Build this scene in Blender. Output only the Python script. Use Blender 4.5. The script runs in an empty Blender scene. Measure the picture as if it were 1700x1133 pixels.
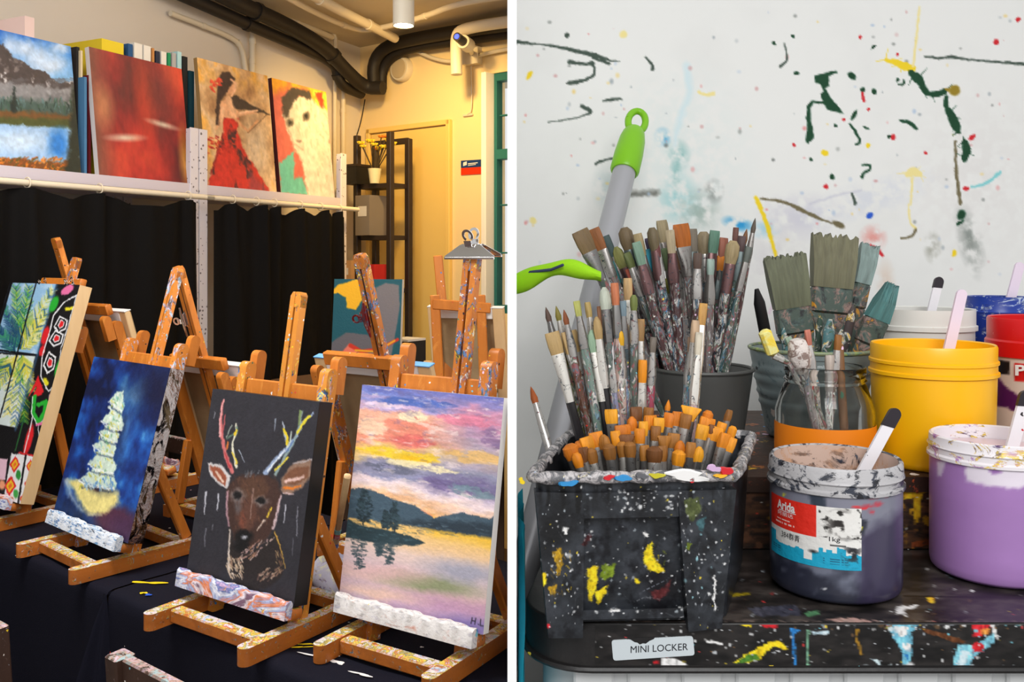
import bpy, bmesh, math, random
import numpy as np
from mathutils import Vector, Matrix

# ------------------------------------------------------------------ camera, world, light, exposure
scene = bpy.context.scene
COL = scene.collection
F, CX, CY, H = 1500.0, 850.0, 430.0, 1.41          # focal length in px of the 1700x1133 frame, horizon row, eye height
cam_data = bpy.data.cameras.new('camera')
cam_data.sensor_width = 36.0
cam_data.lens = 36.0 * F / 1700.0
cam_data.shift_y = -(566.5 - CY) / 1700.0
cam_data.clip_start = 0.05
cam = bpy.data.objects.new('camera', cam_data)
COL.objects.link(cam)
cam.location = (0, 0, H)
cam.rotation_euler = (math.pi / 2, 0, 0)
scene.camera = cam
scene.view_settings.view_transform = 'Standard'
scene.view_settings.look = 'None'
scene.view_settings.gamma = 1.0
scene.view_settings.use_curve_mapping = False
scene.view_settings.exposure = 0.0
world = bpy.data.worlds.new('world')
scene.world = world
world.use_nodes = True
world.node_tree.nodes['Background'].inputs[0].default_value = (0.99, 0.995, 1.0, 1)
world.node_tree.nodes['Background'].inputs[1].default_value = 0.82

def area(name, loc, target, size, power, col, size_y=None, spread=None):
    d = bpy.data.lights.new(name, 'AREA')
    d.energy = power; d.color = col; d.size = size
    if size_y: d.shape = 'RECTANGLE'; d.size_y = size_y
    if spread: d.spread = math.radians(spread)
    o = bpy.data.objects.new(name, d); COL.objects.link(o)
    o.location = loc
    o.rotation_euler = (Vector(target) - Vector(loc)).to_track_quat('-Z', 'Y').to_euler()
    return o
area('studio_ceiling_light', (-0.9, 1.5, 2.50), (-0.75, 1.9, 0.7), 0.9, 36, (1.0, 0.98, 0.965), 0.5)
area('shelf_ceiling_light', (-0.75, 3.2, 2.5), (-1.5, 3.6, 1.5), 0.6, 4, (1.0, 0.80, 0.55))
area('paint_corner_daylight', (0.22, -0.55, 2.15), (0.36, 1.0, 1.15), 0.8, 5.6, (1.0, 1.0, 0.99), 0.6, 100)

# ------------------------------------------------------------------ helpers
random.seed(7)
RNG = np.random.RandomState(11)
def lin(c):
    c = np.asarray(c, float)
    return np.where(c <= 0.04045, c / 12.92, ((c + 0.055) / 1.055) ** 2.4)
def rgb(r, g, b):                                   # 0-255 sRGB to linear rgba
    l = lin(np.array([r, g, b]) / 255.0)
    return (float(l[0]), float(l[1]), float(l[2]), 1.0)
def ray(px, py):
    return Vector(((px - CX) / F, 1.0, -(py - CY) / F))
EYE = Vector((0, 0, H))
def at(px, py, d):
    return EYE + ray(px, py) * d
def onz(px, py, z):
    r = ray(px, py); return EYE + r * ((z - H) / r.z)
def onplane(px, py, p0, n):
    r = ray(px, py); n = Vector(n); return EYE + r * ((Vector(p0) - EYE).dot(n) / r.dot(n))

ROOT_M = {}
LEFT_LIMIT, RIGHT_LIMIT = -0.0042, 0.0042            # both rooms stop at the thin partition
def M4(loc=(0, 0, 0), rot=None):
    m = rot.to_4x4() if rot is not None else Matrix.Identity(4)
    m.translation = Vector(loc); return m
def basis(x, y, z):
    return Matrix((x, y, z)).transposed()
def tag(o, label=None, cat=None, group=None, kind=None):
    if label: o['label'] = label
    if cat: o['category'] = cat
    if group: o['group'] = group
    if kind: o['kind'] = kind
    return o
def thing(name, label, cat, loc=(0, 0, 0), rot=None, group=None):
    o = bpy.data.objects.new(name, None); COL.objects.link(o)
    m = M4(loc, rot)
    o.empty_display_size = 0.05
    o.location = m.translation; o.rotation_euler = m.to_euler()
    ROOT_M[o] = m
    return tag(o, label, cat, group)

class MB:
    def __init__(s): s.v = []; s.f = []
    def add(s, vs, fs):
        b = len(s.v); s.v += [tuple(v) for v in vs]; s.f += [tuple(i + b for i in f) for f in fs]; return s
    def box(s, c, d, R=None):
        c = Vector(c); x, y, z = d[0] / 2, d[1] / 2, d[2] / 2
        vs = [Vector((sx * x, sy * y, sz * z)) for sx in (-1, 1) for sy in (-1, 1) for sz in (-1, 1)]
        if R is not None: vs = [R @ v for v in vs]
        return s.add([c + v for v in vs], [(0, 1, 3, 2), (4, 6, 7, 5), (0, 4, 5, 1), (2, 3, 7, 6), (0, 2, 6, 4), (1, 5, 7, 3)])
    def bar(s, p0, p1, w, h, side=(1, 0, 0), ch=0.0025):
        p0, p1 = Vector(p0), Vector(p1); a = (p1 - p0); L = a.length; a.normalize()
        sd = Vector(side); sd = (sd - a * sd.dot(a)).normalized(); up = a.cross(sd)
        ch = min(ch, w * .3, h * .3, L * .3)
        def ring(t, e):
            W, Hh = w / 2 - e, h / 2 - e; k = ch
            pts = [(W - k, -Hh), (W, -Hh + k), (W, Hh - k), (W - k, Hh), (-W + k, Hh), (-W, Hh - k), (-W, -Hh + k), (-W + k, -Hh)]
            return [p0 + a * t + sd * x + up * y for x, y in pts]
        vs = ring(0, ch) + ring(ch, 0) + ring(L - ch, 0) + ring(L, ch); fs = [tuple(range(7, -1, -1)), tuple(range(24, 32))]
        for r in range(3):
            for i in range(8):
                j = (i + 1) % 8; fs.append((r * 8 + i, r * 8 + j, r * 8 + 8 + j, r * 8 + 8 + i))
        return s.add(vs, fs)
    def tube(s, pts, r, seg=10, cap=True, sx=1.0, ref=None):
        pts = [Vector(p) for p in pts]; n = len(pts); rs = r if isinstance(r, (list, tuple)) else [r] * n
        vs = []; fs = []; nrm = Vector(ref) if ref is not None else None
        for i, p in enumerate(pts):
            t = (pts[min(i + 1, n - 1)] - pts[max(i - 1, 0)]).normalized()
            if nrm is None:
                nrm = Vector((0, 0, 1)) if abs(t.z) < .9 else Vector((1, 0, 0))
            nrm = (nrm - t * nrm.dot(t)).normalized(); b = t.cross(nrm)
            vs += [p + (nrm * math.cos(2 * math.pi * k / seg) + b * (sx * math.sin(2 * math.pi * k / seg))) * rs[i] for k in range(seg)]
        for i in range(n - 1):
            for k in range(seg):
                j = (k + 1) % seg; fs.append((i * seg + k, i * seg + j, i * seg + seg + j, i * seg + seg + k))
        if cap: fs += [tuple(range(seg - 1, -1, -1)), tuple(range((n - 1) * seg, n * seg))]
        return s.add(vs, fs)
    def lathe(s, prof, seg=32, c=(0, 0, 0), close=True, sx=1.0, sy=1.0):
        c = Vector(c); vs = []; fs = []; n = len(prof)
        for r, z in prof:
            vs += [c + Vector((r * sx * math.cos(2 * math.pi * k / seg), r * sy * math.sin(2 * math.pi * k / seg), z)) for k in range(seg)]
        for i in range(n - 1):
            for k in range(seg):
                j = (k + 1) % seg; fs.append((i * seg + k, i * seg + j, i * seg + seg + j, i * seg + seg + k))
        if close: fs += [tuple(range(seg - 1, -1, -1)), tuple(range((n - 1) * seg, n * seg))]
        return s.add(vs, fs)
    def prism(s, poly, o, ex, ey, ez):                # polygon in ex,ey; extruded by the vector ez
        o, ex, ey, ez = Vector(o), Vector(ex), Vector(ey), Vector(ez); n = len(poly)
        vs = [o + ex * x + ey * y for x, y in poly]; vs += [v + ez for v in vs]
        fs = [tuple(range(n - 1, -1, -1)), tuple(range(n, 2 * n))] + [(i, (i + 1) % n, n + (i + 1) % n, n + i) for i in range(n)]
        return s.add(vs, fs)
    def sheet(s, P):                                  # rows of points -> quads
        ny, nx = len(P), len(P[0]); vs = [p for row in P for p in row]
        return s.add(vs, [(j * nx + i, j * nx + i + 1, j * nx + nx + i + 1, j * nx + nx + i) for j in range(ny - 1) for i in range(nx - 1)])
    def build(s, name, mat, root=None, world=False, smooth=True, side=0, angle=38, fixn=True):
        m = ROOT_M.get(root, Matrix.Identity(4)) if root is not None else Matrix.Identity(4)
        vs = [Vector(v) for v in s.v]
        if world: wv = vs; mi = m.inverted(); vs = [mi @ v for v in wv]
        else: wv = [m @ v for v in vs] if side else []
        me = bpy.data.meshes.new(name)
        me.from_pydata([tuple(v) for v in vs], [], s.f)
        me.materials.append(mat)
        cut = (side < 0 and max(v.x for v in wv) > LEFT_LIMIT) or (side > 0 and min(v.x for v in wv) < RIGHT_LIMIT)
        if cut or fixn:
            bm = bmesh.new(); bm.from_mesh(me)
            if cut:
                lim = LEFT_LIMIT if side < 0 else RIGHT_LIMIT
                mi = m.inverted(); co = mi @ Vector((lim, 1, 1)); no = mi.to_3x3() @ Vector((-side, 0, 0))
                g = bmesh.ops.bisect_plane(bm, geom=bm.verts[:] + bm.edges[:] + bm.faces[:], plane_co=co, plane_no=-no if False else Vector(no) * (1), clear_outer=True)
                ed = [e for e in g['geom_cut'] if isinstance(e, bmesh.types.BMEdge)]
                if ed:
                    try: bmesh.ops.holes_fill(bm, edges=ed, sides=0)
                    except Exception: pass
            bmesh.ops.recalc_face_normals(bm, faces=bm.faces[:])
            bm.to_mesh(me); bm.free()
        if smooth:
            me.polygons.foreach_set('use_smooth', [True] * len(me.polygons))
            me.set_sharp_from_angle(angle=math.radians(angle))
        o = bpy.data.objects.new(name, me); COL.objects.link(o)
        if root is not None: o.parent = root
        ROOT_M[o] = m
        return o

# ------------------------------------------------------------------ procedural materials
MATS = {}
MBASE = {}
def srgb(m):
    c = np.array(MBASE[m.name][:3]); return tuple(255 * np.where(c <= .0031308, c * 12.92, 1.055 * c ** (1 / 2.4) - .055))
class NT:
    def __init__(s, name):
        s.m = bpy.data.materials.new(name); s.m.use_nodes = True; s.t = s.m.node_tree
        s.b = s.t.nodes['Principled BSDF']; s.co = None
    def n(s, ty, **kw):
        nd = s.t.nodes.new(ty)
        for k, v in kw.items():
            if k.startswith('i_'): nd.inputs[k[2:].replace('_', ' ')].default_value = v
            else: setattr(nd, k, v)
        return nd
    def l(s, a, b): s.t.links.new(a, b)
    def coord(s, rnd=True):
        if s.co is None:
            tc = s.n('ShaderNodeTexCoord')
            if rnd:
                oi = s.n('ShaderNodeObjectInfo'); mu = s.n('ShaderNodeMath', operation='MULTIPLY'); mu.inputs[1].default_value = 17.0
                s.l(oi.outputs['Random'], mu.inputs[0])
                ad = s.n('ShaderNodeVectorMath', operation='ADD'); s.l(tc.outputs['Object'], ad.inputs[0]); s.l(mu.outputs[0], ad.inputs[1]); s.co = ad.outputs[0]
            else: s.co = tc.outputs['Object']
        return s.co
    def scaled(s, stretch):
        if stretch is None: return s.coord()
        mp = s.n('ShaderNodeMapping'); mp.inputs['Scale'].default_value = stretch; s.l(s.coord(), mp.inputs[0]); return mp.outputs[0]
    def noise(s, scale, detail=3, stretch=None, rough=.55, dist=0.0):
        nd = s.n('ShaderNodeTexNoise'); nd.inputs['Scale'].default_value = scale; nd.inputs['Detail'].default_value = detail
        nd.inputs['Roughness'].default_value = rough; nd.inputs['Distortion'].default_value = dist
        s.l(s.scaled(stretch), nd.inputs['Vector']); return nd
    def thr(s, val, lo, hi):
        r = s.n('ShaderNodeMapRange'); r.inputs['From Min'].default_value = lo; r.inputs['From Max'].default_value = hi; s.l(val, r.inputs['Value']); return r.outputs[0]
    def mix(s, fac, a, b, mode='MIX'):
        x = s.n('ShaderNodeMix', data_type='RGBA', blend_type=mode); x.clamp_result = False
        for v, i in ((fac, 0), (a, 6), (b, 7)):
            if isinstance(v, (int, float)): x.inputs[i].default_value = v
            elif isinstance(v, tuple): x.inputs[i].default_value = v
            else: s.l(v, x.inputs[i])
        return x.outputs[2]
    def palette(s, val, cols, ip='CONSTANT'):
        r = s.n('ShaderNodeValToRGB'); cr = r.color_ramp; cr.interpolation = ip
        while len(cr.elements) < len(cols): cr.elements.new(.5)
        for i, c in enumerate(cols): cr.elements[i].position = i / len(cols); cr.elements[i].color = c
        s.l(val, r.inputs[0]); return r.outputs[0]
PAL = [rgb(235, 235, 232), rgb(60, 130, 190), rgb(205, 60, 50), rgb(240, 205, 40), rgb(225, 190, 215), rgb(60, 120, 90), rgb(30, 32, 40), rgb(235, 225, 215), rgb(120, 190, 205)]
def material(name, base, rough=.55, metal=0.0, spec=.5, layers=(), bump=0.0, bscale=60, grain=None, objcol=False, vcol=False, trans=0.0, ior=1.45, coat=0.0, sss=0.0, tint=0.0, bstretch=None):
    if name in MATS: return MATS[name]
    MBASE[name] = base
    t = NT(name); b = t.b
    col = base
    if objcol: col = t.n('ShaderNodeObjectInfo').outputs['Color']
    if vcol:
        a = t.n('ShaderNodeAttribute', attribute_name='Paint'); col = a.outputs['Color']
    if grain:                                         # (scale, stretch, dark colour, amount)
        g = t.noise(grain[0], 4, grain[1], .6, .4); col = t.mix(t.thr(g.outputs[0], .35, .75), col, t.mix(grain[3], col, grain[2]) if not isinstance(col, tuple) else tuple(np.array(col) * (1 - grain[3]) + np.array(grain[2]) * grain[3]))
    for L in layers:
        if L[0] == 'blotch':                          # scale, lo, hi, colours, stretch
            _, sc, lo, hi, cols, st = L
            nz = t.noise(sc, 9, st, .72, 1.6); mk = t.thr(nz.outputs[0], lo, hi)
            pc = t.noise(sc * .9, 4, st, .6, 1.0); c2 = t.palette(t.thr(pc.outputs[0], .30, .70), cols, 'LINEAR') if len(cols) > 1 else cols[0]
            col = t.mix(mk, col, c2)
        elif L[0] == 'top':                           # paint that settled on faces that look up
            _, sc, lo, hi, cols = L
            ge = t.n('ShaderNodeNewGeometry'); sp = t.n('ShaderNodeSeparateXYZ'); t.l(ge.outputs['Normal'], sp.inputs[0])
            nz = t.noise(sc, 9, None, .72, 1.6); mk = t.thr(nz.outputs[0], lo, hi); up = t.thr(sp.outputs[2], .6, .8)
            mu = t.n('ShaderNodeMath', operation='MULTIPLY'); t.l(mk, mu.inputs[0]); t.l(up, mu.inputs[1])
            pc = t.noise(sc * .9, 5, None, .65, 1.2); col = t.mix(mu.outputs[0], col, t.palette(t.thr(pc.outputs[0], .30, .70), cols, 'LINEAR'))
        elif L[0] == 'speck':                         # scale, radius, keep share, colours
            _, sc, rad, keep, cols = L
            wv = t.noise(sc * 2.2, 2); vv = t.n('ShaderNodeVectorMath', operation='MULTIPLY_ADD'); t.l(wv.outputs['Color'], vv.inputs[0]); vv.inputs[1].default_value = (.5 / sc,) * 3; t.l(t.coord(), vv.inputs[2])
            vo = t.n('ShaderNodeTexVoronoi'); vo.inputs['Scale'].default_value = sc; t.l(vv.outputs[0], vo.inputs['Vector'])
            sp = t.n('ShaderNodeSeparateColor'); t.l(vo.outputs['Color'], sp.inputs[0])
            rr = t.n('ShaderNodeMath', operation='MULTIPLY'); t.l(sp.outputs[2], rr.inputs[0]); rr.inputs[1].default_value = rad
            lt = t.n('ShaderNodeMath', operation='LESS_THAN'); t.l(vo.outputs['Distance'], lt.inputs[0]); t.l(rr.outputs[0], lt.inputs[1])
            kp = t.n('ShaderNodeMath', operation='LESS_THAN'); t.l(sp.outputs[0], kp.inputs[0]); kp.inputs[1].default_value = keep
            mu = t.n('ShaderNodeMath', operation='MULTIPLY'); t.l(lt.outputs[0], mu.inputs[0]); t.l(kp.outputs[0], mu.inputs[1])
            c2 = t.palette(sp.outputs[1], cols) if len(cols) > 1 else cols[0]
            col = t.mix(mu.outputs[0], col, c2)
    if isinstance(col, tuple): b.inputs['Base Color'].default_value = col
    else: t.l(col, b.inputs['Base Color'])
    b.inputs['Roughness'].default_value = rough; b.inputs['Metallic'].default_value = metal
    b.inputs['Specular IOR Level'].default_value = spec
    b.inputs['Transmission Weight'].default_value = trans; b.inputs['IOR'].default_value = ior
    b.inputs['Coat Weight'].default_value = coat
    if bump:
        nz = t.noise(bscale, 4, bstretch); bp = t.n('ShaderNodeBump'); bp.inputs['Strength'].default_value = bump; bp.inputs['Distance'].default_value = .002
        t.l(nz.outputs[0], bp.inputs['Height']); t.l(bp.outputs[0], b.inputs['Normal'])
    MATS[name] = t.m
    return t.m
def emission(name, col, strength):
    if name in MATS: return MATS[name]
    t = NT(name); t.b.inputs['Base Color'].default_value = col
    t.b.inputs['Emission Color'].default_value = col; t.b.inputs['Emission Strength'].default_value = strength
    MATS[name] = t.m; return t.m
W_ = rgb(232, 230, 226)
m_wood = material('easel_wood', rgb(205, 122, 42), .42, grain=(30, (1, 1, .12), rgb(150, 78, 22), .6), bump=.25, bscale=80,
                  layers=[('blotch', 26, .55, .75, [rgb(226, 150, 66)], (1, 1, .3)), ('blotch', 60, .70, .73, PAL, (1, 1, .5)), ('speck', 110, .30, .25, PAL)])
m_woodp = material('easel_wood_painted', rgb(200, 118, 42), .45, grain=(30, (1, 1, .12), rgb(145, 76, 24), .6), bump=.4, bscale=70,
                   layers=[('blotch', 26, .55, .75, [rgb(226, 160, 70)], (1, 1, .3)), ('blotch', 42, .53, .57, [rgb(40, 50, 70), rgb(230, 228, 225), rgb(232, 200, 60), rgb(40, 40, 46), rgb(90, 140, 190), rgb(120, 50, 60), rgb(230, 228, 225), rgb(50, 60, 60)], (1, 1, .7)), ('speck', 120, .32, .35, PAL)])
m_foot = material('easel_foot_painted', rgb(190, 108, 40), .45, grain=(30, (1, .12, 1), rgb(120, 64, 22), .6), bump=.5, bscale=60,
                  layers=[('blotch', 48, .58, .62, [rgb(90, 60, 40), rgb(220, 210, 200), rgb(60, 40, 30), rgb(190, 150, 60), rgb(120, 150, 160), rgb(50, 34, 28)], None), ('top', 40, .40, .46, [rgb(232, 228, 226), rgb(120, 185, 215), rgb(215, 180, 190), rgb(225, 225, 215), rgb(120, 110, 60), rgb(240, 215, 90), rgb(190, 60, 50), rgb(225, 222, 228)])])
m_mast_y = material('mast_yellow_scribbled', rgb(212, 136, 50), .45, bump=.4, bscale=70, layers=[('blotch', 34, .55, .59, [rgb(240, 214, 50), rgb(40, 40, 50), rgb(190, 160, 190), rgb(240, 200, 60), rgb(36, 36, 44), rgb(60, 110, 170), rgb(236, 220, 120)], (1, 1, .6)), ('speck', 120, .32, .35, PAL)])
m_mast_w = material('mast_white_black_marks', rgb(210, 128, 46), .45, bump=.4, bscale=70, layers=[('blotch', 40, .53, .57, [rgb(220, 214, 226), rgb(30, 28, 34), rgb(200, 190, 215), rgb(170, 200, 215), rgb(40, 36, 40)], (1, 1, .6)), ('speck', 120, .32, .35, PAL)])
m_tray = material('tray_paint_crust', rgb(180, 120, 90), .5, bump=.9, bscale=90,
                  layers=[('blotch', 15, .25, .38, [rgb(205, 170, 200), rgb(90, 110, 170), rgb(228, 226, 232), rgb(150, 165, 205), rgb(215, 120, 60), rgb(225, 215, 225), rgb(120, 90, 110)], (.7, 2, 2)), ('blotch', 70, .60, .64, PAL, None)])
m_tray_blue = material('tray_blue_white_paint', rgb(225, 230, 238), .5, bump=.9, bscale=90,
                  layers=[('blotch', 60, .50, .58, [rgb(60, 130, 190), rgb(40, 90, 150), rgb(120, 170, 215), rgb(60, 70, 90)], (.5, 2, 2)), ('blotch', 70, .62, .66, [rgb(60, 60, 66)], None)])
m_tray_white = material('tray_white_paint', rgb(226, 222, 220), .5, bump=.9, bscale=90,
                  layers=[('blotch', 26, .50, .72, [rgb(110, 120, 160), rgb(150, 140, 170), rgb(60, 60, 66), rgb(200, 110, 70)], (1, 2, 2)), ('speck', 60, .3, .3, PAL)])
m_cloth = material('black_cloth', rgb(20, 20, 31), .85, spec=.12, bump=.3, bscale=400, layers=[('speck', 26, .10, .14, [W_, rgb(220, 180, 200), rgb(230, 200, 50), rgb(200, 60, 50), W_])])
m_curtain = material('black_curtain', rgb(15, 13, 12), .8, spec=.12, bump=.15, bscale=300)
m_chrome = material('chrome', (.75, .75, .76, 1), .16, 1.0)
m_brass = material('brass_screw', (.75, .55, .25, 1), .3, 1.0)
m_canvasback = material('raw_canvas_back', rgb(176, 150, 112), .85, bump=.2, bscale=300, grain=(14, None, rgb(130, 105, 72), .5))
m_gesso = material('white_canvas_edge', rgb(226, 224, 222), .8, bump=.2, bscale=200)
m_pine = material('pine_stretcher', rgb(222, 188, 140), .6, grain=(30, (1, 1, .1), rgb(190, 150, 100), .5))
m_black = material('black_paint', rgb(18, 18, 20), .45)
m_paint = material('paint_vertex', (1, 1, 1, 1), .55, vcol=True, bump=.35, bscale=160)
m_paint_gloss = material('paint_vertex_gloss', (1, 1, 1, 1), .28, vcol=True)
m_dirtywood = material('chair_wood_stained', rgb(66, 42, 30), .6, grain=(22, (1, 1, .2), rgb(36, 22, 16), .6), bump=.4, layers=[('blotch', 60, .62, .66, [rgb(150, 130, 120), rgb(120, 150, 160), rgb(180, 150, 150), rgb(70, 90, 60)], None), ('speck', 90, .28, .35, PAL), ('top', 50, .40, .46, [rgb(150, 120, 105), rgb(150, 185, 190), rgb(170, 130, 110), rgb(190, 170, 185)])])

# ------------------------------------------------------------------ painting on vertices
_T = {}
def vnoise(x, y, seed=0):
    if seed not in _T: _T[seed] = np.random.RandomState(seed).rand(256, 256)
    T = _T[seed]
    xi = np.floor(x).astype(int); yi = np.floor(y).astype(int); fx = x - xi; fy = y - yi
    fx = fx * fx * (3 - 2 * fx); fy = fy * fy * (3 - 2 * fy)
    g = lambda a, b: T[a & 255, b & 255]
    return (g(xi, yi) * (1 - fx) + g(xi + 1, yi) * fx) * (1 - fy) + (g(xi, yi + 1) * (1 - fx) + g(xi + 1, yi + 1) * fx) * fy
def fbm(x, y, seed=0, o=4):
    s = 0; a = .5; t = 0
    for k in range(o): s = s + a * vnoise(x * 2 ** k, y * 2 ** k, seed + k); t += a; a *= .55
    return s / t
class Painter:
    """colours for a grid of points; positions are given in photograph pixels of the grid's own points"""
    def __init__(s, P, base=(128, 128, 128)):
        s.P = np.asarray(P, float); s.ny, s.nx = s.P.shape[:2]
        d = s.P[..., 1]; s.X = CX + F * s.P[..., 0] / d; s.Y = CY - F * (s.P[..., 2] - H) / d
        s.V, s.U = np.meshgrid(np.linspace(0, 1, s.ny), np.linspace(0, 1, s.nx), indexing='ij')
        s.C = np.ones(s.P.shape) * np.array(base) / 255.0
    def put(s, m, col):
        m = np.clip(m, 0, 1)[..., None]; c = np.asarray(col, float)
        s.C = s.C * (1 - m) + (c / 255.0) * m
    def ramp(s, t, stops):
        ts = [a for a, _ in stops]; return np.stack([np.interp(t, ts, [c[k] for _, c in stops]) for k in range(3)], -1)
    def win(s, x0, y0, x1, y1, amp, sc, seed):        # the points near a mark, with wavering positions
        g = 4 + amp * 1.5; idx = np.where((s.X > x0 - g) & (s.X < x1 + g) & (s.Y > y0 - g) & (s.Y < y1 + g)); X, Y = s.X[idx], s.Y[idx]
        if amp and len(X): X, Y = X + amp * (fbm(X / sc, Y / sc, seed) - .5) * 2, Y + amp * (fbm(X / sc + 40, Y / sc + 9, seed + 50) - .5) * 2
        return idx, X, Y
    def fill(s, idx, m, col):
        c = np.asarray(col, float) / 255.0; q = m[:, None]; s.C[idx] = s.C[idx] * (1 - q) + c * q
        out = np.zeros(s.X.shape); out[idx] = m; return out
    def poly(s, pts, col, soft=1.2, wob=0, sc=8, seed=1, alpha=1.0):
        pts = np.asarray(pts, float); n = len(pts); e = soft
        idx, X, Y = s.win(pts[:, 0].min() - e, pts[:, 1].min() - e, pts[:, 0].max() + e, pts[:, 1].max() + e, wob, sc, seed)
        ins = np.zeros(X.shape, bool); dm = np.full(X.shape, 1e9)
        for i in range(n):
            x0, y0 = pts[i]; x1, y1 = pts[(i + 1) % n]
            c = ((y0 > Y) != (y1 > Y)) & (X < (x1 - x0) * (Y - y0) / ((y1 - y0) or 1e-9) + x0); ins ^= c
            t = np.clip(((X - x0) * (x1 - x0) + (Y - y0) * (y1 - y0)) / ((x1 - x0) ** 2 + (y1 - y0) ** 2 + 1e-9), 0, 1)
            dm = np.minimum(dm, np.hypot(X - x0 - t * (x1 - x0), Y - y0 - t * (y1 - y0)))
        return s.fill(idx, np.clip(.5 + np.where(ins, dm, -dm) / (2 * soft), 0, 1) * alpha, col)
    def stroke(s, pts, w, col, soft=1.0, wob=0, sc=8, seed=1, alpha=1.0):
        pts = np.asarray(pts, float); n = len(pts); ws = np.linspace(w[0], w[1], n) if isinstance(w, tuple) else ([w] * n if np.isscalar(w) else w); e = soft + max(ws) / 2
        idx, X, Y = s.win(pts[:, 0].min() - e, pts[:, 1].min() - e, pts[:, 0].max() + e, pts[:, 1].max() + e, wob, sc, seed)
        best = np.full(X.shape, -1e9)
        for i in range(n - 1):
            (x0, y0), (x1, y1) = pts[i], pts[i + 1]
            t = np.clip(((X - x0) * (x1 - x0) + (Y - y0) * (y1 - y0)) / ((x1 - x0) ** 2 + (y1 - y0) ** 2 + 1e-9), 0, 1)
            best = np.maximum(best, (ws[i] * (1 - t) + ws[i + 1] * t) / 2 - np.hypot(X - x0 - t * (x1 - x0), Y - y0 - t * (y1 - y0)))
        return s.fill(idx, np.clip(.5 + best / (2 * soft), 0, 1) * alpha, col)
    def ell(s, cx, cy, rx, ry, col, soft=.2, rot=0, wob=0, sc=8, seed=1, alpha=1.0):
        e = max(rx, ry) * (1 + soft); idx, X, Y = s.win(cx - e, cy - e, cx + e, cy + e, wob, sc, seed); c, q = math.cos(rot), math.sin(rot); a = (X - cx) * c + (Y - cy) * q; b = -(X - cx) * q + (Y - cy) * c
        r = np.sqrt((a / rx) ** 2 + (b / ry) ** 2); return s.fill(idx, np.clip((1 + soft - r) / (2 * soft), 0, 1) * alpha, col)
    def dabs(s, n, box, L, w, ang, cols, seed=1, mask=None, jit=.4, alpha=.9):
        r = random.Random(seed)
        for _ in range(n):
            x, y = r.uniform(box[0], box[2]), r.uniform(box[1], box[3]); a = ang + r.uniform(-jit, jit); l = L * r.uniform(.5, 1.2)
            if mask is not None and not mask(x, y): continue
            dx, dy = math.cos(a) * l / 2, math.sin(a) * l / 2
            sel = (np.abs(s.X - x) < l + w + 2) & (np.abs(s.Y - y) < l + w + 2)
            ii = np.where(sel)
            if len(ii[0]) == 0: continue
            X, Y = s.X[ii], s.Y[ii]; x0, y0, x1, y1 = x - dx, y - dy, x + dx, y + dy
            t = np.clip(((X - x0) * (x1 - x0) + (Y - y0) * (y1 - y0)) / (l * l + 1e-9), 0, 1)
            m = np.clip(.5 + (w / 2 * (1 - .5 * t) - np.hypot(X - x0 - t * (x1 - x0), Y - y0 - t * (y1 - y0))) / 1.4, 0, 1)[:, None] * alpha
            c = np.array(r.choice(cols)) / 255.0; s.C[ii] = s.C[ii] * (1 - m) + c * m
    def smear(s, ax, ay, sx, sy, seed=5):             # drags the wet paint: small coherent offsets of what is already there
        dx = (fbm(s.U * sx, s.V * sy, seed, 3) - .5) * 2 * ax; dy = (fbm(s.U * sx + 31, s.V * sy + 17, seed + 9, 3) - .5) * 2 * ay
        j, i = np.meshgrid(np.arange(s.ny), np.arange(s.nx), indexing='ij')
        s.C = s.C[np.clip(np.rint(j + dy), 0, s.ny - 1).astype(int), np.clip(np.rint(i + dx), 0, s.nx - 1).astype(int)]
    def grit(s, amp, sx, sy, seed=3):
        s.C *= (1 + amp * (fbm(s.U * sx, s.V * sy, seed)[..., None] - .5) * 2)
    def mesh(s, name, root, mat=None, world=True, local=None, side=0):
        m = ROOT_M.get(root, Matrix.Identity(4)) if root is not None else Matrix.Identity(4)
        mi = np.array(m.inverted()); P = s.P.reshape(-1, 3) @ mi[:3, :3].T + mi[:3, 3]
        nx, ny = s.nx, s.ny; me = bpy.data.meshes.new(name)
        me.vertices.add(len(P)); me.vertices.foreach_set('co', P.ravel())
        i, j = np.meshgrid(np.arange(nx - 1), np.arange(ny - 1)); a = (j * nx + i).ravel()
        q = np.stack([a, a + nx, a + nx + 1, a + 1], 1)
        me.loops.add(q.size); me.loops.foreach_set('vertex_index', q.ravel().astype(np.int32))
        me.polygons.add(len(q)); me.polygons.foreach_set('loop_start', (np.arange(len(q)) * 4).astype(np.int32))
        me.update(calc_edges=True)
        at_ = me.color_attributes.new('Paint', 'FLOAT_COLOR', 'POINT')
        c = np.ones((len(P), 4)); c[:, :3] = lin(np.clip(s.C, 0, 1)).reshape(-1, 3); at_.data.foreach_set('color', c.ravel())
        me.polygons.foreach_set('use_smooth', [True] * len(q)); me.materials.append(mat or m_paint)
        o = bpy.data.objects.new(name, me); COL.objects.link(o)
        if root is not None: o.parent = root
        return o
def quad_grid(c4, nx, ny):                            # TL, TR, BR, BL
    TL, TR, BR, BL = [np.array(c, float) for c in c4]
    v, u = np.meshgrid(np.linspace(0, 1, ny), np.linspace(0, 1, nx), indexing='ij'); u = u[..., None]; v = v[..., None]
    return (TL * (1 - u) + TR * u) * (1 - v) + (BL * (1 - u) + BR * u) * v
def blob(n, rough, seed, sx=1.0, sy=1.0):
    r = random.Random(seed); ph = [r.uniform(0, 6.28) for _ in range(5)]; am = [r.uniform(.4, 1) * rough / (k + 1) for k in range(5)]
    return [(sx * math.cos(a) * q, sy * math.sin(a) * q) for a, q in ((2 * math.pi * i / n, 1 + sum(am[k] * math.sin((k + 2) * 2 * math.pi * i / n + ph[k]) for k in range(5))) for i in range(n))]

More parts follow.
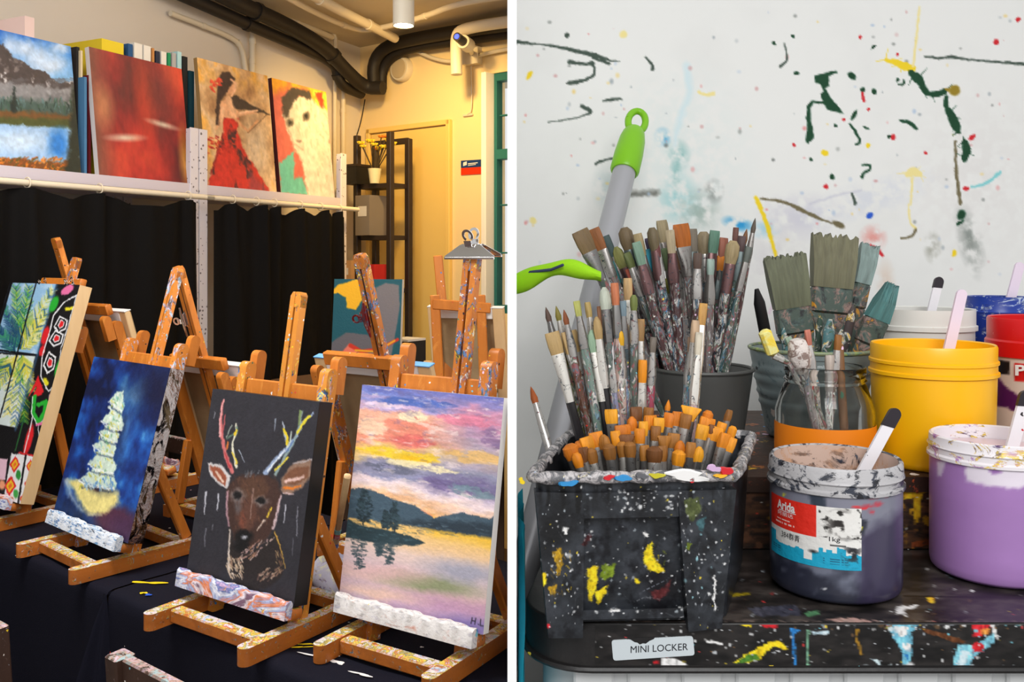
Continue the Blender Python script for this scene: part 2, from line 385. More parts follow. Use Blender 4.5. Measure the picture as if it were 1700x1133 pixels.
def dense_paint(o, res, fn, mat, base=(128, 128, 128)):
    """split the faces of a part finely and colour its points with fn"""
    me = o.data; bm = bmesh.new(); bm.from_mesh(me); bmesh.ops.triangulate(bm, faces=bm.faces[:])
    for _ in range(9):
        ed = [e for e in bm.edges if e.calc_length() > res]
        if not ed: break
        bmesh.ops.subdivide_edges(bm, edges=ed, cuts=1); bmesh.ops.triangulate(bm, faces=[f for f in bm.faces if len(f.verts) > 3])
    bm.to_mesh(me); bm.free()
    n = len(me.vertices); co = np.zeros(n * 3); me.vertices.foreach_get('co', co); m = np.array(ROOT_M[o]); P = co.reshape(-1, 3) @ m[:3, :3].T + m[:3, 3]
    p = Painter(P.reshape(n, 1, 3), base); fn(p)
    at_ = me.color_attributes.new('Paint', 'FLOAT_COLOR', 'POINT'); c = np.ones((n, 4)); c[:, :3] = lin(np.clip(p.C, 0, 1)).reshape(-1, 3); at_.data.foreach_set('color', c.ravel())
    me.materials.clear(); me.materials.append(mat)
    return o
# ------------------------------------------------------------------ the setting
WA = Vector((math.sin(math.radians(26.57)), math.cos(math.radians(26.57)), 0))      # along the shelf wall, away
NA = Vector((WA.y, -WA.x, 0))                                                       # out of the shelf wall into the room
WB = Vector((math.sin(math.radians(-53.1)), math.cos(math.radians(53.1)), 0))       # along the end wall, towards the corner
NB = Vector((-WB.y, WB.x, 0))
if NB.dot(Vector((0, -1, 0))) < 0: NB = -NB
CORNER = at(598, 430, 5.0); CORNER.z = 0
ZC = 2.58
def onA(px, py, off=0.0): return onplane(px, py, CORNER + NA * off, NA)
def onB(px, py, off=0.0): return onplane(px, py, CORNER + NB * off, NB)
def flat(p, z): return Vector((p.x, p.y, z))
m_wallA = material('cream_plaster', rgb(222, 214, 204), .85, bump=.15, bscale=30)
m_wallB = material('warm_plaster', rgb(240, 216, 164), .85, bump=.15, bscale=30)
m_ceil = material('ceiling_paint', rgb(206, 194, 170), .85, bump=.15, bscale=20)
m_floor = material('floor_wood', rgb(70, 52, 42), .5, grain=(8, (1, .1, 1), rgb(40, 30, 26), .6), layers=[('speck', 12, .3, .4, PAL)])
m_part = material('white_partition_board', rgb(252, 252, 252), .6)
def structure(o): o['kind'] = 'structure'; return o
fl = MB(); fl.prism([(-4.5, -2.5), (2.6, -2.5), (2.6, 6.2), (-4.5, 6.2)], (0, 0, -.05), (1, 0, 0), (0, 1, 0), (0, 0, .05)); structure(fl.build('floor', m_floor))
ce = MB(); ce.prism([(-4.5, -.4), (-.003, -.4), (-.003, 6.2), (-4.5, 6.2)], (0, 0, ZC), (1, 0, 0), (0, 1, 0), (0, 0, .1)); structure(ce.build('ceiling', m_ceil))
A0 = CORNER - WA * 5.2
mb = MB(); mb.prism([(0, 0), (5.2, 0), (5.2, ZC), (0, ZC)], A0, WA, (0, 0, 1), -NA * .12); structure(mb.build('wall_shelf_side', m_wallA))
# end wall with a window opening against the partition
win_l = onB(814, 430); win_t = onB(818, 122).z; win_b = onB(818, 520).z
tw = (win_l - CORNER).dot(-WB); tend = 1.06
mb = MB(); mb.prism([(0, 0), (tw, 0), (tw, ZC), (0, ZC)], CORNER, -WB, (0, 0, 1), -NB * .12); structure(mb.build('wall_end', m_wallB, side=-1))
mb = MB(); mb.prism([(tw, win_t), (tend, win_t), (tend, ZC), (tw, ZC)], CORNER, -WB, (0, 0, 1), -NB * .12); structure(mb.build('wall_end_over_window', m_wallB, side=-1))
mb = MB(); mb.prism([(tw, 0), (tend, 0), (tend, win_b), (tw, win_b)], CORNER, -WB, (0, 0, 1), -NB * .12); structure(mb.build('wall_end_under_window', m_wallB, side=-1))
m_teal = material('teal_window_paint', rgb(30, 104, 104), .5)
m_glass = material('window_glass', (1, 1, 1, 1), .02, trans=1.0, ior=1.02, spec=.1)
m_reveal = material('white_reveal', rgb(236, 236, 234), .8)
wn = thing('window_1', None, None, CORNER - WB * tw); wn['kind'] = 'structure'
def wB(t, z, o): return CORNER - WB * t + Vector((0, 0, z)) + NB * o
def wbar(t0, z0, t1, z1, w, name, mat, o=-.03, dep=.05):
    mb = MB(); mb.bar(wB(t0, z0, o), wB(t1, z1, o), w, dep, side=-WB if abs(z1 - z0) > abs(t1 - t0) else (0, 0, 1), ch=.003); mb.build(name, mat, wn, world=True, side=-1)
wbar(tw + .003, win_b, tw + .003, win_t, .03, 'window_reveal', m_reveal, -.0, .12)
wbar(tw + .026, win_b, tw + .026, win_t, .018, 'window_stile', m_teal)
zr = onB(830, 256).z
wbar(tw + .03, zr, tend, zr, .05, 'window_rail', m_teal)
wbar(tw + .03, win_t - .02, tend, win_t - .02, .04, 'window_rail', m_teal)
wbar(tw + .03, win_b + .02, tend, win_b + .02, .04, 'window_rail', m_teal)
for py in (190, 340, 420): wbar(tw + .04, onB(835, py).z, tend, onB(835, py).z, .008, 'glazing_bar', m_teal, -.03, .02)
mb = MB(); mb.prism([(tw + .03, win_b), (tend, win_b), (tend, win_t), (tw + .03, win_t)], CORNER - NB * .03, -WB, (0, 0, 1), -NB * .004); mb.build('window_pane', m_glass, wn, world=True, side=-1)
# partition between the two rooms, seen end on
structure(MB().box((0, 2.55, 1.35), (.006, 3.9, 2.7)).build('wall_partition', m_part))
# door in the end wall
m_door = material('door_paint', rgb(238, 204, 120), .5, bump=.1)
dl, dr = onB(613, 300), onB(751, 300); dt = onB(751, 199).z
dn = thing('door_1', None, None, flat(dl, 0)); dn['kind'] = 'structure'
td0, td1 = (dl - CORNER).dot(-WB), (dr - CORNER).dot(-WB)
mb = MB(); mb.prism([(td0 + .03, 0.005), (td1 - .03, 0.005), (td1 - .03, dt - .03), (td0 + .03, dt - .03)], CORNER + NB * .001, -WB, (0, 0, 1), NB * .012); mb.build('door_leaf', m_door, dn, world=True)
for a, b in (((td0 + .012, .002), (td0 + .012, dt)), ((td1 - .012, .002), (td1 - .012, dt)), ((td0, dt - .012), (td1, dt - .012))):
    mb = MB(); mb.bar(wB(a[0], a[1], .014), wB(b[0], b[1], .014), .026, .026, side=-WB if a[0] == b[0] else (0, 0, 1)); mb.build('door_frame', m_door, dn, world=True)
# right room: the spattered white wall
YW = 1.32
def onW(px, py, off=.0): 
    r = ray(px, py); return EYE + r * (YW - off)
m_rwall = material('spattered_white_wall', (1, 1, 1, 1), .8, vcol=True, bump=.12, bscale=25)
xs = np.concatenate([np.linspace(.0034, .80, 420), [1.2, 2.4]]); zs = np.concatenate([[2.7, 2.2], np.linspace(1.80, 1.0, 420), [.3, 0]])
Pw = np.zeros((len(zs), len(xs), 3)); Pw[..., 0] = xs[None, :]; Pw[..., 1] = YW; Pw[..., 2] = zs[:, None]
w = Painter(Pw, (232, 232, 229))
w.C *= (1 - .05 * np.clip(fbm(w.X / 90, w.Y / 90, 5) - .5, 0, 1)[..., None])
def smudge(x, y, rx, ry, c, a=.5, seed=1, rot=0): 
    m = np.clip(1.2 - np.sqrt((((w.X - x) * math.cos(rot) + (w.Y - y) * math.sin(rot)) / rx) ** 2 + ((-(w.X - x) * math.sin(rot) + (w.Y - y) * math.cos(rot)) / ry) ** 2), 0, 1) * np.clip((fbm(w.X / 14, w.Y / 14, seed) - .32) * 3.5, 0, 1) * a
    w.put(m, c)
smudge(1125, 258, 20, 26, (120, 178, 176), 1.0, 2); smudge(1125, 330, 34, 42, (140, 200, 204), .9, 3); smudge(1122, 290, 10, 30, (120, 178, 176), .9, 4)
w.stroke([(1140, 110), (1146, 150), (1128, 200), (1120, 240)], (12, 8), (205, 226, 232), 4, 4, 12, 3, .8)
smudge(1100, 228, 14, 16, (70, 160, 205), 1.0, 5); smudge(1160, 350, 36, 36, (120, 150, 140), .6, 6); smudge(1185, 318, 16, 20, (90, 96, 92), .8, 7)
w.stroke([(1050, 322), (1090, 320)], (11, 9), (95, 95, 88), 3, 4, 10, 4, .8); smudge(1010, 310, 26, 40, (190, 205, 205), .7, 8)
smudge(1225, 372, 26, 12, (40, 150, 210), 1.2, 9, .25); smudge(1265, 380, 30, 16, (150, 205, 225), .7, 10); smudge(1450, 395, 22, 22, (225, 130, 120), .7, 11)
smudge(1610, 400, 20, 60, (120, 128, 122), .8, 12, -.25); smudge(1548, 410, 14, 26, (140, 140, 125), .8, 13); smudge(1330, 360, 70, 40, (180, 176, 200), .4, 14)
smudge(1470, 470, 16, 40, (216, 190, 170), .6, 15); smudge(1130, 270, 120, 160, (205, 222, 222), .35, 16); smudge(1620, 300, 120, 160, (215, 210, 208), .35, 17)
smudge(1290, 430, 60, 50, (205, 200, 205), .5, 18); smudge(1440, 330, 120, 30, (200, 205, 220), .5, 19, -.3)
w.stroke([(1345, 338), (1400, 322), (1430, 316)], (3, 2), (190, 190, 205), 2, 2, 9, 3, .7); w.stroke([(1280, 470), (1285, 500), (1277, 520)], (6, 3), (225, 190, 215), 2, 2, 9, 3, .7)
r_ = random.Random(5)
for _ in range(150):                                   # small faint flecks
    x, y = r_.uniform(870, 1695), r_.uniform(20, 470); q = r_.uniform(1.3, 3.4)
    w.ell(x, y, q, q * r_.uniform(.6, 1.4), r_.choice([(235, 205, 120), (205, 150, 150), (150, 160, 165), (225, 140, 140), (120, 125, 120), (170, 190, 215), (90, 95, 92)]), .5, alpha=r_.uniform(.3, .85))
m_pg = material('paint_dark_green', rgb(8, 62, 34), .35); m_py = material('paint_yellow', rgb(240, 208, 30), .4); m_pye = material('paint_pale_yellow', rgb(238, 222, 150), .5)
m_pdg = material('paint_grey_green', rgb(62, 78, 68), .5); m_pr = material('paint_red', rgb(206, 32, 42), .35); m_po = material('paint_ochre', rgb(150, 126, 30), .4)
m_pcy = material('paint_cyan', rgb(130, 205, 208), .5); m_pb = material('paint_blue', rgb(40, 90, 200), .4); m_pol = material('paint_olive', rgb(110, 100, 70), .5); m_pw = material('paint_white', rgb(232, 230, 228), .4)
def wsplat(pts, mat, wob=2.0, seed=1):
    w.poly(pts, srgb(mat), 1.1, max(wob, 1.0) * 2.2, 7, seed, .97)
def wstroke(pts, ws, mat, wob=.8, seed=1):
    q = smooth2(pts); w.stroke(q, np.interp(np.linspace(0, 1, len(q)), np.linspace(0, 1, len(pts)), ws), srgb(mat), 1.0, 1.6 + wob, 7, seed, .97)
    if max(ws) > 9:                                    # flung droplets beside the thick strokes
        r = random.Random(seed)
        for _ in range(9):
            x, y = r.choice(q); a = r.uniform(0, 6.28); L = max(ws) * r.uniform(.6, 1.5); w.stroke([(x, y), (x + math.cos(a) * L, y + math.sin(a) * L)], (2.2, .6), srgb(mat), .8, 1, 5, seed)
def smooth2(pts, k=2):
    pts = [Vector((*p, 0)) for p in pts]
    for _ in range(k):
        q = [pts[0]]
        for a, b in zip(pts, pts[1:]): q += [a.lerp(b, .25), a.lerp(b, .75)]
        pts = q + [pts[-1]]
    return [(p.x, p.y) for p in pts]
def wdot(x, y, rx, ry, mat, seed=1): w.ell(x, y, rx, ry, srgb(mat), .22, seed * .7, 1.6, 5, seed)
# pixel outlines read off the photograph
wstroke([(857, 70), (900, 74), (935, 79), (962, 86), (985, 91), (1010, 100), (1030, 103)], [7, 3, 5, 7, 8, 3, 1], m_pdg, .5, 1)
wstroke([(945, 103), (965, 106), (983, 106)], [7, 5, 8], m_pdg, .6, 2); wstroke([(983, 106), (990, 122), (975, 132), (955, 137), (940, 138)], [3, 4, 5, 7, 2], m_pdg, .5, 3)
wstroke([(985, 95), (1012, 106)], [6, 5], m_pdg, .5, 4); wstroke([(910, 203), (950, 198), (975, 190), (983, 185), (965, 176)], [1.5, 2, 3, 6, 5], m_pdg, .4, 5)
wstroke([(1000, 168), (1018, 165), (1032, 165)], [2, 6, 2], m_pdg, .4, 6); wstroke([(1072, 95), (1082, 105), (1083, 115)], [3, 4, 6], m_pdg, .4, 7)
wstroke([(988, 273), (1003, 265), (1020, 263)], [4, 4, 3], m_pdg, .4, 8); wdot(941, 59, 4, 4, m_pdg); wdot(879, 125, 8, 4, m_py, 3); wdot(1035, 57, 6, 6, m_pye, 4); wstroke([(1160, 152), (1172, 160), (1184, 156)], [5, 5, 7], m_pye, .6, 9); wdot(885, 366, 6, 5, m_pye, 6)
wsplat([(1352, 126), (1366, 122), (1388, 117), (1390, 121), (1376, 126), (1377, 142), (1370, 146), (1380, 163), (1392, 178), (1400, 189), (1375, 183), (1366, 172), (1350, 172), (1346, 180), (1346, 200), (1349, 214), (1351, 228), (1342, 240), (1338, 236), (1340, 212), (1338, 196), (1340, 175), (1346, 168), (1366, 168), (1362, 156), (1368, 152), (1364, 142), (1354, 138)], m_pg, .8, 21)
for x, y, rx, ry, s in ((1414, 126, 8, 5, 1), (1451, 152, 5, 3.5, 2), (1418, 191, 9, 3.5, 3), (1387, 209, 3, 3, 4), (1438, 212, 6, 2, 5), (1381, 294, 5, 4, 6), (1346, 265, 3, 3, 7), (1285, 72, 3, 4, 8), (1322, 122, 5, 3, 9), (1316, 60, 4, 2.5, 10), (1476, 227, 3, 3, 12), (1432, 149, 4, 4, 13), (1596, 357, 7, 9, 14), (1594, 370, 3, 7, 15), (1490, 133, 4, 3, 16), (1450, 78, 5, 2, 17)): wdot(x, y, rx, ry, m_pg, s)
wstroke([(1302, 72), (1308, 100), (1296, 110)], [2, 4, 5], m_pdg, .4, 11); wstroke([(1411, 206), (1424, 225), (1428, 236), (1421, 240)], [4, 5, 4, 4], m_pg, .4, 12)
wstroke([(1495, 200), (1510, 203), (1522, 215)], [5, 6, 4], m_pg, .4, 13); wstroke([(1432, 275), (1444, 273), (1446, 281), (1434, 287), (1432, 294)], [3, 4, 4, 4, 6], m_pg, .4, 14)
wstroke([(1491, 141), (1502, 140), (1500, 133)], [3, 4, 3], m_pg, .3, 15)
wstroke([(1470, 99), (1488, 104), (1500, 110), (1514, 114)], [3, 10, 14, 14], m_py, 1, 16); wstroke([(1526, 12), (1522, 60), (1516, 110)], [3, 4, 4], m_pye, .4, 17)
wstroke([(1511, 120), (1526, 132), (1534, 148), (1540, 156), (1556, 156), (1568, 152)], [8, 16, 10, 9, 11, 10], m_pg, 1, 18)
wstroke([(1570, 162), (1571, 176)], [7, 9], m_pg, 1, 19); wstroke([(1573, 182), (1581, 196), (1587, 208), (1592, 219)], [8, 15, 15, 5], m_pg, 1, 20); wstroke([(1601, 232), (1606, 250), (1602, 264)], [7, 14, 12], m_pg, 1, 21)
wdot(1585, 150, 9, 9, m_po, 22); wdot(1573, 149, 6, 3, m_po, 23); wstroke([(1586, 235), (1587, 270), (1590, 310), (1594, 338)], [4, 5, 6, 5], m_pol, .5, 24)
wstroke([(1537, 95), (1560, 97), (1582, 94), (1610, 100), (1650, 102), (1702, 107)], [5, 4, 5, 3, 4, 6], m_pdg, .4, 25)
wdot(1614, 228, 7, 3.5, m_pr, 26); wdot(1604, 313, 5, 3.5, m_pr, 27); wdot(1654, 70, 5, 5, m_pr, 28); wdot(1483, 228, 5, 4, m_pr, 29); wstroke([(1432, 154), (1434, 168)], [4, 5], m_pr, .4, 30)
for x, y, q, s in ((1428, 62, 3, 1), (1690, 32, 4, 2), (1490, 90, 3, 3), (1442, 182, 3, 4), (1401, 199, 3, 5), (1318, 241, 3, 6), (1371, 310, 4, 7), (1537, 254, 3, 8)): wdot(x, y, q, q, m_pr, s)
wstroke([(1612, 311), (1640, 305), (1660, 286)], [3, 5, 5], m_pcy, .4, 31); wdot(1369, 254, 6, 5, m_py, 32); wdot(1441, 242, 4, 4, m_py, 33); wdot(1584, 421, 6, 4, m_py, 34); wdot(1444, 358, 6, 5, m_pb, 35)
wstroke([(1507, 290), (1516, 284), (1528, 290)], [8, 16, 8], m_pye, .5, 36); wstroke([(1515, 296), (1512, 340)], [5, 3], m_pye, .5, 37); wstroke([(1508, 340), (1510, 370), (1520, 380)], [3, 3, 5], m_pye, .4, 38)
wstroke([(1255, 328), (1262, 345), (1275, 375), (1284, 410), (1290, 432)], [5, 7, 7, 6, 4], m_py, .6, 39); wstroke([(1262, 330), (1300, 333), (1335, 352), (1355, 360), (1382, 372)], [3, 4, 7, 5, 2], m_pol, .5, 40); wdot(1392, 373, 11, 5, m_pol, 41)
wstroke([(1415, 322), (1420, 338)], [4, 5], m_pdg, .3, 42); wstroke([(1496, 396), (1515, 393), (1521, 382)], [4, 4, 5], m_pol, .4, 43); wstroke([(1445, 408), (1455, 412), (1465, 424)], [6, 5, 5], m_pr, .5, 44)

wall_r = w.mesh('wall_splattered', None, m_rwall); structure(wall_r); ROOT_M[wall_r] = Matrix.Identity(4)
# ------------------------------------------------------------------ tables with black cloth
ZT = 0.74
u_t = Vector((.789, -.614, 0)); b_t = Vector((.614, .789, 0))        # along the table edge (towards the partition), and back from it
P180 = onz(181, 982, ZT); P180.z = 0
def tp(s, b, z=0.0): return P180 + u_t * s + b_t * b + Vector((0, 0, z))
m_tablewood = material('table_wood', rgb(90, 66, 48), .6)
def cloth_table(label, s0, s1, depth, fold_s, seed):
    t = thing('cloth_covered_table', label, 'table', tp((s0 + s1) / 2, depth / 2))
    for (s, b) in ((s0 + .06, .08), (s1 - .06, .08), (s0 + .06, depth - .08), (s1 - .06, depth - .08)):
        if tp(s, b).x > -.05: continue
        MB().bar(tp(s, b, .0), tp(s, b, ZT - .03), .04, .04).build('leg', m_tablewood, t, world=True, side=-1)
    MB().prism([(s0 + .01, .01), (s1 - .01, .01), (s1 - .01, depth - .01), (s0 + .01, depth - .01)], tp(0, 0, ZT - .03), u_t, b_t, (0, 0, .024)).build('table_top', m_tablewood, t, world=True, side=-1)
    # one cloth: top plus a hanging skirt with soft folds
    r = random.Random(seed); rows = []
    ns = 60
    prof = [(depth, -.30, 0), (depth, 0, 0)] + [(depth * (1 - k / 10), 0, 0) for k in range(1, 10)] + [(.012, 0, 0), (.003, -.002, 0), (-.003, -.010, 0)] + [(-.006, -.03 - .66 * (k / 14) ** 1.0, k / 14) for k in range(15)]
    ph = [r.uniform(0, 6.28) for _ in range(4)]
    for (b, dz, k) in prof:
        row = []
        for i in range(ns + 1):
            s = s0 + (s1 - s0) * i / ns
            wv = (math.sin(s * 13 + ph[0]) * .5 + math.sin(s * 23 + ph[1]) * .3 + math.sin(s * 7 + ph[2]) * .5) * .022 * k
            row.append(tp(s, b - wv - .01 * k, ZT + dz + (.0012 * math.sin(s * 40 + b * 31) if k == 0 and dz == 0 else 0)))
        rows.append(row)
    MB().sheet(rows).build('tablecloth', m_cloth, t, world=True, side=-1, angle=60)
    for sgn, s in ((-1, s0), (1, s1)):                                # side drop
        rows = [[tp(s + sgn * (.002 + .02 * (j / 8) * abs(math.sin(b * 9 + ph[3]))), b, ZT - .002 - .5 * j / 8) for b in [depth * i / 24 for i in range(25)]] for j in range(9)]
        if sgn > 0 and s1 > .8: continue
        MB().sheet(rows).build('cloth_side_drop', m_cloth, t, world=True, side=-1, angle=60)
    return t
tabR = cloth_table('black cloth-covered table under the deer and sunset easels', 0.004, 1.03, .63, 0, 3)
tabL = cloth_table('black cloth-covered table under the pine tree and patterned canvas easels', -.93, -.004, .63, 0, 4)
# gathered corner of the cloth that hangs where the two tables meet
rows = []
for j in range(16):
    k = j / 15; row = []
    for i in range(21):
        a = i / 20 - .5
        row.append(tp(a * (.012 + .20 * k), -.008 - .012 * k - (.19 * k ** .85) * (1 - abs(a) * 2) ** 1.2 - .030 * k * math.sin(a * 22 + .6), ZT - .004 - .70 * k))
    rows.append(row)
MB().sheet(rows).build('hanging_cloth_corner', m_cloth, tabR, world=True, angle=70)
# dried paint on the cloth
def table_splat(px, py, L, wd, ang, mat, seed):
    p = onz(px, py, ZT + .0016); mb = MB(); pts = blob(26, .6, seed, L, wd); c, s = math.cos(ang), math.sin(ang)
    mb.prism([(x * c - y * s, x * s + y * c) for x, y in pts], p, u_t, b_t, (0, 0, .0004)); mb.build('paint_drip', mat, tabL if px < 181 else tabR, world=True)
for a in ((248, 968, .030, .006, .5, m_py, 1), (238, 985, .006, .005, 0, m_py, 2), (58, 914, .012, .003, .4, m_pw, 3), (32, 922, .004, .008, 0, m_pw, 4), (300, 827, .022, .006, .3, m_pr, 5), (275, 823, .012, .006, .3, m_py, 6), (278, 842, .004, .003, 0, m_pw, 7), (246, 988, .005, .006, 0, m_pb, 8), (500, 1075, .016, .002, .8, m_py, 9), (512, 1070, .016, .002, .8, m_py, 10), (548, 1082, .02, .006, 0, m_pw, 11), (525, 1090, .03, .003, .3, m_pw, 12), (560, 1100, .012, .006, .2, m_pw, 13), (770, 1105, .01, .004, .2, m_pw, 14), (700, 1075, .003, .002, 0, m_pw, 15), (535, 1030, .012, .005, .5, m_po, 16), (600, 1120, .02, .003, .3, m_pw, 17)): table_splat(*a)

# ------------------------------------------------------------------ easels and canvases
def easel_frame(x, y, yaw):
    u = Vector((math.sin(yaw), -math.cos(yaw), 0)); back = Vector((math.cos(yaw), math.sin(yaw), 0))
    return basis(u, back, Vector((0, 0, 1))), Vector((x, y, 0))
HB = .07
def make_easel(label, x, y, yaw, lean, h, tck, spread=.115, mast=.2, mdx=.015, tray_w=.3, tray_mat=None, foot_front=.10, foot_back=.20, foot_sp=.13, upx=.06, m_up=None, z0=None, tdx=0.0, group='table easels'):
    R, o = easel_frame(x, y, yaw); o.z = ZT + .0015 if z0 is None else z0
    t = thing('table_easel', label, 'easel', o, R, group)
    s, c = math.sin(lean), math.cos(lean)
    pt = lambda X, up, bk: Vector((X, up * s + bk * c, HB + up * c - bk * s))
    U = Vector((0, s, c)); N = Vector((0, c, -s)); m_up = m_up or m_woodp
    bk = tck + .004
    for sg in (-1, 1):
        X = sg * spread
        lo = -(HB - .006) / c
        arch = [(0, lo), (.026, lo), (.026, h + upx - .013)] + [(.013 + .013 * math.cos(a), h + upx - .013 + .013 * math.sin(a)) for a in [math.pi * k / 8 for k in range(1, 8)]] + [(0, h + upx - .013)]
        up = MB().prism(arch, pt(X - .011, 0, bk), N, U, (.022, 0, 0)).build('upright', m_up, t, side=-1)
        MB().bar(pt(X + sg * .0, .40 * h, bk + .026), Vector((X, foot_back - .03, .03)), .018, .022, side=(1, 0, 0)).build('rear_strut', m_wood, t, side=-1)
        arch2 = [(q[0], q[1] - h - upx + .02) for q in arch if q[1] > h * .9]
        arch2 = [(0, -.05), (.024, -.05)] + [(.012 + .012 * math.cos(a), .008 + .012 * math.sin(a)) for a in [math.pi * k / 8 for k in range(9)]]
        MB().prism(arch2, pt(X - .016, h + upx + .004, bk + .030), N, U, (.02, 0, 0)).build('clamp_block', m_wood, t, side=-1)
        MB().lathe([(.0045, 0), (.0045, .008), (.003, .010)], 10, pt(X, .12 * h, bk + .012) + Vector((.011 * sg, 0, 0))).build('wing_screw', m_brass, up, side=-1)
        fx = sg * foot_sp
        ar = [(0, -foot_front + .013)] + [(.013 - .013 * math.cos(a), -foot_front + .013 - .013 * math.sin(a)) for a in [math.pi * k / 8 for k in range(1, 8)]] + [(.026, -foot_front + .013), (.026, foot_back), (0, foot_back)]
        MB().prism(ar, (fx - .013, 0, 0), (1, 0, 0), (0, 1, 0), (0, 0, .030)).build('foot', m_foot, t, side=-1)
    for yy, nm in ((-foot_front + .055, 'front_stretcher'), (foot_back - .04, 'rear_stretcher')):
        MB().bar((-foot_sp + .013, yy, .016), (foot_sp - .013, yy, .016), .026, .024, side=(0, 1, 0)).build(nm, m_foot, t, side=-1)
    cbar = MB().bar(pt(-spread + .011, h + .012, bk + .014), pt(spread - .011, h + .012, bk + .014), .018, .030, side=N).build('crossbar', m_wood, t, side=-1)
    MB().lathe([(.006, 0), (.006, .004), (.004, .006)], 12, pt(.05, h + .012, bk + .024)).build('brass_screw', m_brass, cbar, side=-1)
    # sliding mast with its groove
    for k in (-1, 1): 
        arch = [(0, .0), (.011, 0), (.011, h + mast - .006), (.007, h + mast)] + [(0, h + mast)]
        poly = [(mdx + k * .0025, 0), (mdx + k * .0145, 0), (mdx + k * .0145, h + mast - .008), (mdx + k * .009, h + mast), (mdx + k * .0025, h + mast)]
        mst = MB().prism(poly, pt(0, 0, bk), (1, 0, 0), U, N * .016).build('mast', m_up, t, side=-1)
    MB().prism([(mdx - .003, 0), (mdx + .003, 0), (mdx + .003, h + mast - .03), (mdx - .003, h + mast - .03)], pt(0, 0, bk + .006), (1, 0, 0), U, N * .009).build('mast_core', m_dirtywood, mst, side=-1)
    MB().prism([(mdx - .0145, h + mast - .03), (mdx + .0145, h + mast - .03), (mdx + .0145, h + mast - .006), (mdx + .010, h + mast), (mdx - .010, h + mast), (mdx - .0145, h + mast - .006)], pt(0, 0, bk + .001), (1, 0, 0), U, N * .0155).build('mast_tip', m_up, mst, side=-1)
    # paint-crusted tray: lumpy lip and ledge
    tm = tray_mat or m_tray; r = random.Random(hash(label) % 999); rows = []
    n = 28; sec = [(-.018, -.020), (-.018, .006), (-.014, .011), (-.006, .011), (-.002, .005), (-.002, -.020)]
    for a in sec + [sec[0]]:
        rows.append([pt(tdx - tray_w / 2 + tray_w * i / n, a[1] + (.0016 * (math.sin(i * 2.1 + a[0] * 300) + math.sin(i * .83 + tray_w * 90)) * (1 if a[1] > 0 else 0)), a[0] - .002) for i in range(n + 1)])
    mb = MB().sheet(rows); k = len(sec)
    mb.f.append(tuple(j * (n + 1) for j in range(k))); mb.f.append(tuple(j * (n + 1) + n for j in range(k)))
    mb.build('tray_lip', tm, t, side=-1)
    MB().bar(pt(tdx - tray_w / 2, -.013, .008), pt(tdx + tray_w / 2, -.013, .008), .030 + 0 * tck, .018, side=N).build('tray_ledge', m_foot, t, side=-1)
    return t
def make_canvas(label, x, y, yaw, lean, w_, h, tck, paint, nx, ny, m_side=None, z0=None, name='canvas_painting', off=.0015, group=None, mat=None):
    R, o = easel_frame(x, y, yaw); o.z = (ZT if z0 is None else z0) + HB
    t = thing(name, label, 'painting', o, R, group)
    s, c = math.sin(lean), math.cos(lean); U = Vector((0, s, c)); N = Vector((0, c, -s))
    pt = lambda X, up, bk: Vector((X, 0, 0)) + U * (up + off) + N * bk
    m = ROOT_M[t]
    P = quad_grid([m @ pt(-w_ / 2, h, 0), m @ pt(w_ / 2, h, 0), m @ pt(w_ / 2, 0, 0), m @ pt(-w_ / 2, 0, 0)], nx, ny)
    p = Painter(P); paint(p); p.mesh('painted_front', t, mat)
    e = .0004
    MB().prism([(-w_ / 2, 0), (w_ / 2, 0), (w_ / 2, h), (-w_ / 2, h)], pt(0, 0, e), (1, 0, 0), U, N * (tck - e)).build('canvas_wrap', m_side or m_gesso, t)
    return t

